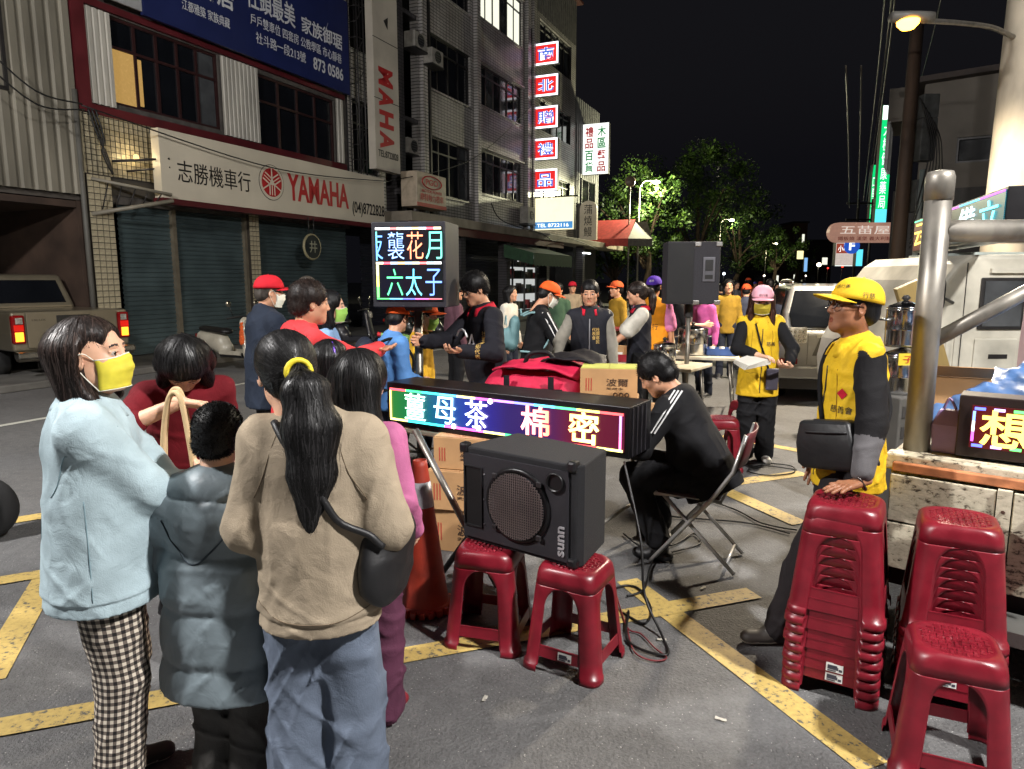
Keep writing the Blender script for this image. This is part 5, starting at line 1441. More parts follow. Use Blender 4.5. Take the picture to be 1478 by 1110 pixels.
# ------------------------------------------------------------------ trees
BARK = mat('bark', (74, 60, 46), .9, var=.3, vscale=6, bump=.6, bscale=25)
LEAF = [mat('leaf_%d' % i, c, .55, var=.35, vscale=1.2, spec=.3) for i, c in enumerate([(50, 74, 28), (66, 90, 32), (36, 56, 24)])]
def tree(label, px, Y, zt, w, trunk=3.0, n=8500, seed=1, leaf=.105, zb=None):
    r = random.Random(seed); x = dp(px, 404, Y).x
    o = thing('street_tree', label, 'tree', (x, Y, 0), 0, 'roadside trees')
    mb = MB(); pts = spline([(0, 0, 0), (r.uniform(-.2, .2), .1, trunk * .5), (r.uniform(-.3, .3), 0, trunk), (0, 0, zt * .7)], 5)
    mb.tube(pts, [.28 * (1 - .8 * i / len(pts)) + .03 for i in range(len(pts))], 10); mb.build('trunk', BARK, o, smooth=True)
    cl = []
    for k in range(9):
        a = r.uniform(0, 6.28); rr = w * r.uniform(.2, .47); z = r.uniform(trunk + .5, zt * .86)
        e = (rr * math.cos(a), rr * math.sin(a) * .8, z)
        s0_ = Vector((0, 0, min(trunk * r.uniform(.8, 1.2), z - .4)))
        tube('limb', BARK, o, spline([s0_, (s0_ + Vector(e)) / 2 + Vector((0, 0, .3)), e], 4), [.11 - .009 * i for i in range(9)], 6)
        cl.append((Vector(e), r.uniform(.11, .19) * w))
    for k in range(30):
        a = r.uniform(0, 6.28); rr = w * .48 * math.sqrt(r.random()); z = trunk * .9 + (zt - trunk * .9) * r.random()
        f = 1 - abs((z - (trunk + zt) / 2) / (zt - trunk)) ** 2
        cl.append((Vector((rr * f * math.cos(a), rr * f * math.sin(a) * .8, z)), r.uniform(.06, .15) * w))
    V_, F_ = [], []
    for i in range(n):
        c, rad = r.choice(cl); d = Vector((r.gauss(0, 1), r.gauss(0, 1), r.gauss(0, .8))).normalized()
        p = c + d * rad * r.uniform(.55, 1.08)
        u = Vector((r.gauss(0, 1), r.gauss(0, 1), r.gauss(0, 1))).normalized(); v = u.cross(d + Vector((0, 0, .5))).normalized()
        L_ = leaf * r.choice((.5, .7, 1.0, 1.0, 1.6)); k = len(V_)
        V_ += [p - u * L_, p + v * L_ * .5, p + u * L_, p - v * L_ * .5]; F_.append((k, k + 1, k + 2, k + 3))
    mesh_obj('crown', V_, F_, LEAF, o, False, [r.randrange(3) for _ in F_])
    return o
tree('lamp-lit bright green tree beside the red awning', 930, 47, 8.9, 6.5, seed=2)
tree('dark leafy tree right of the lamp, rising above the pole speaker', 1003, 54, 11.5, 8.5, seed=5, n=11000)
tree('dark tree half lit at its side between the pole speaker and the far crowd', 1063, 66, 9.6, 7.5, seed=8)
tree('round far tree lit yellow green by a lamp inside its crown', 1118, 80, 7.4, 6.5, seed=11, n=4200)
tree('furthest small tree beside the far building', 1150, 92, 6.2, 5.0, seed=14, n=3200)
tree('low dark bushy tree squeezed against the red awning', 884, 52, 6.8, 4.5, trunk=1.6, seed=17, n=3200)
def park_lamp(label, px, py, Y, power, c=(1, .95, .62)):
    p = dp(px, py, Y); o = thing('street_lamp', label, 'street lamp', (p.x - 1.0, Y, 0), 0, 'lit lamps among the trees')
    tube('post', STEEL, o, [(0, 0, 0), (0, 0, p.z - .3)], .06); tube('arm', STEEL, o, spline([(0, 0, p.z - .35), (.3, 0, p.z + .05), (.9, 0, p.z + .1)]), .035)
    MB().lathe([(.03, .12), (.22, .05), (.26, 0), (.16, -.08)], (1.0, 0, p.z), 14).build('lamp_head', glow('park_lamp', (255, 246, 200), 16.0), o, smooth=True)
    lamp_light('tree_light', (p.x, Y - .2, p.z - .35), power, c, o, .2)
park_lamp('lit street lamp on a curved arm in front of the bright green tree', 947, 263, 43.5, 2400)
park_lamp('lit street lamp hidden by the leaves of the half lit tree', 1056, 318, 63.5, 380)
park_lamp('lit street lamp in front of the round far tree', 1119, 352, 76.5, 450)
gl = thing('traffic_mirror', 'round pale traffic mirror on a thin post beside the lit tree', 'traffic mirror', (dp(906, 404, 42).x, 42, 0))
tube('post', STEEL, gl, [(0, 0, 0), (0, 0, dp(906, 270, 42).z)], .05)
MB().lathe([(.30, -.04), (.32, 0), (.26, .05)], (0, -.06, dp(906, 262, 42).z), 24, Matrix.Rotation(R(90), 3, 'X')).build('mirror', mat('mirror_orange', (120, 104, 90), .35), gl, smooth=True)
# far buildings closing the street
for k_, (x0, x1, y0, Y, lab, c) in enumerate([(1146, 1166, 322, 110, 'narrow brownish building far down the street beyond the trees', (96, 66, 52)), (1166, 1202, 348, 125, 'low dark building closing the far end of the street', (58, 50, 46)), (1080, 1146, 372, 130, 'long low building behind the far trees', (50, 46, 44))]):
    a, b = dp(x0, y0, Y), dp(x1, y0, Y); o = thing('far_building', lab, 'building', (a.x, Y, 0))
    w, h = b.x - a.x, a.z
    wall_holes('wall', mat('far_wall_%d' % k_, c, .8, var=.2), o, 0, w, 0, h, [], 0, 5)
    MB().b2((-.2, -.2, h + .004), (w + .2, 5.2, h + .25)).build('roof', FRAME_DARK, o)
    for i in range(2):
        for j in range(max(1, int(h / 3.2))):
            wx = w * (.15 + .45 * i)
            f = MB().b2((wx, -.05, 1.2 + j * 3.1), (wx + w * .25, -.004, 2.6 + j * 3.1)).build('window', FRAME_DARK, o)
            MB().b2((wx + .08, -.07, 1.28 + j * 3.1), (wx + w * .25 - .08, -.055, 2.52 + j * 3.1)).build('pane', GLASS_LIT if (i + j + k_) % 3 == 0 else GLASS_MID, f)
# ------------------------------------------------------------------ red plastic stools
STOOL = mat('stool_red_plastic', (114, 20, 34), .36, var=.16, vscale=16, spec=.5, bump=.10, bscale=120, rvar=.12)
STICK = mat('sticker_white', (205, 205, 200), .5, var=.05); INK = mat('sticker_ink', (60, 60, 70), .6, var=0)
SH_, SW0, SW1, SR = .47, .180, .136, .05
def sw(z): return SW0 + (SW1 - SW0) * min(z / SH_, 1)
def stool_meshes():
    out = {}
    # leg at the (+,+) corner: flange, arc, flange
    zs = [0, .012, .03, .032, .10, .18, .26, .305, .325, .34, .352, .362, .372, .380, .386]; cols = 15; vs_ = []
    for z in zs:
        w = sw(z) + (.006 if z < .031 else 0); a = w - SR
        fl = .030 - .010 * (z / .4)
        if z > .30: fl = fl + (a - fl) * (1 - math.sqrt(max(0, 1 - ((z - .30) / .0862) ** 2)))
        pts = [(w, a - fl * (1 - t)) for t in (0, .33, .66)] + [(a + SR * math.cos(t), a + SR * math.sin(t)) for t in np.linspace(0, math.pi / 2, 9)] + [(a - fl * t, w) for t in (.33, .66, 1)]
        vs_ += [(x, y, z) for x, y in pts]
    fs_ = [(i * cols + j, i * cols + j + 1, (i + 1) * cols + j + 1, (i + 1) * cols + j) for i in range(len(zs) - 1) for j in range(cols - 1)]
    out['leg'] = (vs_, fs_)
    # seat: apron ring, rounded shoulder, rim and dished top
    n = 48; rings = []
    def ring(w, r, z):
        a = w - r; p = []
        for k in range(4):
            for t in np.linspace(0, math.pi / 2, 9)[:-1]:
                c, s_ = math.cos(t + k * math.pi / 2), math.sin(t + k * math.pi / 2)
                cx_, cy_ = [(a, a), (-a, a), (-a, -a), (a, -a)][k]
                p.append((cx_ + r * c, cy_ + r * s_, z))
        return p
    prof = [(sw(.386), SR, .386), (sw(.42), SR, .42), (sw(.445), SR + .01, .445), (.1345, .072, .457), (.129, .08, .4655), (.121, .09, .4695), (.112, .09, .4695), (.107, .088, .4655), (.060, .055, .4645), (.005, .0045, .4635)]
    vs_ = []
    for p in prof: vs_ += ring(*p)
    m_ = len(vs_) // len(prof)
    fs_ = [(i * m_ + j, i * m_ + (j + 1) % m_, (i + 1) * m_ + (j + 1) % m_, (i + 1) * m_ + j) for i in range(len(prof) - 1) for j in range(m_)]
    out['seat'] = (vs_, fs_)
    mb = MB(); k = 0; g = .0235
    for i in range(-4, 5):
        for j in range(-4, 5):
            if abs(i) + abs(j) > 6: continue
            hz = (i + j) % 2 == 0
            mb.box((i * g, j * g, .4668), ((.0205, .0125, .005) if hz else (.0125, .0205, .005)), taper=.72)
    out['weave'] = (mb.v, mb.f)
    mb = MB(); z0, z1 = .072, .124
    w0, w1 = sw(z0) - .001, sw(z1) - .001; L0 = w0 - SR - .0275; L1 = w1 - SR - .0265
    mb.add([(L0 * -1, -w0, z0), (L0, -w0, z0), (L1, -w1, z1), (-L1, -w1, z1), (-L0, -w0 + .004, z0), (L0, -w0 + .004, z0), (L1, -w1 + .004, z1), (-L1, -w1 + .004, z1)],
           [(0, 1, 2, 3), (7, 6, 5, 4), (0, 4, 5, 1), (1, 5, 6, 2), (2, 6, 7, 3), (3, 7, 4, 0)])
    mb.b2((-L1 + .002, -w1 - .0015, z1 - .006), (L1 - .002, -w1 - .0002, z1 - .001))
    out['stretcher'] = (mb.v, mb.f)
    return out
SM = stool_meshes(); STOOL_PROTO = None
def stool(label, loc, rz, group, sticker=None, stickers_z=.098):
    global STOOL_PROTO
    if STOOL_PROTO is None:
        o = thing('plastic_stool', label, 'stool', loc, rz, group)
        seat = mesh_obj('seat', *SM['seat'], STOOL, o, True, solid=.0028)
        tag(mesh_obj('seat_weave', *SM['weave'], STOOL, seat), kind='stuff')
        l0 = mesh_obj('leg', *SM['leg'], STOOL, o, True, solid=.0028); s0_ = mesh_obj('stretcher', *SM['stretcher'], STOOL, o)
        for k in (1, 2, 3):
            for src in (l0, s0_):
                c = src.copy(); link(c, o); c.rotation_euler = (0, 0, k * math.pi / 2)
        STOOL_PROTO = o
    else:
        o = dup(STOOL_PROTO); o.location = loc; o.rotation_euler = (0, 0, rz); tag(o, label, 'stool', group)
    return o
def sticker(o, z=.098, x=.0):
    w = sw(z); sl = (SW1 - SW0) / SH_
    P0 = lambda u, v, d: (u, -(w + .0022 + d) - sl * (v - 0) , z + v)
    s_ = mesh_obj('sticker', [P0(x - .032, -.018, 0), P0(x + .032, -.018, 0), P0(x + .032, .018, 0), P0(x - .032, .018, 0)], [(0, 1, 2, 3)], STICK, o)
    for k, (a, b, c, d) in enumerate([(-.026, .010, .010, .006), (-.026, .002, .006, .004), (-.026, -.006, .014, .004), (.016, -.010, .028, -.002), (-.026, -.013, .006, -.0105)]):
        mesh_obj('print', [P0(x + a, min(b, d) - .002, .0008), P0(x + c, min(b, d) - .002, .0008), P0(x + c, max(b, d), .0008), P0(x + a, max(b, d), .0008)], [(0, 1, 2, 3)], INK, s_)
a1 = stool('front left red stool under the black speaker', (-.105, 3.135, 0), R(-15.6), 'stools carrying the speaker')
a2 = stool('front right red stool with white sticker under the black speaker', (.285, 2.925, 0), R(-30), 'stools carrying the speaker'); sticker(a2, x=.03)
words = ['lowest', 'second', 'third', 'fourth', 'fifth', 'sixth', 'seventh', 'eighth', 'topmost']
for k_ in range(9):
    o = stool('red stool, %s from the ground in the stack under the yellow capped man' % words[k_] if k_ < 8 else 'topmost red stool of the stack the yellow capped man leans on', (1.385 + .0006 * k_ * (-1) ** k_, 2.77, k_ * .042), R(-32 + .5 * math.sin(k_ * 2)), 'stack of stools beside the man in the yellow cap')
    if k_ in (0, 1): sticker(o, x=.02)
for k_ in range(9):
    if k_ == 8: continue
    o = stool('red stool, %s from the ground in the right stack by the tailgate' % words[k_] if k_ < 7 else 'topmost red stool with colourful light on its seat in the right stack', (1.79, 2.66, k_ * .042), R(-27 + .6 * math.sin(k_ * 2.3)), 'stack of stools by the tailgate')
    if k_ in (1,): sticker(o, x=-.01)
stool('single red stool in front of the right stack, at the lower right corner', (1.535, 2.24, 0), R(-24), 'single stools')
stool('red stool behind the seated man, beside the woman in the pink cap', (1.90, 6.16, 0), R(-8), 'single stools')
stool('red stool half hidden behind the woman in the pink cap', (2.42, 7.0, 0), R(20), 'single stools')
stool('red stool hidden behind the children at the lower left', (-.78, 2.75, 0), R(10), 'single stools')

# ------------------------------------------------------------------ floor speaker
sp = thing('speaker_cabinet', 'black floor monitor speaker with round woofer standing on two red stools', 'speaker', (-.235, 3.20, .471), 0)
p1, p2 = Vector((-.235, 3.20)), Vector((.262, 2.835)); ang = math.atan2((p2 - p1).y, (p2 - p1).x); sp.rotation_euler = (0, 0, ang)
SW_, SHT = (p2 - p1).length, .455
TOLEX = mat('black_vinyl', (25, 24, 28), .55, var=.2, vscale=40, bump=.7, bscale=180); CARPET = mat('speaker_carpet', (20, 20, 24), .9, var=.3, vscale=60, bump=.9, bscale=220)
BAF = mat('speaker_baffle', (30, 29, 34), .6, var=.15, bump=.4, bscale=150)
# footprint: front edge, right side angled back
fpz = [(0, 0), (SW_ + .012, 0), (SW_ + .03, .04), (SW_ - .03, .34), (.05, .38)]
MB().prism([(x, y) for x, y in fpz], 0, SHT, 2).build('cabinet', CARPET, sp, bevel=.009, seg=2)
MB().b2((.022, -.012, .022), (SW_ - .022, -.002, SHT - .03)).build('baffle', BAF, sp)
cxw, czw, rw = SW_ * .54, SHT * .50, .152
MB().lathe([(rw + .022, 0), (rw + .022, .008), (rw + .004, .016), (rw, .006), (rw * .96, 0)], (cxw, -.012, czw), 40, Matrix.Rotation(R(90), 3, 'X'), cap0=False, cap1=False).build('woofer_ring', mat('woofer_ring', (16, 16, 18), .35, metal=.3), sp, smooth=True)
MB().lathe([(rw, 0), (rw * .5, -.05 * 0 + .004), (.05, .002), (.045, .012), (.02, .02), (.002, .022)], (cxw, -.0125, czw), 32, Matrix.Rotation(R(90), 3, 'X'), cap0=False).build('cone', mat('woofer_cone', (38, 36, 42), .6), sp, smooth=True)
mesh_ = MB(); n_ = 13
for i in range(-n_, n_ + 1):
    c = i * rw / n_; hl = math.sqrt(max(rw * rw - c * c, 0))
    if hl > .01:
        mesh_.b2((cxw + c - .0022, -.036, czw - hl), (cxw + c + .0022, -.033, czw + hl)); mesh_.b2((cxw - hl, -.0345, czw + c - .0022), (cxw + hl, -.0320, czw + c + .0022))
tag(mesh_.build('grille_mesh', mat('grille_wire', (120, 110, 108), .4, metal=.6), sp), kind='stuff')
for a in (45, 135, 225, 315): MB().b2((cxw + (rw + .02) * math.cos(R(a)) - .012, -.032, czw + (rw + .02) * math.sin(R(a)) - .012), (cxw + (rw + .02) * math.cos(R(a)) + .012, -.02, czw + (rw + .02) * math.sin(R(a)) + .012)).build('clamp', mat('clamp_metal', (70, 68, 70), .35, metal=.7), sp, bevel=.003)
MB().b2((.03, -.0135, .08), (.125, -.0125, SHT - .09)).build('horn_mouth', mat('horn_black', (8, 8, 10), .5), sp)
for q_, (a, b, c, d) in enumerate([(.028, .078, .127, .084), (.028, SHT - .09, .127, SHT - .084), (.024, .078, .030, SHT - .084), (.125, .078, .131, SHT - .084)]): MB().b2((a, -.020, b), (c, -.0128, d)).build('horn_flange', mat('horn_flange', (22, 22, 24), .45), sp)
for x_, z_ in ((.022, .1), (.022, .34), (.138, .1), (.138, .34), (.138, .22)): MB().lathe([(.005, 0), (.003, .004)], (x_ + .003, -.013, z_), 8, Matrix.Rotation(R(90), 3, 'X')).build('screw', mat('screw_steel', (150, 150, 155), .3, metal=.9), sp)
MB().lathe([(.040, 0), (.044, .012), (.036, .014), (.034, -.03)], (SW_ - .085, -.012, SHT - .085), 24, Matrix.Rotation(R(90), 3, 'X'), cap0=False, cap1=False).build('port_tube', mat('port_black', (14, 14, 16), .4), sp, smooth=True)
MB().lathe([(.034, 0), (.034, .001)], (SW_ - .085, -.0135, SHT - .085), 24, Matrix.Rotation(R(90), 3, 'X')).build('port_hole', mat('horn_black', (8, 8, 10)), sp)
lettering('logo', 'sunn', mat('logo_silver', (190, 188, 192), .3, metal=.5), sp, (SW_ - .035, -.0145, .045), (0, 0, 1), (-1, 0, 0), .135, .032, offset=.02)
for x_ in (.01, SW_ - .01):
    MB().box((x_, .012, SHT - .008), (.045, .05, .05)).build('corner_cap', mat('corner_plastic', (22, 22, 24), .35), sp, bevel=.012)
MB().box((SW_ - .004, .012, .02), (.05, .05, .045)).build('corner_cap', mat('corner_plastic', (22, 22, 24)), sp, bevel=.012)

# ------------------------------------------------------------------ LED boards
def led_mat(name, stops, s, axis=0, scale=1.0, noise=0.0, base=(6, 6, 8)):
    m = bpy.data.materials.new(name); m.use_nodes = True; nt = m.node_tree; N = nt.nodes; L = nt.links; b = N['Principled BSDF']
    b.inputs['Base Color'].default_value = (*lin(base), 1); b.inputs['Roughness'].default_value = .35
    tc = N.new('ShaderNodeTexCoord'); sp_ = N.new('ShaderNodeSeparateXYZ'); L.new(tc.outputs['Object'], sp_.inputs[0])
    mu = N.new('ShaderNodeMath'); mu.operation = 'MULTIPLY'; mu.inputs[1].default_value = scale; L.new(sp_.outputs[axis], mu.inputs[0])
    rp = N.new('ShaderNodeValToRGB'); cr = rp.color_ramp
    for i, (p, c) in enumerate(stops):
        e = cr.elements[i] if i < 2 else cr.elements.new(p)
        e.position = p; e.color = (*lin(c), 1)
    L.new(mu.outputs[0], rp.inputs[0])
    L.new(rp.outputs[0], b.inputs['Emission Color']); b.inputs['Emission Strength'].default_value = s
    if noise:
        # rows of small diodes
        ck = N.new('ShaderNodeTexVoronoi'); ck.inputs['Scale'].default_value = noise; ck.inputs['Randomness'].default_value = 0; L.new(tc.outputs['Object'], ck.inputs[0])
        mr = N.new('ShaderNodeMapRange'); mr.inputs['From Min'].default_value = .15; mr.inputs['From Max'].default_value = .5; mr.inputs['To Min'].default_value = s * 1.5; mr.inputs['To Max'].default_value = s * .35
        L.new(ck.outputs['Distance'], mr.inputs[0]); L.new(mr.outputs[0], b.inputs['Emission Strength'])
    return m
ALU = mat('led_frame_black', (24, 23, 26), .35, metal=.4, var=.15)
def dashes(parent, x0, x1, z, h, y, cols, s, vertical=False, n=None):
    n = n or len(cols); d = (x1 - x0) / n
    for i in range(n):
        c = cols[i % len(cols)]; m = glow('led_%d_%d_%d_%d' % (*c, int(s * 10)), c, s)
        a, b = x0 + i * d, x0 + (i + 1) * d
        MB().b2((a, y, z - h / 2), (b - d * .004, y + .004, z + h / 2)).build('led_segment', m, parent) if not vertical else MB().b2((z - h / 2, y, a), (z + h / 2, y + .004, b - d * .004)).build('led_segment', m, parent)
RB = [(255, 70, 90), (60, 220, 120), (60, 230, 230), (90, 200, 255), (250, 240, 130), (255, 90, 200), (190, 120, 255), (120, 120, 255), (90, 220, 255), (70, 220, 130), (250, 230, 110), (255, 80, 80)]
# long board on the table
l1, l2 = Vector((-.836, 4.576)), Vector((.631, 3.632)); ang1 = math.atan2((l2 - l1).y, (l2 - l1).x); LW, LH = (l2 - l1).length, .285
lb = thing('led_sign', 'long LED board with rainbow border and Chinese characters in front of the table', 'LED sign', (l1.x, l1.y, .742), ang1)
MB().b2((0, 0, 0), (LW, .30, LH)).build('housing', ALU, lb, bevel=.004)
RBS = [(0, (60, 160, 60)), (.12, (20, 150, 90)), (.28, (20, 110, 190)), (.42, (50, 50, 200)), (.55, (60, 40, 130)), (.68, (70, 40, 120)), (.80, (130, 30, 60)), (1, (120, 30, 60))]
MB().b2((.03, -.006, .035), (LW - .03, -.001, LH - .035)).build('screen', led_mat('led_board_field', RBS, 1.5, 0, 1 / LW, 90), lb)
dashes(lb, .035, LW - .035, LH - .042, .013, -.012, RB, 3.2); dashes(lb, .035, LW - .035, .042, .013, -.012, [RB[4], RB[2], RB[2], RB[5], RB[5], RB[4], RB[1], RB[6], RB[5], RB[11], RB[4]], 3.2)
dashes(lb, .05, LH - .05, .04, .012, -.013, [(250, 220, 110), (255, 200, 110), (255, 220, 120)], 3.2, True); dashes(lb, .05, LH - .05, LW - .05, .012, -.013, [(255, 120, 190), (220, 130, 255)], 3.0, True)
TXS = [(0, (190, 255, 210)), (.14, (190, 255, 225)), (.3, (170, 225, 255)), (.45, (205, 205, 255)), (.6, (255, 150, 150)), (.72, (255, 110, 80)), (.86, (255, 200, 110)), (1, (255, 235, 140))]
LTX = led_mat('led_board_text', TXS, 5.0, 0, 1 / LW)
for ch, f in zip('薑母茶', (.145, .285, .425)): lettering('lettering', ch, LTX, lb, (LW * f - .085, -.012, .058), X_, Z_, .17, .172, offset=-.004)
for ch, f in zip('棉密', (.665, .845)): lettering('lettering', ch, LTX, lb, (LW * f - .095, -.012, .055), X_, Z_, .19, .18, offset=.012)
for x_, z_ in ((LW * .485, LH - .05), (LW * .325, .05), (LW * .435, .06)): MB().lathe([(.016, 0), (.013, .006)], (x_, -.013, z_), 12, Matrix.Rotation(R(90), 3, 'X')).build('hot_diode', glow('hot_diode', (255, 245, 255), 9), lb)
for k_ in range(4): MB().b2((LW + .001, .03 + .06 * k_, .01), (LW + .006, .04 + .06 * k_, LH - .01)).build('side_rib', mat('rib_grey', (66, 64, 70), .4, metal=.5), lb)
# boxy LED sign on a pole
vd = thing('led_sign', 'square two row LED sign in a black housing on a steel pole', 'LED sign', (-1.035, 5.2, 0), R(-9))
MB().b2((0, 0, 1.50), (.56, .42, 2.12)).build('housing', mat('led_case', (34, 34, 42), .5, var=.15), vd, bevel=.006)
MB().b2((.028, -.006, 1.545), (.535, -.001, 2.085)).build('screen', led_mat('led_box_field', [(0, (30, 40, 80)), (.3, (20, 30, 90)), (.6, (60, 20, 60)), (1, (30, 60, 60))], .3, 0, 1 / .56, 110), vd)
MC = [(255, 255, 255), (220, 250, 255), (255, 120, 120), (255, 250, 210), (200, 230, 255), (255, 220, 140), (210, 230, 255), (255, 90, 110), (255, 240, 200)]
dashes(vd, .035, .53, 2.07, .016, -.011, MC, 2.6); dashes(vd, .035, .53, 1.822, .016, -.011, MC[::-1], 2.6); dashes(vd, .035, .53, 1.562, .008, -.011, [(90, 230, 120), (120, 220, 255), (110, 120, 255), (255, 110, 190), (255, 110, 120)], 2.4)
dashes(vd, 1.57, 1.81, .045, .018, -.012, [(110, 230, 110), (240, 230, 120), (250, 240, 150)], 2.6, True); dashes(vd, 1.84, 2.05, .042, .010, -.012, [(120, 190, 255), (120, 230, 200)], 1.8, True)
for ch, x_, z_, c in (('襲', .13, 1.85, (150, 190, 255)), ('花', .275, 1.85, (255, 150, 110)), ('月', .415, 1.85, (110, 220, 200)), ('六', .115, 1.585, (90, 230, 150)), ('太', .26, 1.585, (110, 225, 255)), ('子', .41, 1.585, (110, 150, 255))):
    lettering('lettering', ch, glow('box_led_%d_%d' % (c[0], c[1]), c, 2.4), vd, (x_, -.011, z_), X_, Z_, .122, .195, offset=-.008)
lettering('lettering', '夜', glow('box_led_part', (110, 170, 255), 2.2), vd, (-.045, -.011, 1.85), X_, Z_, .135, .195, offset=-.008, clip=(.083, .3))
tube('pole', STEEL, vd, [(.285, .2, .0), (.285, .2, 1.5)], .032, 14)
MB().b2((.20, .1, 1.47), (.37, .3, 1.499)).build('mount_plate', FRAME_DARK, vd)
for k_ in range(3):
    a = k_ * 2.09 + .4; tube('leg', STEEL, vd, [(.285 + .05 * math.cos(a), .2 + .05 * math.sin(a), .85), (.285 + .55 * math.cos(a), .2 + .55 * math.sin(a), .02)], .016)
    tube('brace', STEEL, vd, [(.285, .2, .35), (.285 + .3 * math.cos(a), .2 + .3 * math.sin(a), .43)], .010)
# ------------------------------------------------------------------ tables and what stands on them
CREAM = mat('table_top_cream', (200, 192, 170), .5, var=.1)
def table(label, c, rz, w, d, h=.735, leg=STEEL):
    o = thing('folding_table', label, 'table', c, rz, 'folding tables')
    MB().b2((-w / 2, -d / 2, h - .04), (w / 2, d / 2, h)).build('table_top', CREAM, o, bevel=.01)
    for sx in (-1, 1):
        for sy in (-1, 1): tube('leg', leg, o, [(sx * (w / 2 - .12), sy * (d / 2 - .08), h - .05), (sx * (w / 2 - .06), sy * (d / 2 - .05), .01)], .014)
        tube('cross_bar', leg, o, [(sx * (w / 2 - .08), -d / 2 + .07, .25), (sx * (w / 2 - .08), d / 2 - .07, .25)], .011)
    return o
bk = Vector((-math.sin(ang1), math.cos(ang1)))
tc_ = (l1 + l2) / 2 + bk * .42 - (l2 - l1).normalized() * .12
T1 = table('folding table behind the long LED board carrying the red bag and cartons', (tc_.x, tc_.y, 0), ang1, 1.60, .84)
table('cream folding table behind the seated man', (1.62, 8.15, 0), R(-35), 1.3, .7)
table('far folding table with steel pots behind the woman in the pink cap', (2.15, 9.2, 0), R(-20), 1.7, .75)
CARD = mat('cardboard', (176, 136, 92), .8, var=.12, vscale=5, bump=.25, bscale=70); CARD_G = mat('cardboard_lid_green', (176, 178, 84), .7, var=.12)
CARD_INK = mat('carton_ink', (62, 44, 34), .7); CARD_RED = mat('carton_red', (170, 60, 46), .7)
def carton(label, loc, rz, w, d, h, lid=None, group='drink cartons'):
    o = thing('carton', label, 'carton', loc, rz, group)
    MB().b2((-w / 2, -d / 2, 0), (w / 2, d / 2, h)).build('box', CARD, o, bevel=.004)
    MB().b2((-w / 2 + .004, -d / 2 + .004, h + .0005), (-.002, d / 2 - .004, h + .0045)).build('flap', lid or CARD, o); MB().b2((.002, -d / 2 + .004, h + .0005), (w / 2 - .004, d / 2 - .004, h + .0045)).build('flap', lid or CARD, o)
    lettering('lettering', '波爾', CARD_INK, o, (-.04 * w, -d / 2 - .002, h * .42), X_, Z_, w * .38, h * .26, extrude=.0008)
    lettering('lettering', '天然水', CARD_INK, o, (-.04 * w, -d / 2 - .002, h * .30), X_, Z_, w * .3, h * .08, extrude=.0006)
    for k in range(3): MB().b2((-w * .40 + k * .045 * w, -d / 2 - .002, h * .25), (-w * .385 + k * .045 * w, -d / 2 - .0005, h * .68)).build('printed_stripe', CARD_RED, o)
    for k in range(3): MB().tube([(w * (.12 + .1 * k) + .013 * math.cos(a), -d / 2 - .001, h * .13 + .013 * math.sin(a)) for a in np.linspace(0, 6.283, 13)[:-1]], .003, 5, closed=True).build('printed_mark', CARD_INK, o)
    return o
c1 = gp(622, 790); 
carton('lowest carton of the pile beside the traffic cone', (-.28, 4.30, 0), ang1 + .25, .42, .3, .27)
carton('middle carton of the pile beside the traffic cone', (-.29, 4.29, .276), ang1 + .33, .42, .3, .25)
carton('topmost carton of the pile, just under the long LED board', (-.27, 4.30, .534), ang1 + .30, .38, .28, .2)
carton('plain carton under the green lidded one on the table behind the seated man', (.66, 4.72, .736), R(-12), .42, .3, .17)
carton('carton with green lid stacked on top of the carton behind the seated man', (.67, 4.72, .913), R(-10), .38, .28, .20, CARD_G)
carton('carton lying in front of the green lidded carton, nearest the seated man', (.76, 4.36, .736), R(-20), .34, .26, .17)
# white paper sheets and a plastic bag on the table
g = SDF((-.2, -.15, -.02), (.2, .15, .16), .009); g.ell((0, 0, .03), (.13, .09, .06), k=0).ell((.06, .02, .07), (.07, .05, .06), k=.03); g.disp(waves(3, .012, 34, ridge=.8)); g.cut((0, 0, 0), (0, 0, -1)); V_, F_ = g.mesh()
o = thing('plastic_bag', 'crumpled white plastic bag on the table beside the cartons', 'bag', (.50, 4.30, .738)); mesh_obj('bag', V_, F_, mat('white_plastic_film', (205, 205, 205), .35, alpha=.85), o, True)
# red insulated bag
rbg = thing('insulated_bag', 'big red insulated delivery bag with open black flap on the table', 'bag', (.19, 4.96, .737), ang1 + .28)
RBAG = cloth('bag_red', (186, 32, 66), .6, .7, 7); BBAG = cloth('bag_black', (24, 22, 26), .6, .4, 9)
g = SDF((-.45, -.33, -.03), (.45, .33, .45), .011); g.cone((-.24, 0, .16), (.24, 0, .16), .17, k=0, flat=((0, 1, 0), 1.0)); g.ell((.26, -.02, .14), (.14, .17, .15), k=.05); g.ell((-.3, 0, .13), (.1, .16, .14), k=.05)
g.disp(waves(21, .014, 17, ridge=.75)); g.cut((0, 0, 0), (0, 0, -1)); V_, F_ = g.mesh(); mesh_obj('body', V_, F_, RBAG, rbg, True)
fl_ = []; 
for i in range(9):
    for j in range(7):
        u, v = i / 8, j / 6; fl_.append((-.30 + .62 * u + .02 * math.sin(5 * v), -.16 + .34 * v, .315 + .05 * math.sin(u * 3.0 + .4) + .07 * v * u + .012 * math.sin(u * 11 + v * 7)))
mesh_obj('top_flap', fl_, [(i * 7 + j, (i + 1) * 7 + j, (i + 1) * 7 + j + 1, i * 7 + j + 1) for i in range(8) for j in range(6)], RBAG, rbg, True, solid=.014)
mesh_obj('dark_flap', [(x * .72 + .24, y * .8 + .09, z + .055) for x, y, z in fl_], [(i * 7 + j, (i + 1) * 7 + j, (i + 1) * 7 + j + 1, i * 7 + j + 1) for i in range(8) for j in range(6)], BBAG, rbg, True, solid=.012)
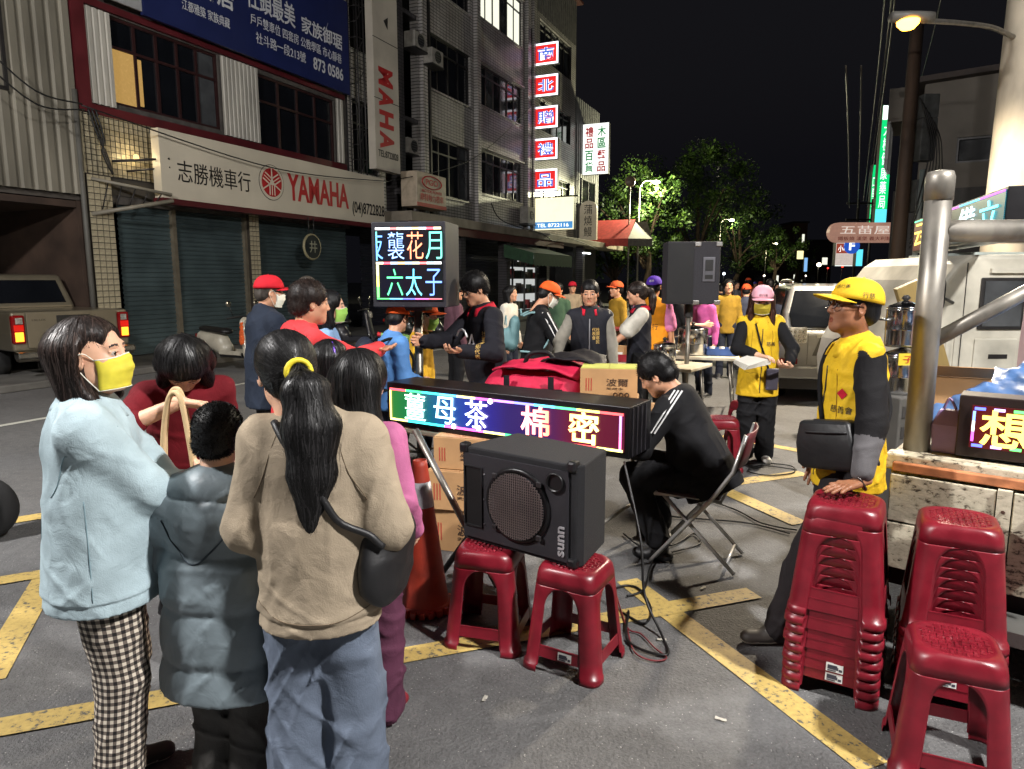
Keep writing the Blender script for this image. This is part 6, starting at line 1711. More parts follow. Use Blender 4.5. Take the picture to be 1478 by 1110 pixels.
MB().b2((-.30, -.205, .20), (.22, -.19, .215)).build('zip', BBAG, rbg)
for x_ in (-.2, .12): mesh_obj('strap', [(x_, -.196, .02), (x_ + .04, -.196, .02), (x_ + .04, -.2, .30), (x_, -.2, .30)], [(0, 1, 2, 3)], BBAG, rbg, solid=.008)
lettering('logo', '▲', mat('logo_white', (215, 215, 215), .5), rbg, (-.06, -.205, .12), X_, Z_, .07, .05)
tube('handle', BBAG, rbg, spline([(-.1, 0, .37), (-.05, -.02, .44), (.07, -.02, .45), (.12, 0, .39)]), .016)
# steel pots, trays and bottles on the far tables
CHROME = mat('stainless_steel', (190, 190, 190), .18, metal=1.0, var=.1, vscale=4)
def pot(label, loc, r=.19, h=.32, group='steel soup pots'):
    o = thing('steel_pot', label, 'pot', loc, 0, group)
    MB().lathe([(r * .96, 0), (r, .02), (r, h * .45), (r * 1.02, h * .47), (r, h * .5), (r, h), (r * 1.04, h + .008)], (0, 0, 0), 28).build('pot_body', CHROME, o, smooth=True)
    MB().lathe([(r * 1.05, h + .012), (r * .9, h + .03), (r * .3, h + .06), (.02, h + .065)], (0, 0, 0), 28, cap1=True).build('lid', CHROME, o, smooth=True)
    for sx in (-1, 1): tube('handle', CHROME, o, spline([(sx * r, -.05, h * .75), (sx * (r + .045), -.04, h * .75), (sx * (r + .045), .04, h * .75), (sx * r, .05, h * .75)], 4), .008)
    MB().lathe([(.012, 0), (.03, .02), (.012, .04)], (0, 0, h + .064), 12).build('lid_knob', FRAME_DARK, o, smooth=True)
pot('steel soup pot with lid on the far table at right', (2.35, 9.0, .737)); pot('steel soup pot with lid on the far table at left', (2.0, 9.35, .737), .17, .28)
def tray(label, loc, rz, c, w=.36, d=.26, h=.09):
    o = thing('food_tray', label, 'tray', loc, rz, 'plastic trays'); m = mat('tray_%d' % c[0], c, .4)
    MB().b2((-w / 2, -d / 2, 0), (w / 2, d / 2, .012)).build('base', m, o)
    for nm, lo_c, hi_c in (('f', (-w / 2, -d / 2 - .01, .006), (w / 2, -d / 2, h)), ('b', (-w / 2, d / 2, .006), (w / 2, d / 2 + .01, h)), ('l', (-w / 2 - .01, -d / 2, .006), (-w / 2, d / 2, h)), ('r', (w / 2, -d / 2, .006), (w / 2 + .01, d / 2, h))): MB().b2(lo_c, hi_c).build('side', m, o)
    for k in range(3): MB().lathe([(.028, 0), (.036, .09)], (-w / 3 + k * w / 3, .02, .013), 14).build('cup', mat('cup_white', (210, 208, 200), .5), o, smooth=True)
tray('red plastic tray holding paper cups on the far table', (1.75, 8.75, .737), R(-10), (176, 34, 40)); tray('dark red tray with cups at the far end of the near cream table', (1.40, 8.25, .737), R(-30), (140, 28, 40))
o = thing('bottle', 'tall pale plastic bottle beside the red tray on the far table', 'bottle', (2.02, 8.75, .737)); MB().lathe([(.04, 0), (.042, .02), (.042, .2), (.03, .24), (.014, .27), (.014, .30)], n=18).build('bottle_body', mat('bottle_plastic', (205, 198, 176), .35), o, smooth=True); MB().lathe([(.016, .30), (.016, .325)], n=12).build('cap', RED, o)
o = thing('drink_cup', 'tall red drink cup with straw beside the seated man', 'cup', (1.52, 7.85, .737)); MB().lathe([(.034, 0), (.046, .15)], n=18).build('cup_body', mat('cup_red', (176, 60, 60), .4), o, smooth=True); MB().lathe([(.048, .151), (.048, .16), (.02, .17)], n=18).build('lid', mat('cup_white', (210, 208, 200)), o); tube('straw', mat('cup_white', (210, 208, 200)), o, [(0, 0, .1), (-.03, .0, .27)], .005)
o = thing('display_case', 'low dark display case with red edge on the far table', 'case', (1.55, 9.3, .737), R(-20)); MB().b2((-.4, -.2, 0), (.4, .2, .30)).build('case_body', GLASS_DARK, o); MB().b2((-.42, -.22, .30), (.42, .22, .325)).build('red_top', mat('case_red', (120, 30, 40), .5), o)
for x_ in (-.4, .36): MB().b2((x_, -.215, 0), (x_ + .04, -.2005, .30)).build('edge', CHROME, o)
carton('small orange brown box on the near cream table behind the woman in the black vest', (1.28, 8.45, .737), R(-30), .26, .2, .16)
pot('small steel pot on the near cream table beside the speaker pole', (1.78, 8.05, .737), .13, .2)
tray('blue tray with cups at the right end of the far table', (2.72, 8.95, .737), R(-15), (60, 90, 150))
# black bag slumped under the near cream table
g = SDF((-.3, -.25, -.02), (.3, .25, .6), .012); g.ell((0, 0, .22), (.17, .13, .24), k=0).ell((.06, -.02, .12), (.18, .15, .13), k=.08); g.disp(waves(9, .015, 20, ridge=.8)); g.cut((0, 0, 0), (0, 0, -1)); V_, F_ = g.mesh()
o = thing('black_bag', 'slumped black bag under the cream table beside the red stool', 'bag', (1.72, 6.75, 0)); mesh_obj('bag', V_, F_, mat('black_nylon', (22, 22, 24), .5, wrinkle=.5, wscale=8), o, True)
# loudspeaker on a stand
ps = thing('pole_speaker', 'black loudspeaker with recessed handle raised on a steel pole', 'speaker', (2.03, 8.0, 0), R(-4))
MB().prism([(-.29, -.2), (.29, -.2), (.29, .2), (-.12, .26), (-.29, .18)], 1.43, 2.12, 2).build('cabinet', mat('speaker_grey_carpet', (44, 43, 48), .85, var=.2, vscale=60, bump=.7, bscale=200), ps, bevel=.012)
MB().b2((-.285, -.207, 1.45), (.0, -.201, 2.10)).build('grille_side', mat('speaker_grille_dark', (18, 18, 20), .7), ps)  # darker grille covering the left half of the front
MB().b2((.10, -.214, 1.68), (.235, -.202, 1.95)).build('handle_plate', mat('handle_plate', (92, 92, 98), .4, metal=.3), ps, bevel=.01); MB().b2((.125, -.218, 1.80), (.21, -.2145, 1.92)).build('handle_recess', mat('horn_black', (8, 8, 10)), ps); MB().b2((.125, -.218, 1.71), (.21, -.2145, 1.755)).build('plate_slot', mat('horn_black', (8, 8, 10)), ps)
for x_ in (.02, .25):
    for z_ in (1.45, 2.09): MB().box((x_ + .02, -.2, z_), (.07, .03, .05)).build('corner_bracket', mat('corner_steel', (150, 148, 146), .35, metal=.8), ps, bevel=.008)
tube('pole', STEEL, ps, [(.0, 0, 0.02), (.0, 0, 1.43)], .028, 12); MB().lathe([(.05, 0), (.05, .14)], (0, 0, 1.28), 14).build('collar', FRAME_DARK, ps); MB().lathe([(.22, 0), (.2, .02), (.05, .06), (.04, .12)], (0, 0, 0), 20).build('base', STEEL, ps, smooth=True)
# ------------------------------------------------------------------ traffic cone
tcn = thing('traffic_cone', 'tall orange traffic cone with grey reflective sleeve leaning by the cartons', 'traffic cone', (-.452, 3.42, 0), rot=(R(-2), R(-1.5), 0))
CONE = mat('cone_orange', (150, 46, 28), .55, var=.30, vscale=6, bump=.2, bscale=60)
MB().lathe([(.128, .03), (.122, .05), (.105, .18), (.040, .76), (.036, .79), (.03, .79), (.032, .74)], n=28, cap1=False).build('cone', CONE, tcn, smooth=True)
MB().lathe([(.0655, .55), (.0505, .68), (.0495, .68), (.0645, .55)], n=28, cap0=False, cap1=False).build('reflective_sleeve', mat('sleeve_grey', (160, 160, 166), .35, var=.2, vscale=20), tcn, smooth=True)
for k in range(20):
    a = k * math.pi / 10; MB().box((.14 * math.cos(a), .14 * math.sin(a), .018), (.03, .03, .036), Matrix.Rotation(a, 3, 'Z')).build('base_lug', CONE, tcn, bevel=.005)
MB().lathe([(.137, .004), (.137, .036), (.12, .045)], n=28).build('base', CONE, tcn, smooth=True)
# tripod with diagonal strut behind the cone
tr = thing('tripod_stand', 'steel tripod stand with black joints under the left end of the LED board', 'stand', (-.10, 3.80, 0))
tube('strut', STEEL, tr, [(-.45, .05, .86), (.02, -.17, .02)], .019, 12); tube('strut', FRAME_DARK, tr, [(.12, .05, .62), (-.30, .0, .03)], .017, 10); tube('strut', FRAME_DARK, tr, [(-.14, .0, .28), (.16, -.12, .22)], .013, 8)
MB().b2((.02, -.02, .48), (.09, .06, .60)).build('clamp', FRAME_DARK, tr, bevel=.01)
# ------------------------------------------------------------------ folding chair
CHST = mat('chair_steel', (186, 184, 180), .35, metal=.6, var=.1)
fc_ = thing('folding_chair', 'grey metal folding chair under the seated man', 'chair', (1.12, 4.08, 0), R(64))
# local +y = the way the sitter faces (left in the picture)
for sx in (-1, 1):
    tube('leg', CHST, fc_, [(sx * .20, .22, .012), (sx * .20, -.13, .45), (sx * .19, -.24, .62), (sx * .185, -.30, .84)], .013, 10)
    tube('leg', CHST, fc_, [(sx * .175, -.27, .012), (sx * .175, .16, .44)], .012, 10)
tube('cross_bar', CHST, fc_, [(-.20, .18, .06), (.20, .18, .06)], .010); tube('cross_bar', CHST, fc_, [(-.175, -.22, .06), (.175, -.22, .06)], .010)
MB().b2((-.19, -.17, .435), (.19, .19, .462)).build('seat', mat('chair_seat_vinyl', (58, 40, 42), .5), fc_, bevel=.012)
MB().tube([(-.195, -.18, .44), (.195, -.18, .44), (.195, .20, .44), (-.195, .20, .44)], .011, 8, closed=True).build('seat_rim', CHST, fc_, smooth=True)
bkv = [(x_, -.275 - .25 * (z_ - .7) - .03 * (1 - (x_ / .19) ** 2), z_) for z_ in (.64, .72, .80, .845) for x_ in np.linspace(-.185, .185, 9)]
mesh_obj('backrest', bkv, [(i * 9 + j, i * 9 + j + 1, (i + 1) * 9 + j + 1, (i + 1) * 9 + j) for i in range(3) for j in range(8)], mat('chair_back_red', (96, 40, 44), .5), fc_, True, solid=.012)
# ------------------------------------------------------------------ cables on the road
CABLE = mat('cable_rubber', (18, 18, 19), .5); CRED = mat('cable_red', (110, 34, 40), .5)
def cable(label, pts, r=.006, m=CABLE):
    z = r + .008
    o = thing('power_cable', label, 'cable', gp(*pts[0]), 0, 'cables lying on the road'); b0 = gp(*pts[0])
    tube('cable', m, o, [p - b0 for p in spline([gp(x, y, z) for x, y in pts], 7)], r, 6)
cable('black cable snaking from the chair toward the yellow capped man', [(1000, 715), (1060, 735), (1100, 755), (1150, 765)])
cable('straight black cable pair running right under the folding chair', [(930, 742), (1000, 748), (1080, 755), (1140, 770)])
cable('coiled black cable beside the woman in the pink cap', [(1060, 675), (1090, 668), (1140, 672), (1145, 682), (1110, 686), (1080, 680), (1100, 672), (1150, 678)])
cable('black cable loop around the feet of the folding chair', [(900, 770), (930, 790), (975, 785), (1000, 770), (1010, 785), (960, 800), (940, 815), (930, 850), (905, 860)])
cable('thin red cable loop on the road right of the speaker stools', [(890, 860), (905, 905), (925, 915), (945, 935), (962, 950), (940, 953), (915, 940), (905, 905)], .004, CRED)
o = thing('power_cable', 'black cable hanging from the LED board down to the road beside the stools', 'cable', (.70, 3.55, 0), 0, 'cables lying on the road')
tube('cable', CABLE, o, spline([(-.10, .05, .74), (-.05, -.2, .4), (-.04, -.3, .15), (.02, -.45, .014), (.0, -.62, .014), (-.15, -.5, .014), (-.1, -.2, .014)]), .007, 6)
cable('black cable running along under the seated man to the stools', [(885, 850), (905, 845), (925, 852), (940, 880), (930, 900), (900, 885)])

# litter on the road
for k_, (px, py, lab) in enumerate([(955, 925, 'scrap of white paper on the road right of the speaker stools'), (700, 1010, 'crumpled receipt on the road before the speaker stools'), (1040, 1040, 'small flat paper scrap near the lower middle of the road'), (1015, 850, 'tiny paper scrap beside the yellow line crossing')]):
    p = gp(px, py); o = thing('paper_scrap', lab, 'litter', (p.x, p.y, .006), k_ * 1.3, 'litter on the road'); r_ = random.Random(k_)
    mesh_obj('scrap', [(x * .011 + r_.uniform(-.002, .002), y * .008, .004 * r_.random()) for x in range(-2, 3) for y in range(-1, 2)], [(i * 3 + j, (i + 1) * 3 + j, (i + 1) * 3 + j + 1, i * 3 + j + 1) for i in range(4) for j in range(2)], mat('scrap_paper', (170, 166, 156), .8), o)
# ------------------------------------------------------------------ vehicles
TYRE = mat('tyre_rubber', (20, 20, 20), .8, var=.2); RIM = mat('alloy_rim', (130, 130, 132), .35, metal=.8)
def wheel(parent, c, r=.34, w=.22, rimr=.2):
    M = Matrix.Rotation(R(90), 3, 'Y')
    t = MB().lathe([(rimr, -w / 2 + .02), (r - .03, -w / 2), (r, -w / 2 + .04), (r, w / 2 - .04), (r - .03, w / 2), (rimr, w / 2 - .02)], c, 28, M).build('wheel', TYRE, parent, smooth=True)
    MB().lathe([(rimr, -w / 2 - .004), (rimr * .9, -w / 2 + .01), (.04, -w / 2 + .02)], c, 20, M).build('rim', RIM, t, smooth=True)
    for k in range(5):
        a = k * 1.2566; MB().box(Vector(c) + Vector((-w / 2 - .003, .11 * rimr / .2 * math.cos(a), .11 * rimr / .2 * math.sin(a))), (.02, .05, rimr * .9), Matrix.Rotation(-a + math.pi / 2, 3, 'X')).build('spoke', RIM, t)
    return t
def carpaint(n, c): return mat('paint_' + n, c, .32, metal=.55, var=.06, vscale=3, coat=.6)
LAMP_RED = mat('lamp_red', (120, 12, 14), .15, var=.1, spec=.7); LAMP_CLEAR = mat('lamp_clear', (190, 186, 176), .12, metal=.5, var=.3, vscale=30); AMBER = mat('lamp_amber_lit', (230, 120, 30), .3, var=.2, vscale=30, emit=(255, 150, 40), es=2.2); REDLIT = mat('lamp_red_lit', (160, 16, 16), .2, var=.2, emit=(255, 40, 20), es=.35)
CHR = mat('chrome', (170, 168, 160), .2, metal=1.0, var=.1)
# silver SUV seen from behind
suv = thing('parked_suv', 'silver SUV with clear tail lamps parked behind the man in the yellow cap', 'car', (4.50, 9.25, 0), -STREET + R(8))
SIL = carpaint('silver', (150, 149, 146))
MB().loft([[(-.88, y, .38), (.88, y, .38), (.90, y, .75), (.88, y, 1.04), (-.88, y, 1.04), (-.90, y, .75)] if 0 < k < 4 else [(-.84, y, .42), (.84, y, .42), (.86, y, .75), (.82, y, 1.0), (-.82, y, 1.0), (-.86, y, .75)] for k, y in enumerate((0.0, .12, 2.0, 4.3, 4.45))]).build('body', SIL, suv, bevel=.05, seg=3)
MB().loft([[(-.84, .08, 1.0), (.84, .08, 1.0), (.84, 3.5, 1.0), (-.84, 3.5, 1.0)], [(-.80, .22, 1.25), (.80, .22, 1.25), (.80, 3.2, 1.25), (-.80, 3.2, 1.25)], [(-.70, .52, 1.62), (.70, .52, 1.62), (.70, 2.5, 1.64), (-.70, 2.5, 1.64)]]).build('cabin', SIL, suv, bevel=.05, seg=3)
mesh_obj('rear_window', [(-.70, .075, 1.07), (.70, .075, 1.07), (.735, .195, 1.25), (.66, .445, 1.555), (-.66, .445, 1.555), (-.735, .195, 1.25)], [(0, 1, 2, 3, 4, 5)], GLASS_DARK, suv, solid=.012)
for sx in (-1, 1):
    mesh_obj('side_window', [(sx * .842, .45, 1.10), (sx * .842, 3.0, 1.10), (sx * .735, 2.45, 1.56), (sx * .735, .75, 1.56)], [(0, 1, 2, 3)], GLASS_DARK, suv, solid=.012)
    tl = MB().b2((sx * .88, -.02, .84), (sx * .52, .03, 1.06)).build('tail_light', LAMP_CLEAR, suv, bevel=.012)
    for i in range(6):
        for j in range(3): MB().lathe([(.021, 0), (.016, .012)], (sx * (.55 + .06 * i), -.021, .885 + .06 * j), 8, Matrix.Rotation(R(90), 3, 'X')).build('lamp_cell', CHR, tl)
    MB().b2((sx * .86, -.024, .56), (sx * .62, .0, .635)).build('reflector', LAMP_RED, suv, bevel=.006)
    tube('roof_rail', CHR, suv, spline([(sx * .66, .7, 1.64), (sx * .66, .9, 1.69), (sx * .66, 2.3, 1.69), (sx * .66, 2.5, 1.64)]), .018)
    for y in (.85, 3.5): wheel(suv, (sx * .78, y, .34))
mesh_obj('plate_recess', [(-.44, -.004, .68), (.44, -.004, .68), (.34, -.004, .96), (-.34, -.004, .96)], [(0, 1, 2, 3)], mat('recess_grey', (100, 98, 92), .4, metal=.4), suv, solid=.01)
MB().b2((-.40, -.022, .93), (.40, -.008, .97)).build('chrome_strip', CHR, suv); pl_ = MB().b2((-.22, -.022, .74), (.22, -.016, .88)).build('number_plate', STICK, suv); lettering('plate_number', 'ABV', BLK, pl_, (-.19, -.024, .77), X_, Z_, .34, .08, extrude=.001)
MB().b2((-.90, -.05, .36), (.90, .10, .54)).build('bumper', SIL, suv, bevel=.03); MB().b2((-.84, -.03, .22), (.84, .2, .355)).build('lower_valance', FRAME_DARK, suv)
for x_ in (-.5, .5): MB().b2((x_ - .002, -.003, .56), (x_ + .002, .0, 1.04)).build('seam', FRAME_DARK, suv)
# grey-gold pickup at the left
pk = thing('pickup_truck', 'bronze grey pickup truck with lit tail lamps parked nose-in at the shed at far left', 'pickup truck', (-7.43, 11.75, 0), R(55))
BRZ = carpaint('bronze', (124, 116, 98))
MB().loft([[(-.90, y, .55), (.90, y, .55), (.92, y, .85), (.90, y, 1.19), (-.90, y, 1.19), (-.92, y, .85)] for y in (0, .1, 2.0, 5.2)]).build('body', BRZ, pk, bevel=.04, seg=3)
tg = MB().b2((-.70, -.03, .60), (.70, -.005, 1.185)).build('tailgate', BRZ, pk, bevel=.015)
MB().b2((-.26, -.045, .98), (.26, -.032, 1.12)).build('handle_plate', mat('pickup_black', (24, 23, 22), .4), tg, bevel=.03); lettering('badge', 'TOYOTA', CHR, tg, (-.12, -.049, 1.03), X_, Z_, .24, .035, offset=.02)
lettering('lettering', 'RFF', mat('tailgate_letter', (66, 60, 48), .5), tg, (-.46, -.034, .68), X_, Z_, .72, .16, offset=.02); lettering('badge', 'HILUX', CHR, tg, (-.62, -.034, 1.04), X_, Z_, .2, .03)
for sx in (-1, 1):
    t_ = MB().b2((sx * .72, -.045, .68), (sx * .91, .05, 1.14)).build('tail_light', LAMP_RED, pk, bevel=.03, seg=3)
    MB().b2((sx * .76, -.056, .72), (sx * .88, -.046, .87)).build('indicator', AMBER, t_, bevel=.015); MB().b2((sx * .76, -.056, 1.0), (sx * .86, -.046, 1.1)).build('reversing_lamp', LAMP_CLEAR, t_, bevel=.015); MB().b2((sx * .75, -.054, .885), (sx * .89, -.046, .985)).build('brake_lamp', REDLIT, t_, bevel=.01)
    for y in (1.15, 4.3): wheel(pk, (sx * .80, y, .38), .38, .26, .22)
    MB().b2((sx * .50, -.20, .44), (sx * .92, -.02, .56)).build('bumper_end', CHR, pk, bevel=.03)
MB().b2((-.9, -.16, .40), (.9, -.02, .50)).build('bumper', mat('bumper_grey', (70, 66, 58), .4, metal=.5), pk, bevel=.02)
MB().loft([[(-.86, 1.85, 1.17), (.86, 1.85, 1.17), (.86, 4.5, 1.17), (-.86, 4.5, 1.17)], [(-.70, 2.05, 1.80), (.70, 2.05, 1.80), (.70, 3.6, 1.82), (-.70, 3.6, 1.82)]]).build('cab', BRZ, pk, bevel=.06, seg=3)
mesh_obj('rear_window', [(-.70, 1.878, 1.28), (.70, 1.878, 1.28), (.60, 2.025, 1.72), (-.60, 2.025, 1.72)], [(0, 1, 2, 3)], GLASS_DARK, pk, solid=.012)
mesh_obj('side_window', [(.835, 2.1, 1.27), (.80, 4.1, 1.27), (.715, 3.5, 1.74), (.73, 2.2, 1.74)], [(0, 1, 2, 3)], GLASS_DARK, pk, solid=.012)
# flatbed truck at the right
TA = R(-40)
tk = thing('flatbed_truck', 'white flatbed truck with rusty tailgate and tubular frame at the right edge', 'truck', (1.76, 3.14, 0), TA)
TW = mat('truck_white', (188, 184, 170), .5, var=.2, vscale=3)
def rusty():
    m = bpy.data.materials.new('rusty_plate'); m.use_nodes = True; nt = m.node_tree; N = nt.nodes; L = nt.links; b = N['Principled BSDF']; tc = N.new('ShaderNodeTexCoord')
    mp = N.new('ShaderNodeMapping'); mp.inputs['Scale'].default_value = (1, 1, 1.8); L.new(tc.outputs['Object'], mp.inputs[0])
    n = N.new('ShaderNodeTexNoise'); n.inputs['Scale'].default_value = 26; n.inputs['Detail'].default_value = 7; n.inputs['Roughness'].default_value = .72; L.new(mp.outputs[0], n.inputs[0])
    n2 = N.new('ShaderNodeTexNoise'); n2.inputs['Scale'].default_value = 5; n2.inputs['Detail'].default_value = 3; L.new(tc.outputs['Object'], n2.inputs[0])
    a = N.new('ShaderNodeMath'); a.operation = 'MULTIPLY_ADD'; a.inputs[1].default_value = .45; L.new(n2.outputs[0], a.inputs[0]); L.new(n.outputs[0], a.inputs[2])
    r = N.new('ShaderNodeValToRGB'); e = r.color_ramp.elements; e[0].position = .60; e[0].color = (*lin((58, 48, 38)), 1); e[1].position = .68; e[1].color = (*lin((182, 174, 152)), 1); e3 = e.new(.85); e3.color = (*lin((202, 194, 172)), 1)
    L.new(a.outputs[0], r.inputs[0]); L.new(r.outputs[0], b.inputs['Base Color']); b.inputs['Roughness'].default_value = .6
    bp = N.new('ShaderNodeBump'); bp.inputs['Strength'].default_value = .5; bp.inputs['Distance'].default_value = .004; L.new(a.outputs[0], bp.inputs['Height']); L.new(bp.outputs[0], b.inputs['Normal']); return m
RUSTY = rusty()
MB().b2((0, .05, .80), (1.75, 3.2, .90)).build('bed', RUSTY, tk); MB().b2((-.01, -.05, .84), (1.76, .045, .915)).build('rear_rail', RUSTY, tk, bevel=.008)
MB().b2((.03, -.095, .845), (1.7, -.055, .885)).build('hinge_bar', mat('rail_orange_lit', (186, 120, 80), .5, var=.3, vscale=12), tk, bevel=.005)  # orange lamp light on this bar is put into its colour
for (x0, x1, z0, z1) in ((.03, .425, .62, .835), (.03, .425, .40, .612), (.485, 1.74, .40, .835)):
    o = MB().b2((x0, -.115, z0), (x1, -.10, z1)).build('tailgate_panel', RUSTY, tk, bevel=.004)
MB().b2((.43, -.125, .40), (.48, -.095, .84)).build('tailgate_rib', RUSTY, tk)
for z in (.45, .55, .65, .75): MB().lathe([(.008, 0), (.006, .004)], (.455, -.126, z), 10, Matrix.Rotation(R(90), 3, 'X')).build('rivet', mat('rust_dark', (70, 46, 34), .7), tk)
MB().b2((.02, -.05, .30), (1.7, 2.8, .78)).build('underframe', mat('underframe_black', (20, 19, 18), .8), tk); MB().b2((.5, -.30, .26), (1.7, -.10, .32)).build('step_plate', mat('step_alu', (120, 120, 116), .45, metal=.6, bump=.6, bscale=90), tk)
# latch on the hinge bar
lt = MB().lathe([(.03, 0), (.03, .10), (.034, .10), (.034, .13), (.02, .13), (.02, .22)], (.62, -.14, .62), 18).build('latch_post', CHR, tk, smooth=True)
tube('latch_handle', CHR, tk, [(.62, -.15, .76), (.72, -.20, .71), (.73, -.20, .64)], .010); tube('latch_handle', CHR, tk, [(.62, -.14, .82), (.70, -.17, .88)], .009)
for k in range(7): MB().tube([(.16 + .0 * k + .012 * math.cos(a) * (1 if k % 2 else .3), -.06 + .012 * math.cos(a) * (.3 if k % 2 else 1), .70 - .03 * k + .02 * math.sin(a)) for a in np.linspace(0, 6.283, 11)[:-1]], .004, 5, closed=True).build('chain_link', STEEL, tk, smooth=True)
PIPE = mat('weathered_pipe', (150, 145, 136), .45, metal=.6, var=.35, vscale=7, stretch=(1, 1, .5))
pw = Matrix.Rotation(-TA, 3, 'Z')
P0 = pw @ (Vector((1.927, 3.22, .9)) - Vector((1.76, 3.14, 0)))
MB().tube([P0, P0 + Vector((0, 0, 1.24))], .056, 24).build('frame_post', PIPE, tk, smooth=True); MB().lathe([(.060, 0), (.060, .10), (.052, .125), (.02, .132)], P0 + Vector((0, 0, 1.155)), 24).build('post_cap', PIPE, tk, smooth=True)
dX = pw @ Vector((1, -.02, 0)); tube('frame_rail', PIPE, tk, [P0 + Vector((0, 0, 1.02)), P0 + dX * 1.5 + Vector((0, 0, 1.02))], .050, 20); tube('frame_brace', PIPE, tk, [P0 + Vector((0, 0, .50)), P0 + dX * .85 + Vector((0, 0, .98))], .034, 16)
tube('frame_post', PIPE, tk, [P0 + dX * 1.5, P0 + dX * 1.5 + Vector((0, 0, 1.15))], .056, 20)
for x in (.2, 1.5): wheel(tk, (x, 1.2, .33), .33, .2)
# white van standing beyond the flatbed
vn = thing('white_van', 'white panel van with slanted nose and side windows behind the flatbed truck', 'van', (3.72, 6.2, 0), 0)
MB().prism([(.0, .45), (-.22, .62), (-.24, .85), (-.20, 1.06), (-.02, 1.42), (.12, 1.70), (.22, 1.84), (.34, 1.92), (2.9, 1.94), (2.9, .45)], 0, 1.7, 1).build('body', TW, vn, bevel=.04, seg=3)
for x0, x1 in ((.46, .80), (.90, 1.42), (1.50, 2.1), (2.18, 2.8)):
    f = MB().b2((x0 - .03, -.018, 1.26), (x1 + .03, -.002, 1.72)).build('side_window', FRAME_DARK, vn, bevel=.01); MB().b2((x0, -.026, 1.29), (x1, -.02, 1.69)).build('pane', GLASS_MID, f)
for k in range(5): MB().b2((-.06 + .075 * k, -.012, .75), (-.02 + .075 * k, -.001, 1.30)).build('pressed_rib', TW, vn, bevel=.004)
for x_ in (.30, .85, 1.46): MB().b2((x_ - .003, -.006, .6), (x_ + .003, -.0005, 1.85)).build('door_seam', FRAME_DARK, vn)
for k in range(4): MB().b2((.42 + .5 * k, -.016, .86), (.80 + .5 * k, -.001, 1.18)).build('pressed_panel', TW, vn, bevel=.012)
MB().b2((.5, -.03, 1.76), (2.88, -.002, 1.80)).build('gutter', TW, vn); MB().b2((.55, -.02, 1.0), (.72, -.004, 1.04)).build('door_handle', FRAME_DARK, vn)
tube('mirror_arm', FRAME_DARK, vn, [(.2, .0, 1.5), (-.1, -.22, 1.58)], .014); g = SDF((-.3, -.45, 1.3), (.1, -.05, 1.85), .012); g.cone((-.12, -.26, 1.50), (-.12, -.26, 1.66), .085, k=0, flat=((0, 1, 0), .5)); V_, F_ = g.mesh(); mesh_obj('wing_mirror', V_, F_, mat('mirror_black', (16, 16, 17), .3), vn, True)
for x in (.55, 2.4): 
    wv = wheel(vn, (0, 0, 0), .32, .2); wv.location = (x, .1, .32); wv.rotation_euler = (0, 0, R(90))
MB().b2((.45, .2, 1.925), (1.3, 1.2, 1.95)).build('roof_plate', mat('rack_pale', (170, 180, 176), .5), vn); 
# LED sign on the van roof, and the LED board on the flatbed
o = thing('led_sign', 'slanted LED sign with colourful characters on the roof of the white van', 'LED sign', (4.52, 7.95, 2.0), R(-109.1)); 
MB().b2((0, 0, 0), (3.05, .24, .36)).build('housing', ALU, o, bevel=.005); MB().b2((.02, -.006, .02), (3.03, -.001, .34)).build('screen', led_mat('led_roof_field', [(0, (150, 60, 40)), (.3, (120, 20, 60)), (.5, (40, 30, 60)), (.8, (20, 110, 120)), (1, (40, 120, 140))], .9, 0, .328, 70), o)
for ch, x_, c in (('云', .10, (255, 210, 90)), ('分', .75, (255, 80, 60)), ('備', 1.85, (230, 255, 255)), ('立', 2.45, (110, 230, 240))): lettering('lettering', ch, glow('roof_led_%d' % c[1], c, 2.4), o, (x_, -.012, .06), X_, Z_, .48, .24)
dashes(o, .025, 3.025, .335, .012, -.011, [(90, 230, 160), (120, 120, 255), (230, 90, 255), (90, 200, 255), (200, 90, 255)], 2.2)
bo = Vector((1.76, 3.14, 0)) + Matrix.Rotation(TA, 3, 'Z') @ Vector((.10, .15, .905))
o = thing('led_sign', 'LED board with orange characters and dotted border on the flatbed at right', 'LED sign', (2.00, 3.05, .918), TA + R(3)); lw = .95
MB().b2((0, 0, 0), (lw, .16, .275)).build('housing', mat('led_case_brown', (52, 40, 38), .4, metal=.4), o, bevel=.005); MB().b2((.05, -.006, .045), (lw - .05, -.001, .235)).build('screen', led_mat('led_bed_field', [(0, (170, 20, 30)), (.35, (150, 20, 25)), (.6, (120, 50, 20)), (1, (100, 60, 20))], .7, 0, 1 / lw, 90), o)
YT = glow('bed_led_text', (255, 205, 90), 3.2)
for ch, x_ in (('想', .085), ('愛', .36), ('你', .62)): lettering('lettering', ch, YT, o, (x_, -.012, .06), X_, Z_, .18, .16, offset=.018)
DC = [(70, 230, 90), (90, 110, 255), (200, 170, 255), (90, 230, 110), (255, 120, 120), (255, 230, 120)]
for k in range(12):
    for z_ in (.222, .057): MB().b2((.06 + k * .07, -.012, z_ - .006), (.10 + k * .07, -.008, z_ + .006)).build('led_segment', glow('bed_seg_%d' % (k % 6), DC[(k + (z_ > .1)) % 6], 2.6), o)
dashes(o, .075, .21, .060, .010, -.012, [(230, 90, 230), (255, 255, 255), (120, 160, 255)], 2.4, True)
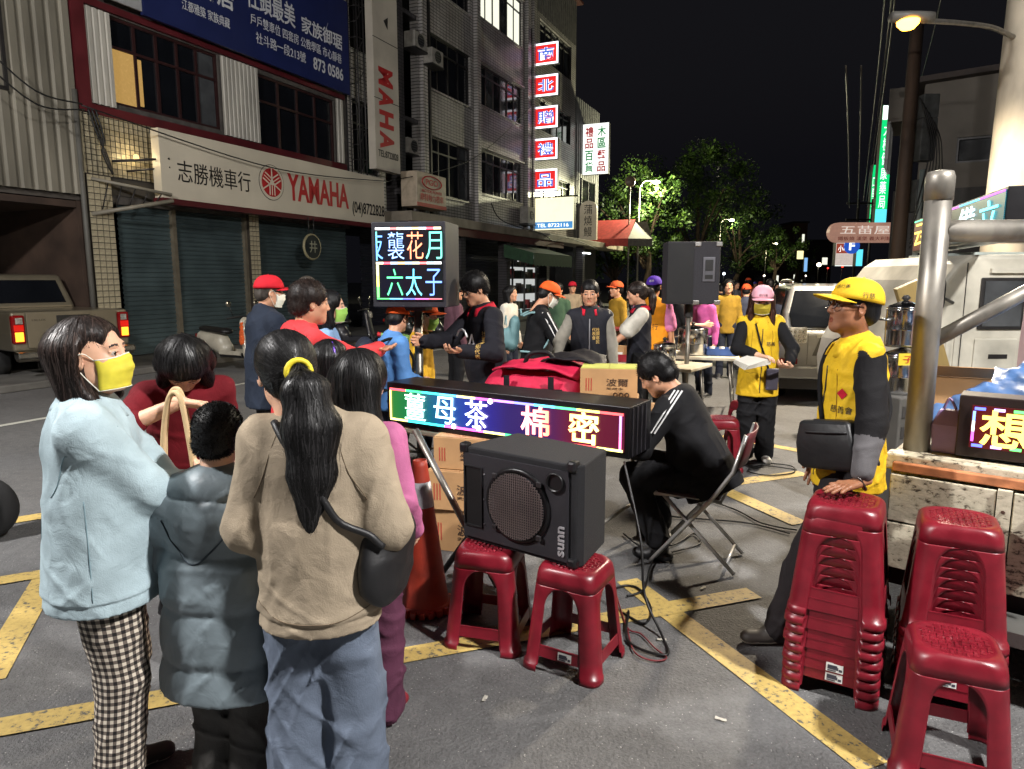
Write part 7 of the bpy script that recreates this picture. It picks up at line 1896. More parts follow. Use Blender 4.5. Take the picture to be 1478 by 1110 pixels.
# load on the flatbed
def onbed(x, y): v = Vector((1.76, 3.14, .905)) + Matrix.Rotation(TA, 3, 'Z') @ Vector((x, y, 0)); return v
g = SDF((-.75, -.6, -.02), (.85, .6, .6), .016); g.ell((0, 0, .12), (.55, .4, .28), k=0).ell((.35, .1, .2), (.4, .35, .28), k=.15).ell((-.35, -.1, .05), (.3, .3, .2), k=.1); g.disp(waves(31, .03, 11, ridge=.85), .06).disp(waves(33, .014, 26, ridge=.85)); g.cut((0, 0, 0), (0, 0, -1)); V_, F_ = g.mesh()
o = thing('tarpaulin', 'crumpled blue tarpaulin heaped on the flatbed behind the LED board', 'tarpaulin', onbed(.62, .86), TA); mesh_obj('sheet', V_, F_, mat('tarp_blue', (84, 118, 168), .4, var=.2, vscale=5, wrinkle=.5, wscale=7), o, True)
for k_, (x, y, c, c2, lab) in enumerate([(.55, 1.55, (206, 176, 178), (130, 160, 200), 'tall pink and blue paper bag standing behind the tarpaulin'), (.95, 1.50, (210, 178, 176), (206, 160, 170), 'pink paper bag with black mark at the right picture edge')]):
    o = thing('paper_bag', lab, 'bag', onbed(x, y) + Vector((0, 0, .25 - .25)), TA + R(20)); M_ = mat('paper_bag_%d' % k_, c, .5, var=.1)
    MB().loft([[(-.2, -.07, 0), (.2, -.07, 0), (.2, .07, 0), (-.2, .07, 0)], [(-.2, -.07, .45), (.2, -.07, .45), (.2, .07, .45), (-.2, .07, .45)], [(-.2, -.03, .68), (.2, -.03, .68), (.2, .03, .68), (-.2, .03, .68)]]).build('bag_body', M_, o)
    MB().b2((-.196, -.074, .03), (.196, -.0705, .36)).build('printed_panel', mat('bag_print_%d' % k_, c2, .5, var=.15), o)
    tube('handle', STICK, o, spline([(-.07, 0, .68), (-.05, 0, .76), (.05, 0, .76), (.07, 0, .68)]), .007)
    if k_: lettering('mark', '馬', BLK, o, (.02, -.076, .42), X_, Z_, .09, .09)
o = thing('carton', 'open brown carton on the flatbed beside the tarpaulin', 'carton', onbed(.12, .78), TA + R(10)); MB().b2((-.16, -.14, 0), (.16, .14, .30)).build('box', CARD, o, bevel=.004); mesh_obj('flap', [(-.16, -.14, .301), (.16, -.14, .301), (.16, -.22, .36), (-.16, -.22, .36)], [(0, 1, 2, 3)], CARD, o, solid=.004)
o = thing('lilac_bag', 'small lilac bag wedged between the pipe post and the LED board', 'bag', onbed(.19, .20), TA); MB().loft([[(-.05, -.05, 0), (.05, -.05, 0), (.05, .05, 0), (-.05, .05, 0)], [(-.06, -.05, .13), (.06, -.05, .13), (.06, .05, .13), (-.06, .05, .13)], [(-.035, -.02, .20), (.04, -.02, .20), (.04, .02, .20), (-.035, .02, .20)]]).build('bag_body', mat('lilac_plastic', (150, 122, 168), .35, var=.15), o, bevel=.01); tube('handle', mat('lilac_plastic', (150, 122, 168)), o, spline([(-.02, 0, .20), (0, 0, .25), (.03, 0, .20)]), .006)
for k_, (lab, z) in enumerate((('lower tall stainless pot stacked on the flatbed behind the pipe post', 0), ('upper stainless steamer pot stacked on the flatbed behind the pipe post', .36))): pot(lab, Vector((2.70, 4.78, .92 + z * .9)), .115, .25, 'stacked steamers on the flatbed')
pt = Vector((2.70, 4.78, 0)); o = thing('crate', 'grey plastic crate standing on end under the stacked steamers', 'crate', (2.70, 4.78, 0), R(20)); MB().b2((-.17, -.17, 0), (.17, .17, .918)).build('crate_body', mat('crate_grey', (84, 82, 78), .6), o, bevel=.01)
for k_ in range(6): MB().b2((-.15, -.176, .08 + .14 * k_), (.15, -.1705, .16 + .14 * k_)).build('crate_slat', mat('crate_grey_dark', (60, 58, 56), .6), o)
o = thing('yellow_notice', 'yellow paper notice with red characters hung on the stacked steamers', 'notice', (pt.x, pt.y - .135, 1.13), R(5)); MB().b2((-.10, -.004, 0), (.12, 0, .08)).build('sheet', mat('notice_yellow', (214, 190, 50), .6), o); lettering('lettering', '子圍', RED, o, (-.07, -.006, .015), X_, Z_, .15, .05, extrude=.001)
o = thing('plank', 'tilted wooden plank leaning on the van behind the pipe post', 'plank', (3.55, 5.72, .9), rot=(R(6), R(-24), 0)); MB().b2((-.12, 0, 0), (.12, .05, .85)).build('board', mat('plank_wood', (150, 128, 78), .6, var=.25, vscale=4, stretch=(1, 1, .1)), o, bevel=.005)
# ------------------------------------------------------------------ scooters
def scooter(label, loc, rz, c, group='scooters parked along the street'):
    o = thing('scooter', label, 'scooter', loc, rz, group); M_ = mat('scooter_%d_%d' % (c[0], c[2]), c, .35, var=.1, coat=.4)
    BKP = mat('scooter_black', (20, 20, 21), .5)
    for y in (.62, -.62):
        w_ = wheel(o, (0, y, .22), .22, .10, .13)
    tube('fork', CHR, o, [(0, .62, .22), (0, .50, .72), (0, .44, .98)], .025); tube('handlebar', BKP, o, spline([(-.33, .36, 1.0), (-.18, .42, 1.03), (.18, .42, 1.03), (.33, .36, 1.0)]), .016)
    g = SDF((-.3, -.95, .1), (.3, .8, 1.15), .02); g.cone((0, .56, .35), (0, .45, .9), .17, .13, k=0, flat=((0, 1, 0), .4)); V_, F_ = g.mesh(); mesh_obj('front_shield', V_, F_, M_, o, True)
    MB().b2((-.15, -.12, .27), (.15, .46, .33)).build('floorboard', BKP, o, bevel=.02); MB().b2((-.17, -.1, .325), (-.15, .46, .40)).build('floor_trim', M_, o); MB().b2((.15, -.1, .325), (.17, .46, .40)).build('floor_trim', M_, o)
    g = SDF((-.3, -1.0, .1), (.3, .2, .9), .02); g.cone((0, -.12, .42), (0, -.72, .62), .15, .12, k=0); g.cone((0, -.2, .55), (0, -.6, .6), .14, .13, k=.05); V_, F_ = g.mesh(); mesh_obj('rear_body', V_, F_, M_, o, True)
    g = SDF((-.3, -1.0, .5), (.3, .2, .95), .02); g.cone((0, -.08, .74), (0, -.66, .78), .13, .11, k=0, flat=((0, 0, 1), .5)); V_, F_ = g.mesh(); mesh_obj('seat', V_, F_, BKP, o, True)
    MB().lathe([(.03, -.04), (.085, 0), (.075, .03), (.03, .045)], (0, .53, .90), 16, Matrix.Rotation(R(-80), 3, 'X')).build('headlight', LAMP_CLEAR, o, smooth=True)
    MB().b2((-.08, -.86, .60), (.08, -.80, .68)).build('tail_light', LAMP_RED, o, bevel=.015)
    for sx in (-1, 1):
        tube('mirror_stem', BKP, o, [(sx * .22, .41, 1.03), (sx * .30, .40, 1.22)], .007); MB().lathe([(.055, -.006), (.06, 0), (.05, .012)], (sx * .31, .40, 1.27), 14, Matrix.Rotation(R(90), 3, 'X')).build('mirror', CHR, o, smooth=True)
    return o
p = gp(318, 540); sc0 = scooter('pale scooter with an orange cloth parked by the roller shutters', (p.x, p.y + .5, 0), R(-118), (170, 164, 148))
o = thing('cloth', 'orange cloth hanging from the handlebar of the pale scooter', 'cloth', (p.x + .42, p.y + .02, .58)); g = SDF((-.1, -.06, -.06), (.1, .06, .42), .01); g.cone((0, 0, .0), (.01, 0, .34), .05, .035, k=0, flat=((0, 1, 0), .4)); g.disp(waves(4, .008, 50, ridge=.8)); V_, F_ = g.mesh(); mesh_obj('fabric', V_, F_, cloth('orange_rag', (196, 86, 40)), o, True)
for k_, (px, py, rz, c, lab) in enumerate([(505, 510, -100, (40, 40, 46), 'black scooter parked behind the person with the backpack'), (640, 500, -110, (30, 30, 34), 'dark scooter parked behind the seller in the black jacket'), (845, 478, -80, (60, 58, 60), 'grey scooter parked behind the man in the black vest, at left'), (868, 474, -75, (120, 30, 34), 'dark red scooter parked behind the man in the black vest, at right'), (890, 476, -85, (40, 44, 60), 'navy scooter in the row before the red awning'), (600, 497, -95, (46, 50, 46), 'dark green scooter parked by the far shutters')]):
    q_ = gp(px, py); s_ = dup(sc0); s_.location = q_; s_.rotation_euler = (0, 0, R(rz)); tag(s_, lab, 'scooter', 'scooters parked along the street')
    M_ = mat('scooter_%d_%d' % (c[0], c[2]), c, .35, var=.1, coat=.4)
    for ch in s_.children:
        if ch.name.split('.')[0] in ('front_shield', 'rear_body', 'floor_trim'):
            ch.data = ch.data.copy(); ch.data.materials[0] = M_
s_ = dup(sc0); s_.location = (-4.07, 4.17, 0); s_.rotation_euler = (0, 0, R(-72)); tag(s_, 'dark scooter whose front wheel enters the picture at the left edge', 'scooter', 'scooters parked along the street')
for ch in s_.children:
    if ch.name.split('.')[0] in ('front_shield', 'rear_body', 'floor_trim'): ch.data = ch.data.copy(); ch.data.materials[0] = mat('scooter_40_46', (40, 40, 46))
# ------------------------------------------------------------------ people
C = cloth
HB = hair_mat('black', (13, 12, 13)); HBR = hair_mat('brown', (32, 22, 18)); HRED = hair_mat('chestnut', (62, 36, 26)); HG = hair_mat('grey', (70, 64, 58))
def gingham():
    m = bpy.data.materials.new('gingham_check'); m.use_nodes = True; nt = m.node_tree; N = nt.nodes; L = nt.links; b = N['Principled BSDF']; b.inputs['Roughness'].default_value = .85
    uv = N.new('ShaderNodeUVMap'); uv.uv_map = 'UVMap'; sp_ = N.new('ShaderNodeSeparateXYZ'); L.new(uv.outputs[0], sp_.inputs[0]); o = []
    for ax in (0, 1):
        a = N.new('ShaderNodeMath'); a.operation = 'MULTIPLY'; a.inputs[1].default_value = 1 / .0235; L.new(sp_.outputs[ax], a.inputs[0])
        f = N.new('ShaderNodeMath'); f.operation = 'FRACT'; L.new(a.outputs[0], f.inputs[0]); g_ = N.new('ShaderNodeMath'); g_.operation = 'GREATER_THAN'; g_.inputs[1].default_value = .5; L.new(f.outputs[0], g_.inputs[0]); o.append(g_)
    s_ = N.new('ShaderNodeMath'); s_.operation = 'ADD'; L.new(o[0].outputs[0], s_.inputs[0]); L.new(o[1].outputs[0], s_.inputs[1])
    h_ = N.new('ShaderNodeMath'); h_.operation = 'MULTIPLY'; h_.inputs[1].default_value = .5; L.new(s_.outputs[0], h_.inputs[0])
    r = N.new('ShaderNodeValToRGB'); r.color_ramp.interpolation = 'CONSTANT'; e = r.color_ramp.elements; e[0].color = (*lin((206, 196, 180)), 1); e[1].position = .9; e[1].color = (*lin((26, 22, 22)), 1); e2 = e.new(.3); e2.color = (*lin((104, 94, 86)), 1)
    L.new(h_.outputs[0], r.inputs[0]); L.new(r.outputs[0], b.inputs['Base Color']); return m
JEAN = C('jeans_blue', (96, 106, 122), .85, .5, 12); BLACKC = C('black_cotton', (20, 20, 23)); NAVY = C('navy', (30, 34, 46)); CHAR = C('charcoal', (52, 50, 50))
YV = C('vest_yellow', (214, 174, 34), .7, .6); RDC = C('collar_red', (188, 28, 50)); PAPER = mat('paper_white', (214, 210, 200), .6, var=.05); WHE = mat('mask_white', (220, 220, 205), .7, var=.05)
def maskm(n, c): return dict(m=mat('mask_' + n, c, .75, var=.12, vscale=20), edge=WHE)
def at(px, Y): return (dp(px, 404, Y).x, Y, 0)
def W(px, py, Y): return tuple(dp(px, py, Y))
G1, G2, G3 = 'family standing at the left front', 'people around the tea table', 'people far down the street'
# 1 woman in the pale blue jacket
SKYB = C('pale_blue_fleece', (164, 183, 190), .8, .5, 12)
w1p = person('woman in pale blue jacket, yellow mask and checked trousers at left front', (-1.31, 2.12, 0), 64, 1.57, 1.34, head=(22, 6, 0), tone='fair', q=0, seed=3, hscale=1.09,
    top=dict(m=SKYB, hem=.755, th=.036, arm_th=.034, band=True, wr=.0065, bell=.02), pants=dict(m=gingham(), uv=True, th=.02, wide=.012, wr=.004), shoes=(60, 56, 54),
    hair=dict(style='bob', m=HBR, strands=2600, vol=.007, sweep=True), mask=maskm('yellow', (214, 200, 60)), collar=dict(m=SKYB, h=.035, fold=.03, gap=.9, r=.072),
    wrist=dict(R=(-.08, .30, 1.09), L=(.13, .30, 1.05)), hint=dict(R=(.9, -.1, -.6), L=(-.8, -.2, -.7)), hands=dict(R=dict(d=(-1, .25, .1), n=(0, -1, .2), curl=.3), L=dict(d=(1, .3, -.1), n=(0, -1, .3), curl=.5)), group=G1)
# 2 long-haired woman in dark red behind, holding up a tote bag
MARO = C('dark_red_knit', (104, 18, 28))
w2 = person('woman with long black hair in dark red top holding up a tote bag', (-1.43, 2.95, 0), 148, 1.58, 1.0, lean=22, head=(8, -64, 0), tone='fair', q=0, seed=6, face=True,
    top=dict(m=MARO, hem=.8, th=.02, sleeve=.62), pants=dict(m=BLACKC), hair=dict(style='long', m=HB, strands=2200, len=.26, front=True, vol=.014), group=G1,
    wristW=dict(R=W(262, 580, 2.52)), hint=dict(R=(.9, .1, -.5)), hands=dict(R=dict(d=(-.8, .5, -.1), n=(.1, .2, -1), curl=.55)))
# 3 boy in puffer coat
PUF = mat('puffer_nylon', (112, 124, 130), .48, var=.08, bump=.08, bscale=300, wrinkle=.45, wscale=14, spec=.4)
bo_ = person('boy with cropped hair in long grey blue padded coat, seen from behind', (-.925, 2.10, 0), 14, 1.26, 1.28, J=dict(headoff=(0, 0, .05)), head=(-18, -4, 3), tone='child', q=0, seed=8, child=True,
    top=dict(m=PUF, hem=.55, th=.058, arm_th=.056, puff=.235, wr=.005, name='coat', skirt=.02), hood=True, pants=dict(m=C('boy_trousers', (84, 82, 80)), th=.025, wide=.02), hair=dict(style='short', m=HB, strands=9000, fl=.009, vol=.006, bias=(0, 0, .5)), group=G1,
    collar=dict(m=C('cream_lining', (206, 196, 168)), h=.03, fold=.03, r=.078), wrist=dict(R=(.15, .22, 1.0), L=(-.24, .17, 1.0)), hint=dict(R=(1, -.6, -.5), L=(-1, -.7, -.5)))
# 4 woman in beige sweatshirt
BEI = C('beige_fleece', (156, 142, 122), .9, .5, 12)
w4 = person('woman in beige sweatshirt with long ponytail and black shoulder bag, seen from behind', (-.575, 1.97, 0), -2, 1.545, 1.06, hscale=1.06, J=dict(headoff=(-.075, .01, -.005)), head=(-26, -8, -3), tone='fair', q=0, seed=12,
    top=dict(m=BEI, hem=.755, th=.050, arm_th=.048, band=True, wr=.008, bell=.012, name='sweatshirt'), pants=dict(m=JEAN, th=.026, wide=.026, wr=.006), shoes=(190, 188, 184), group=G1,
    hair=dict(style='pony', m=HB, strands=3200, len=.48, tie=(.012, -.122, -.005), tail=[(.016, -.160, -.06), (.018, -.165, -.17), (.010, -.150, -.30), (-.01, -.130, -.46)], tr=[.022, .046, .060, .052, .014], spread=(.036, -.026)),
    wrist=dict(R=(.20, .20, .98), L=(-.19, .22, .98)), hint=dict(R=(.35, -.6, -1), L=(-.35, -.6, -1)))
tie = w4.head_pts([(.012 + .034 * math.cos(a), -.135, -.005 + .034 * math.sin(a)) for a in np.linspace(0, 6.283, 17)[:-1]])
MB().tube(tie, .0085, 8, closed=True).build('hair_tie', mat('tie_yellow', (220, 200, 40), .6), w4.o, smooth=True)
BKB = mat('bag_black_leather', (24, 24, 26), .5, var=.15, wrinkle=.5, wscale=9)
def wb(o_, v): return Vector(o_.loc) + Matrix.Rotation(o_.rz, 3, 'Z') @ Vector(v)
g = SDF((-.2, -.2, -.25), (.2, .2, .25), .009); g.ell((0, 0, -.03), (.055, .125, .13), k=0).ell((0, .03, .06), (.04, .10, .08), k=.05); g.disp(waves(14, .007, 28, ridge=.8)); V_, F_ = g.mesh()
o = thing('shoulder_bag', 'soft black shoulder bag at the hip of the woman in beige', 'bag', wb(w4, (.20, -.02, .90)), w4.rz - .5); mesh_obj('bag_body', V_, F_, BKB, o, True)
bp = [wb(w4, v) for v in hug(w4, 'sweatshirt', [(-.09, -.06, 1.30), (-.02, -.155, 1.22), (.06, -.185, 1.10), (.15, -.16, 1.0), (.205, -.08, .96)], .006)]; Mi = Matrix.Rotation(-o.rotation_euler[2], 3, 'Z')
MB().tube([Mi @ (v - o.location) for v in bp], .011, 8).build('strap', BKB, o, smooth=True)
# 5 girl with long hair, pink jacket
PNK = C('pink_jacket', (186, 104, 146), .7, .5, 12)
w5 = person('girl with long black hair in pink jacket half hidden by the woman in beige', (-.565, 2.50, 0), 14, 1.41, 1.0, hscale=1.16, head=(8, -4, 0), tone='child', q=0, seed=15, top=dict(m=PNK, hem=.74, th=.026), pants=dict(m=C('mauve_trousers', (86, 46, 66)), wide=.015), shoes=(120, 30, 40),
    hair=dict(style='long', m=HB, strands=2600, len=.42, vol=.020), wrist=dict(R=(.19, .14, .90)), group=G1)
# 6 child with hair band
w6 = person('small dark haired child with glittering purple hair band between the two girls', (-.90, 3.35, 0), 60, 1.41, .95, tone='child', q=1, seed=17, top=dict(m=C('mauve_top', (150, 90, 120)), hem=.8), pants=dict(m=NAVY), hair=dict(style='bob', m=HB, strands=900), group=G1)
MB().tube(w6.head_pts([(.094 * math.cos(a), -.01, .02 + .098 * math.sin(a)) for a in np.linspace(-.3, 3.44, 19)]), .006, 8).build('hair_band', mat('band_violet', (120, 80, 220), .25, metal=.3, var=.5, vscale=90), w6.o, smooth=True)
# 7 person in coral hoodie reaching out
COR = C('coral_hoodie', (214, 62, 66), .8, .45, 8)
w7 = person('short haired person in coral red hoodie reaching out a hand', at(424, 4.15), 52, 1.675, 1.3, hscale=1.12, lean=6, head=(10, -4, 0), tone='mid', q=0, seed=19, top=dict(m=COR, hem=.8, th=.032, band=True, name='hoodie'), hood=True, pants=dict(m=NAVY), hair=dict(style='short', m=HBR, strands=2600, fl=.012, vol=.013, bias=(0, 0, -.3)),
    wristW=dict(R=W(546, 504, 4.4)), hint=dict(R=(.5, -.5, -.3)), hands=dict(R=dict(d=(.9, .3, .1), n=(.1, -.3, 1), curl=.2, spread=.1)), group=G2)
# 8 man in red cap
w8 = person('man in red cap and navy jacket standing with his back turned', at(381, 5.3), 48, 1.73, 1.32, head=(14, -6, 0), tone='mid', q=1, seed=23, top=dict(m=C('navy_jacket', (34, 42, 56)), hem=.72, th=.035, arm_th=.03), pants=dict(m=CHAR), hair=dict(style='short', m=HG, vol=.004), cap=dict(m=C('cap_red', (196, 30, 44), .8, .15)), mask=maskm('white', (210, 210, 205)), group=G2, wrist=dict(R=(.2, .3, 1.05)))
person('grey haired man behind the man in the red cap', at(441, 7.2), 60, 1.74, 1.0, tone='tan', q=2, seed=25, top=dict(m=CHAR, hem=.8), pants=dict(m=NAVY), hair=dict(style='short', m=HG, vol=.002), group=G2)
# 10 woman with green mask
person('woman with green mask and pale blue shirt looking right', at(470, 4.75), 82, 1.63, .95, tone='fair', q=1, seed=27, top=dict(m=C('light_blue_shirt', (130, 160, 196)), hem=.8), pants=dict(m=NAVY), hair=dict(style='bob', m=HB, strands=500, vol=.008), mask=maskm('green', (150, 200, 90)), group=G2)
# 11 bent person with backpack
VB = C('blue_vest', (86, 136, 196), .7); ORC = C('cap_orange', (226, 92, 34), .75, .15)
w11 = person('bent over person in orange cap and blue vest carrying a navy backpack', at(558, 5.25), 60, 1.53, 1.15, lean=6, head=(-30, -12, 0), tone='mid', q=1, seed=29, top=dict(m=VB, hem=.8, name='vest', th=.03), pants=dict(m=NAVY), hair=dict(style='short', m=HB, vol=.004), cap=dict(m=ORC), group=G2, wrist=dict(R=(.16, .28, 1.0), L=(-.1, .3, 1.0)))
strap('reflective_band', mat('reflector_grey', (170, 180, 190), .3), w11, [w11.S(w11.up(x, -.14 + .5 * x * x, 1.20)) for x in (-.13, -.06, 0, .06, .13)], .035)
def backpack(label, P_, m, m2, h=.42, w=.30, sr=.011):
    g = SDF((-.3, -.3, -.35), (.3, .3, .35), .012); g.cone((0, 0, -.10), (0, 0, .08), w / 2, w / 2 * .9, k=0, flat=((0, 1, 0), .62)); g.ell((0, -.07, -.08), (w * .38, .07, .11), k=.03); g.disp(waves(5, .006, 24, ridge=.8)); V_, F_ = g.mesh()
    c_ = wb(P_, P_.S(P_.up(0, -.245, 1.16))); o = thing('backpack', label, 'backpack', c_, rot=Matrix.Rotation(P_.rz, 4, 'Z').to_euler()); Rm = np.array([P_.fwd]); 
    o.rotation_euler = (Matrix.Rotation(P_.rz, 3, 'Z') @ Matrix.Rotation(-math.atan2(-P_.fwd[2], P_.fwd[1]), 3, 'X')).to_euler()
    mesh_obj('pack_body', V_, F_, m, o, True)
    MB().tube([(w * .40 * math.cos(a), -.085 - .01 * math.sin(a), .02 + .13 * math.sin(a)) for a in np.linspace(.3, 2.84, 12)], .006, 6).build('zip', m2, o, smooth=True)
    for sx in (-1, 1): MB().tube(spline([(sx * .09, .06, .17), (sx * .12, .16, .22), (sx * .14, .28, .16), (sx * .15, .345, .02), (sx * .15, .26, -.14), (sx * .11, .08, -.17)], 5), sr, 8).build('shoulder_strap', m2, o, smooth=True)
    MB().tube(spline([(-.04, .05, .19), (0, .04, .23), (.04, .05, .19)], 4), .009, 6).build('grab_loop', m2, o, smooth=True)
    MB().lathe([(.018, 0), (.014, .004)], (.06, -.145, -.05), 12, Matrix.Rotation(R(90), 3, 'X')).build('badge', mat('logo_white', (215, 215, 215)), o)
backpack('navy backpack on the bent over person in the blue vest', w11, mat('pack_navy', (26, 32, 48), .6, wrinkle=.3), BLACKC)
# 12 child in yellow
person('child in orange cap, green mask and yellow jacket at the table', at(606, 5.75), 84, 1.50, .95, tone='child', q=1, seed=31, child=True, head=(0, -8, 0), top=dict(m=C('child_yellow', (206, 160, 40)), hem=.7, th=.03), pants=dict(m=NAVY), hair=dict(style='short', m=HB, vol=.004), cap=dict(m=ORC), mask=maskm('green', (150, 200, 90)), group=G2)
# 13 seller
w13 = person('seller with glasses and black jacket with red collar handing over a drink', at(704, 5.5), -120, 1.77, 1.12, lean=6, head=(-4, -20, 0), tone='mid', q=0, seed=33, top=dict(m=C('black_jacket', (25, 25, 32)), hem=.78, th=.032), pants=dict(m=BLACKC), hair=dict(style='fringe', m=HB, strands=2600, vol=.016, fl=.014, bias=(0, .4, -.2)), glasses=mat('spectacle_frame', (40, 34, 32), .3, metal=.4), collar=dict(m=RDC, h=.04, fold=.05, gap=1.1, r=.07), group=G2,
    wristW=dict(L=W(665, 508, 5.15), R=W(614, 493, 5.3)), hint=dict(L=(-.6, -.5, -.8), R=(.5, -.4, -.8)), hands=dict(L=dict(d=(-.2, .8, .1), n=(.1, .2, 1), curl=.45), R=dict(d=(0, 1, .1), n=(-1, 0, 0), curl=.9)))
BWH = mat('print_white', (215, 215, 215), .6, var=0); BGO = mat('print_gold', (214, 176, 96), .6, var=0)
fdir = (-.55, .85, 0)
stamp('print', 'A', BWH, w13, 'jacket', w13.S((-.03, .15, 1.17)), (-.25, 1, .05), .13, offset=.01); stamp('print', '社頭鄉代表', BGO, w13, 'jacket', w13.S((-.13, .10, 1.24)), (-.9, .8, 0), .035, vertical=True)
MB().tube([Vector(w13.S((-.03 + .10 * math.cos(a), .235, 1.165 + .105 * math.sin(a)))) for a in np.linspace(.5, 2.6, 9)], .008, 6).build('print_ring', BWH, w13.parts['jacket'], smooth=True)
a_ = W(572, 487, 5.3); o = thing('drink_bottle', 'green and brown drink pack held out by the seller', 'drink', a_, rot=(0, R(-80), R(10))); MB().lathe([(.03, -.10), (.036, -.08), (.036, .05), (.02, .09), (.016, .12)], n=14).build('pack', mat('drink_green', (110, 150, 80), .4, var=.4, vscale=30), o, smooth=True); MB().lathe([(.037, -.02), (.037, .04)], n=14).build('label_band', mat('drink_brown', (120, 84, 50), .5, var=.3, vscale=40), o, smooth=True); MB().lathe([(.018, .12), (.018, .145)], n=12).build('cap', RED, o)
# 14 man in orange cap
w14 = person('man in orange cap and black striped jacket looking down at the table', at(772, 6.85), 84, 1.70, 1.05, lean=8, head=(0, -26, 0), tone='mid', q=0, seed=35, top=dict(m=BLACKC, hem=.8, th=.03), pants=dict(m=BLACKC), hair=dict(style='short', m=HB, vol=.004), cap=dict(m=ORC), mask=maskm('white', (210, 210, 205)), glasses=mat('spectacle_frame', (40, 34, 32)), group=G2, wrist=dict(R=(.15, .42, 1.0)))
for k in (-.012, .012): strap('white_stripe', BWH, w14, [w14.S(w14.jt['shR'] + (w14.jt['elR'] - w14.jt['shR']) * t + np3((.062, k * 2 + .012, .03 - .03 * t))) for t in (0, .35, .7, 1.0)], .012)
backpack('teal strapped backpack on the man in the orange cap', w14, mat('pack_teal', (96, 132, 136), .6), mat('strap_teal', (120, 156, 160), .6), w=.2)
# 15 man facing the camera
GREYS = C('grey_sleeve', (136, 132, 122)); VEST = C('black_vest', (27, 28, 36), .7, .3)
w15 = person('man in black vest with red collar and grey sleeves facing the camera', at(852, 6.6), 186, 1.70, 1.06, head=(4, -8, 0), tone='mid', q=0, seed=37, under=dict(m=GREYS, th=.012, arm_th=.022, name='shirt', hem=.84), top=dict(m=VEST, hem=.78, th=.03, sleeve=0, name='vest'), pants=dict(m=BLACKC), hair=dict(style='short', m=HB, strands=1200, vol=.009, fringe=.012, fl=.010, bias=(0, 0, .1)), collar=dict(m=RDC, h=.035, fold=.05, gap=1.0, r=.068), group=G2, wrist=dict(R=(.30, .22, .98)))
stamp('print', '社頭鄉民', BGO, w15, 'vest', w15.S((-.085, .16, 1.24)), (-.15, 1, 0), .034, vertical=True); stamp('print', '代表會', BGO, w15, 'vest', w15.S((-.045, .16, 1.24)), (-.1, 1, 0), .034, vertical=True); strap('zip', mat('zip_steel', (150, 150, 155), .4, metal=.5), w15, [w15.S(w15.up(0, y, z)) for z, y in ((1.34, .118), (1.2, .128), (1.05, .128), (.9, .128))], .012)
# 16 woman with ponytail
w16 = person('woman with ponytail in black vest over white shirt, facing left', at(925, 7.3), -86, 1.68, 1.0, head=(0, -10, 0), tone='mid', q=0, seed=39, under=dict(m=C('white_shirt', (196, 192, 180)), th=.014, arm_th=.026, sleeve=.40, name='shirt', hem=.84), top=dict(m=VEST, hem=.80, th=.028, sleeve=0, name='vest'), pants=dict(m=BLACKC), collar=dict(m=RDC, h=.03, fold=.04, gap=.9), group=G2,
    hair=dict(style='pony', m=HBR, strands=700, len=.26, tie=(0, -.112, .03), tail=[(0, -.15, .0), (0, -.165, -.08), (0, -.15, -.16), (0, -.14, -.24)], tr=[.02, .034, .038, .03, .012]), wrist=dict(R=(.15, .38, 1.02), L=(-.16, .38, 1.0)))
# 17 purple cap, orange vest
w17 = person('person in purple cap and orange vest with back to the camera', at(944, 8.4), 16, 1.74, 1.08, tone='mid', q=1, seed=41, under=dict(m=C('pink_shirt', (216, 130, 176)), th=.014, arm_th=.028, sleeve=.42, name='shirt', hem=.7), top=dict(m=C('vest_orange', (232, 150, 34)), hem=.74, th=.032, sleeve=0, name='vest'), pants=dict(m=CHAR), hair=dict(style='short', m=HB, vol=.003), cap=dict(m=C('cap_purple', (84, 50, 170), .75, .15)), group=G2)
stamp('print', '慈行', BLK, w17, 'vest', w17.S((0, -.15, 1.12)), (0, -1, 0), .07)
stamp('print', '慈善', BWH, w17, 'cap', tuple(w17.head_pts([(-.02, -.12, .07)])[0]), (0, -1, .2), .03)
person('person in black top behind the pole speaker, left of its post', at(975, 9.9), 100, 1.66, 1.05, tone='fair', q=2, seed=43, top=dict(m=BLACKC, hem=.8, sleeve=.4), pants=dict(m=NAVY), hair=dict(style='short', m=HB), group=G2, wrist=dict(R=(.1, .42, 1.1)), lean=10)
person('person in pink sash behind the pole speaker, right of its post', at(1022, 10.1), -120, 1.62, 1.0, tone='fair', q=2, seed=45, top=dict(m=C('pink_top', (206, 96, 160)), hem=.8), pants=dict(m=NAVY), hair=dict(style='long', m=HB), group=G2, lean=8)
# 19 seated man
HOODB = C('black_hoodie', (21, 21, 24), .85, .5, 7)
sH = 1.72 / 1.7
w19 = person('seated man in black striped hoodie bending over the table, back to the camera', (1.13, 4.10, 0), -56, 1.72, 1.30, hscale=1.1, lean=27, head=(-8, -34, -6), tone='mid', q=0, seed=47, top=dict(m=HOODB, hem=.80, th=.034, arm_th=.036, wr=.007, name='hoodie'), hood=True, pants=dict(m=BLACKC, th=.03, rise=.12), shoes=(24, 24, 26), sole=(30, 30, 30), hair=dict(style='short', m=HB, strands=3200, vol=.010, fl=.012, bias=(0, 0, .3)), group=G2,
    J=dict(pel=(0, -.06, .545), knR=(.15, .36, .51), knL=(-.17, .34, .50), anR=(.13, .26, .085), anL=(-.18, .14, .085)), wrist=dict(R=(.2, .42, .80), L=(-.2, .45, .80)))
for k in range(3): strap('white_stripe', BWH, w19, [w19.S(w19.jt['shL'] + (w19.jt['elL'] - w19.jt['shL']) * t + np3((-.045 - .012 * t, -.035 - .022 * k + .02, .052 - .028 * t))) for t in (-.25, .1, .4, .7)], .010)
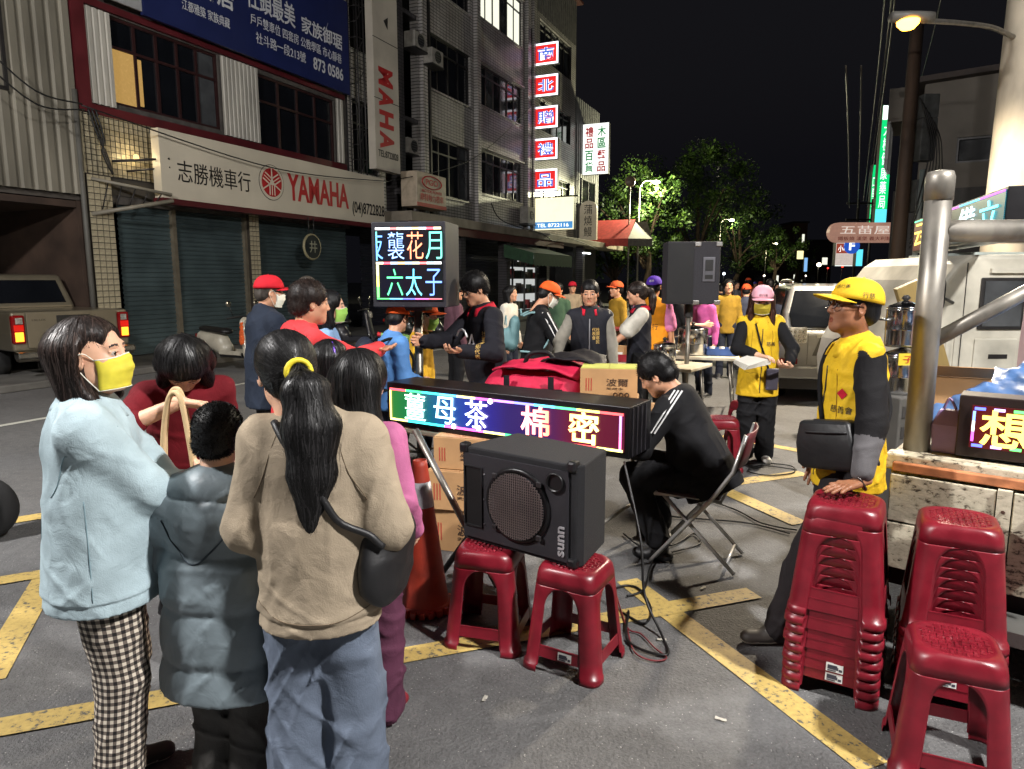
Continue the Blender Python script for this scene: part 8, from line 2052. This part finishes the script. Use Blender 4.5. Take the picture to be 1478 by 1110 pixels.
# 20 woman in pink cap
w20 = person('woman in pink cap, yellow mask and yellow vest sorting papers', (2.30, 6.42, 0), 190, 1.63, 1.06, hscale=1.1, head=(6, -14, 0), tone='fair', q=0, seed=49, under=dict(m=BLACKC, th=.014, arm_th=.026, sleeve=.86, name='shirt', hem=.84), top=dict(m=YV, hem=.66, th=.036, sleeve=0, name='vest', bell=.016, cr=.006), pants=dict(m=BLACKC, wide=.02), shoes=(206, 204, 196), hair=dict(style='long', m=HRED, strands=900, len=.22, front=True, free=True, vol=.006), cap=dict(m=C('cap_pink', (226, 168, 182), .8, .15)), mask=maskm('gold', (186, 166, 50)), collar=dict(m=YV, h=.03, fold=.045, gap=.9, r=.07), group=G2,
    wrist=dict(R=(.05, .30, 1.08), L=(-.22, .28, .98)), hint=dict(R=(1, -.4, -.5), L=(-1, -.4, -.5)), hands=dict(R=dict(d=(-.8, .5, -.1), n=(0, .1, -1), curl=.4), L=dict(d=(.7, .6, .1), n=(.3, -.3, 1), curl=.5)))
a_ = wb(w20, w20.S((.12, .36, 1.01))); o = thing('paper_stack', 'stack of white papers in the hands of the woman in the pink cap', 'papers', a_, rot=(R(14), R(-10), R(12)))
for k in range(5): MB().box((.004 * k, .003 * k, .008 * k), (.26, .18, .004), Matrix.Rotation(.05 * k, 3, 'Z')).build('sheet', PAPER, o)
o = thing('phone_pouch', 'small dark grey pouch hanging from the neck of the woman in the pink cap', 'pouch', wb(w20, w20.S((-.10, .185, .84))), w20.rz + math.pi); MB().b2((-.055, 0, -.10), (.055, .03, .10)).build('pouch_body', mat('pouch_grey', (62, 58, 72), .6), o, bevel=.012)
Mi = Matrix.Rotation(-(w20.rz + math.pi), 3, 'Z')
MB().tube([Mi @ (wb(w20, v) - o.location) for v in hug(w20, 'vest', [w20.S(v) for v in ((.06, .10, 1.36), (.03, .165, 1.22), (-.03, .185, 1.08), (-.09, .19, .93))], .006)], .008, 6).build('lanyard', BLACKC, o, smooth=True)
stamp('print', '慈善', BLK, w20, 'vest', w20.S((-.09, .17, 1.17)), (-.1, 1, 0), .04); stamp('print', '慈行善', BLK, w20, 'cap', tuple(w20.head_pts([(0, .12, .075)])[0]), tuple(w20.hM @ np3((0, 1, .3))), .024)
# 21 man in the yellow cap
YC = C('cap_yellow', (222, 182, 40), .75, .15); BLKS = C('black_sleeve', (22, 21, 23)); ARMW = C('arm_sleeve_grey', (92, 90, 92))
w21 = person('man in yellow cap, glasses and yellow vest leaning on the stack of stools', (1.565, 3.13, 0), -84, 1.69, 1.10, lean=1, head=(-4, 7, 0), tone='tan', q=0, seed=53, mouth=.004, hscale=1.05,
    under=dict(m=[BLKS, ARMW], th=.02, arm_th=.024, sleeve=.90, name='shirt', hem=.84, split=lambda Cc, P_: (np.linalg.norm(Cc - P_.S(P_.jt['wrL']), axis=1) < .20).astype(int)), top=dict(m=YV, hem=.76, th=.034, sleeve=0, name='vest', bell=.004, cr=.006), pants=dict(m=C('dark_trousers', (34, 30, 32)), th=.024), shoes=(70, 66, 62), sole=(190, 186, 172),
    hair=dict(style='short', m=HB, vol=.002), cap=dict(m=YC, brim=.078, tilt=4), glasses=mat('glasses_dark_red', (60, 16, 20), .25), collar=dict(m=YV, h=.035, fold=.05, gap=.9, r=.074), group='volunteers in yellow vests',
    wristW=dict(L=(1.455, 2.80, .838)), hint=dict(L=(-.5, -1, -.1)), hands=dict(L=dict(d=(-.45, 1, -.12), n=(.0, -.1, -1), curl=.10, spread=.12, thumb=.6)), J=dict(anL=(-.10, .30, .085), knL=(-.10, .18, .48)))
sbp = wb(w21, w21.S((-.15, .145, .99))); sba = w21.rz + R(36); o = thing('sling_bag', 'black sling bag with zip across the belly of the man in the yellow cap', 'bag', sbp, rot=(0, R(8), sba)); MB().loft([[(-.13 * w_, -.045 * w_, z_), (.13 * w_, -.045 * w_, z_), (.13 * w_, .045 * w_, z_), (-.13 * w_, .045 * w_, z_)] for w_, z_ in ((.92, -.115), (1.08, -.09), (1.1, 0), (.95, .09), (.85, .105))]).build('bag_body', BKB, o, bevel=.022, seg=3, smooth=True); MB().b2((-.10, -.062, -.085), (.11, -.046, .02)).build('front_pocket', BKB, o, bevel=.012)
oi = o.rotation_euler.to_matrix().inverted()
out_ = Matrix.Rotation(w21.rz, 3, 'Z') @ Vector((-.75, .55, 0)); sd_ = oi @ out_
MB().tube([Vector((x, 0, .055 - .02 * x)) + Vector((sd_.x, sd_.y, 0)).normalized() * (.060 - .5 * x * x) for x in np.linspace(-.10, .10, 9)], .004, 6).build('zip', mat('zip_dark', (60, 60, 62), .4, metal=.5), o, smooth=True)
for pts in ([(-.05, .16, 1.08), (.06, .16, 1.24), (.11, .06, 1.40), (.09, -.06, 1.40)], [(-.26, .02, 1.02), (-.20, -.12, 1.08), (-.06, -.17, 1.2), (.05, -.12, 1.36)]): MB().tube([oi @ (wb(w21, v) - sbp) for v in hug(w21, 'vest', [w21.S(v) for v in pts], .008)], .012, 6).build('strap', BLACKC, o, smooth=True)
stamp('print', '行慈', BLK, w21, 'cap', tuple(w21.head_pts([(-.10, -.015, .055)])[0]), tuple(w21.hM @ np3((-1, 0, .1))), .026, up=tuple(w21.hM @ np3((0, 0, 1)))); stamp('print', '慈行善', BLK, w21, 'cap', tuple(w21.head_pts([(-.05, .09, .09)])[0]), tuple(w21.hM @ np3((-.6, .8, .4))), .02)
stamp('print', '慈善會', BLK, w21, 'vest', w21.S((-.13, .10, 1.14)), (-.8, .6, 0), .032); stamp('emblem', '◆', RDC, w21, 'vest', w21.S((-.13, .10, 1.21)), (-.8, .6, 0), .05)
MB().tube([Vector(w21.S(w21.jt['wrL'])) + Vector((.031 * math.cos(a), .02 * math.sin(a), .031 * math.sin(a))) for a in np.linspace(0, 6.283, 17)[:-1]], .006, 6, closed=True).build('bracelet', mat('bead_dark', (50, 34, 30), .3), w21.o, smooth=True)
# tote bag hanging from the raised hand of the long-haired woman
wr = wb(w2, w2.S(w2.jt['wrR'])); o = thing('tote_bag', 'cream canvas tote bag hanging from the raised forearm at left', 'bag', (wr.x + .02, wr.y - .03, wr.z - .34), R(-18)); CANV = C('canvas_cream', (198, 172, 132))
g = SDF((-.2, -.12, -.36), (.2, .12, .1), .009); g.cone((0, 0, -.20), (0, 0, -.04), .17, .15, k=0, flat=((0, 1, 0), .35)); g.disp(waves(8, .007, 22, ridge=.8)); g.cut((0, 0, .02), (0, 0, 1)); V_, F_ = g.mesh(); mesh_obj('bag_body', V_, F_, CANV, o, True)
for y_, x_ in ((-.035, 0), (.035, -.06)): MB().tube(spline([(-.08 + x_, y_, 0), (-.07 + x_, y_, .2), (-.03 + x_, y_, .36), (.02 + x_, y_, .37), (.05 + x_, y_, .2), (.07 + x_, y_, 0)], 6), .010, 6).build('handle', CANV, o, smooth=True)
# background figures
person('man in beige jacket standing by the lit shop', at(826, 15), 170, 1.66, 1.0, tone='mid', q=2, seed=60, top=dict(m=C('beige_jacket', (150, 134, 112)), hem=.8), pants=dict(m=CHAR), hair=dict(style='short', m=HB), cap=dict(m=RDC), group=G3)
cr = [(1042, 17, 0, (30, 30, 34), None, 'black top'), (1062, 20, 150, (92, 94, 98), None, 'grey top'), (1080, 23, 30, (150, 70, 40), (220, 80, 40), 'brown jacket and orange cap'), (1098, 26, 200, (40, 40, 44), (200, 60, 40), 'dark jacket and red cap'), (1112, 15, 20, (34, 50, 120), None, 'blue jacket'), (1122, 21, 190, (180, 120, 40), None, 'ochre jacket'), (1131, 14.5, 10, (24, 24, 26), None, 'black coat, tall'), (1142, 25, 170, (60, 56, 60), None, 'slate coat'), (1152, 18, 0, (26, 26, 30), None, 'black coat near the silver car'),
      (1052, 30, 0, (120, 50, 60), None, 'dark pink top'), (1090, 34, 180, (70, 80, 90), (60, 60, 160), 'blue cap'), (1120, 36, 0, (44, 42, 44), None, 'dark coat, far off'), (1015, 14, 170, (100, 98, 96), None, 'pale grey top behind the pole speaker'), (885, 24, 100, (70, 40, 44), None, 'maroon coat among the scooters'), (1160, 30, 0, (60, 50, 46), None, 'brown coat beyond the silver car')]
for k, (px, Y, hd_, c_, cp_, d_) in enumerate(cr):
    person('distant bystander in %s' % d_, at(px, Y), hd_, 1.60 + .04 * (k * 7 % 5), 1.0, tone='mid', q=3, seed=70 + k, top=dict(m=C('crowd_%d' % k, c_), hem=.78), pants=dict(m=[NAVY, CHAR, BLACKC][k % 3]), hair=dict(style=['short', 'short', 'bob'][k % 3], m=HB), cap=dict(m=C('crowd_cap_%d' % k, cp_)) if cp_ else None, group=G3)

for k, (px, Y, hd_, c_, cp_, d_) in enumerate([(735, 10, 120, (190, 186, 176), None, 'white blouse between the seller and the man in the orange cap'), (806, 11.5, 200, (60, 84, 64), None, 'green jacket beside the man in the black vest'), (892, 10.5, 250, (150, 116, 36), (190, 80, 40), 'yellow vest and orange cap behind the man in the black vest'), (1052, 12, 190, (140, 110, 36), None, 'yellow vest beside the pole speaker'), (1078, 13, 20, (56, 60, 76), (216, 80, 40), 'slate jacket and orange cap above the pink cap'), (655, 9.5, 60, (90, 60, 70), None, 'plum jacket behind the seller')]):
    person('bystander in %s' % d_, at(px, Y), hd_, 1.62 + .03 * (k % 4), 1.0, tone='mid', q=2, seed=90 + k, top=dict(m=C('mid_%d' % k, c_), hem=.78), pants=dict(m=[NAVY, CHAR, BLACKC][k % 3]), hair=dict(style=['bob', 'short', 'short'][k % 3], m=HB), cap=dict(m=C('mid_cap_%d' % k, cp_)) if cp_ else None, group=G3)
# seams, pocket lines and zips on the nearest clothes
def sm_(n, c): return mat('stitch_' + n, c, .9, var=0)
s4 = sm_('beige', (96, 82, 64)); s1 = sm_('blue', (110, 134, 142)); s3 = sm_('grey', (48, 58, 66)); sy = sm_('yellow', (132, 96, 12))
for sx in (-1, 1):
    seam(w4, 'sweatshirt', [(sx * .07, -.07, 1.42), (sx * .12, -.12, 1.32), (sx * .17, -.12, 1.20)], s4)
    seam(w21, 'vest', [(sx * .10, .12, 1.32), (sx * .12, .15, 1.20), (sx * .14, .14, 1.08)], sy); seam(w20, 'vest', [(sx * .10, .14, 1.30), (sx * .12, .17, 1.15), (sx * .13, .17, .98)], sy)
    seam(w20, 'vest', [(sx * .05, .17, .90), (sx * .10, .17, .90), (sx * .15, .15, .90)], sy)
seam(w4, 'sweatshirt', [(-.19, -.08, .86), (-.1, -.18, .82), (.02, -.20, .81), (.12, -.17, .82), (.2, -.08, .85)], s4)
seam(w1p, 'jacket', [(.16, .02, 1.34), (.20, -.06, 1.30), (.19, -.10, 1.22), (.15, -.12, 1.16)], s1); seam(w1p, 'jacket', [(.20, -.02, 1.15), (.22, -.02, 1.0), (.22, -.02, .82)], s1); seam(w1p, 'jacket', [(0, -.18, 1.36), (0, -.20, 1.1), (0, -.22, .80)], s1)
seam(bo_, 'coat', [(-.15, -.10, 1.32), (-.10, -.19, 1.22), (0, -.21, 1.17), (.10, -.19, 1.22), (.15, -.10, 1.32)], s3, .003)
seam(w21, 'vest', [(-.02, .16, 1.33), (-.01, .18, 1.15), (0, .18, .95), (0, .18, .80)], mat('zip_dark', (60, 60, 62)), .004, 'zip'); seam(w20, 'vest', [(.0, .16, 1.32), (0, .19, 1.1), (0, .19, .90), (0, .19, .70)], mat('zip_dark', (60, 60, 62)), .004, 'zip')
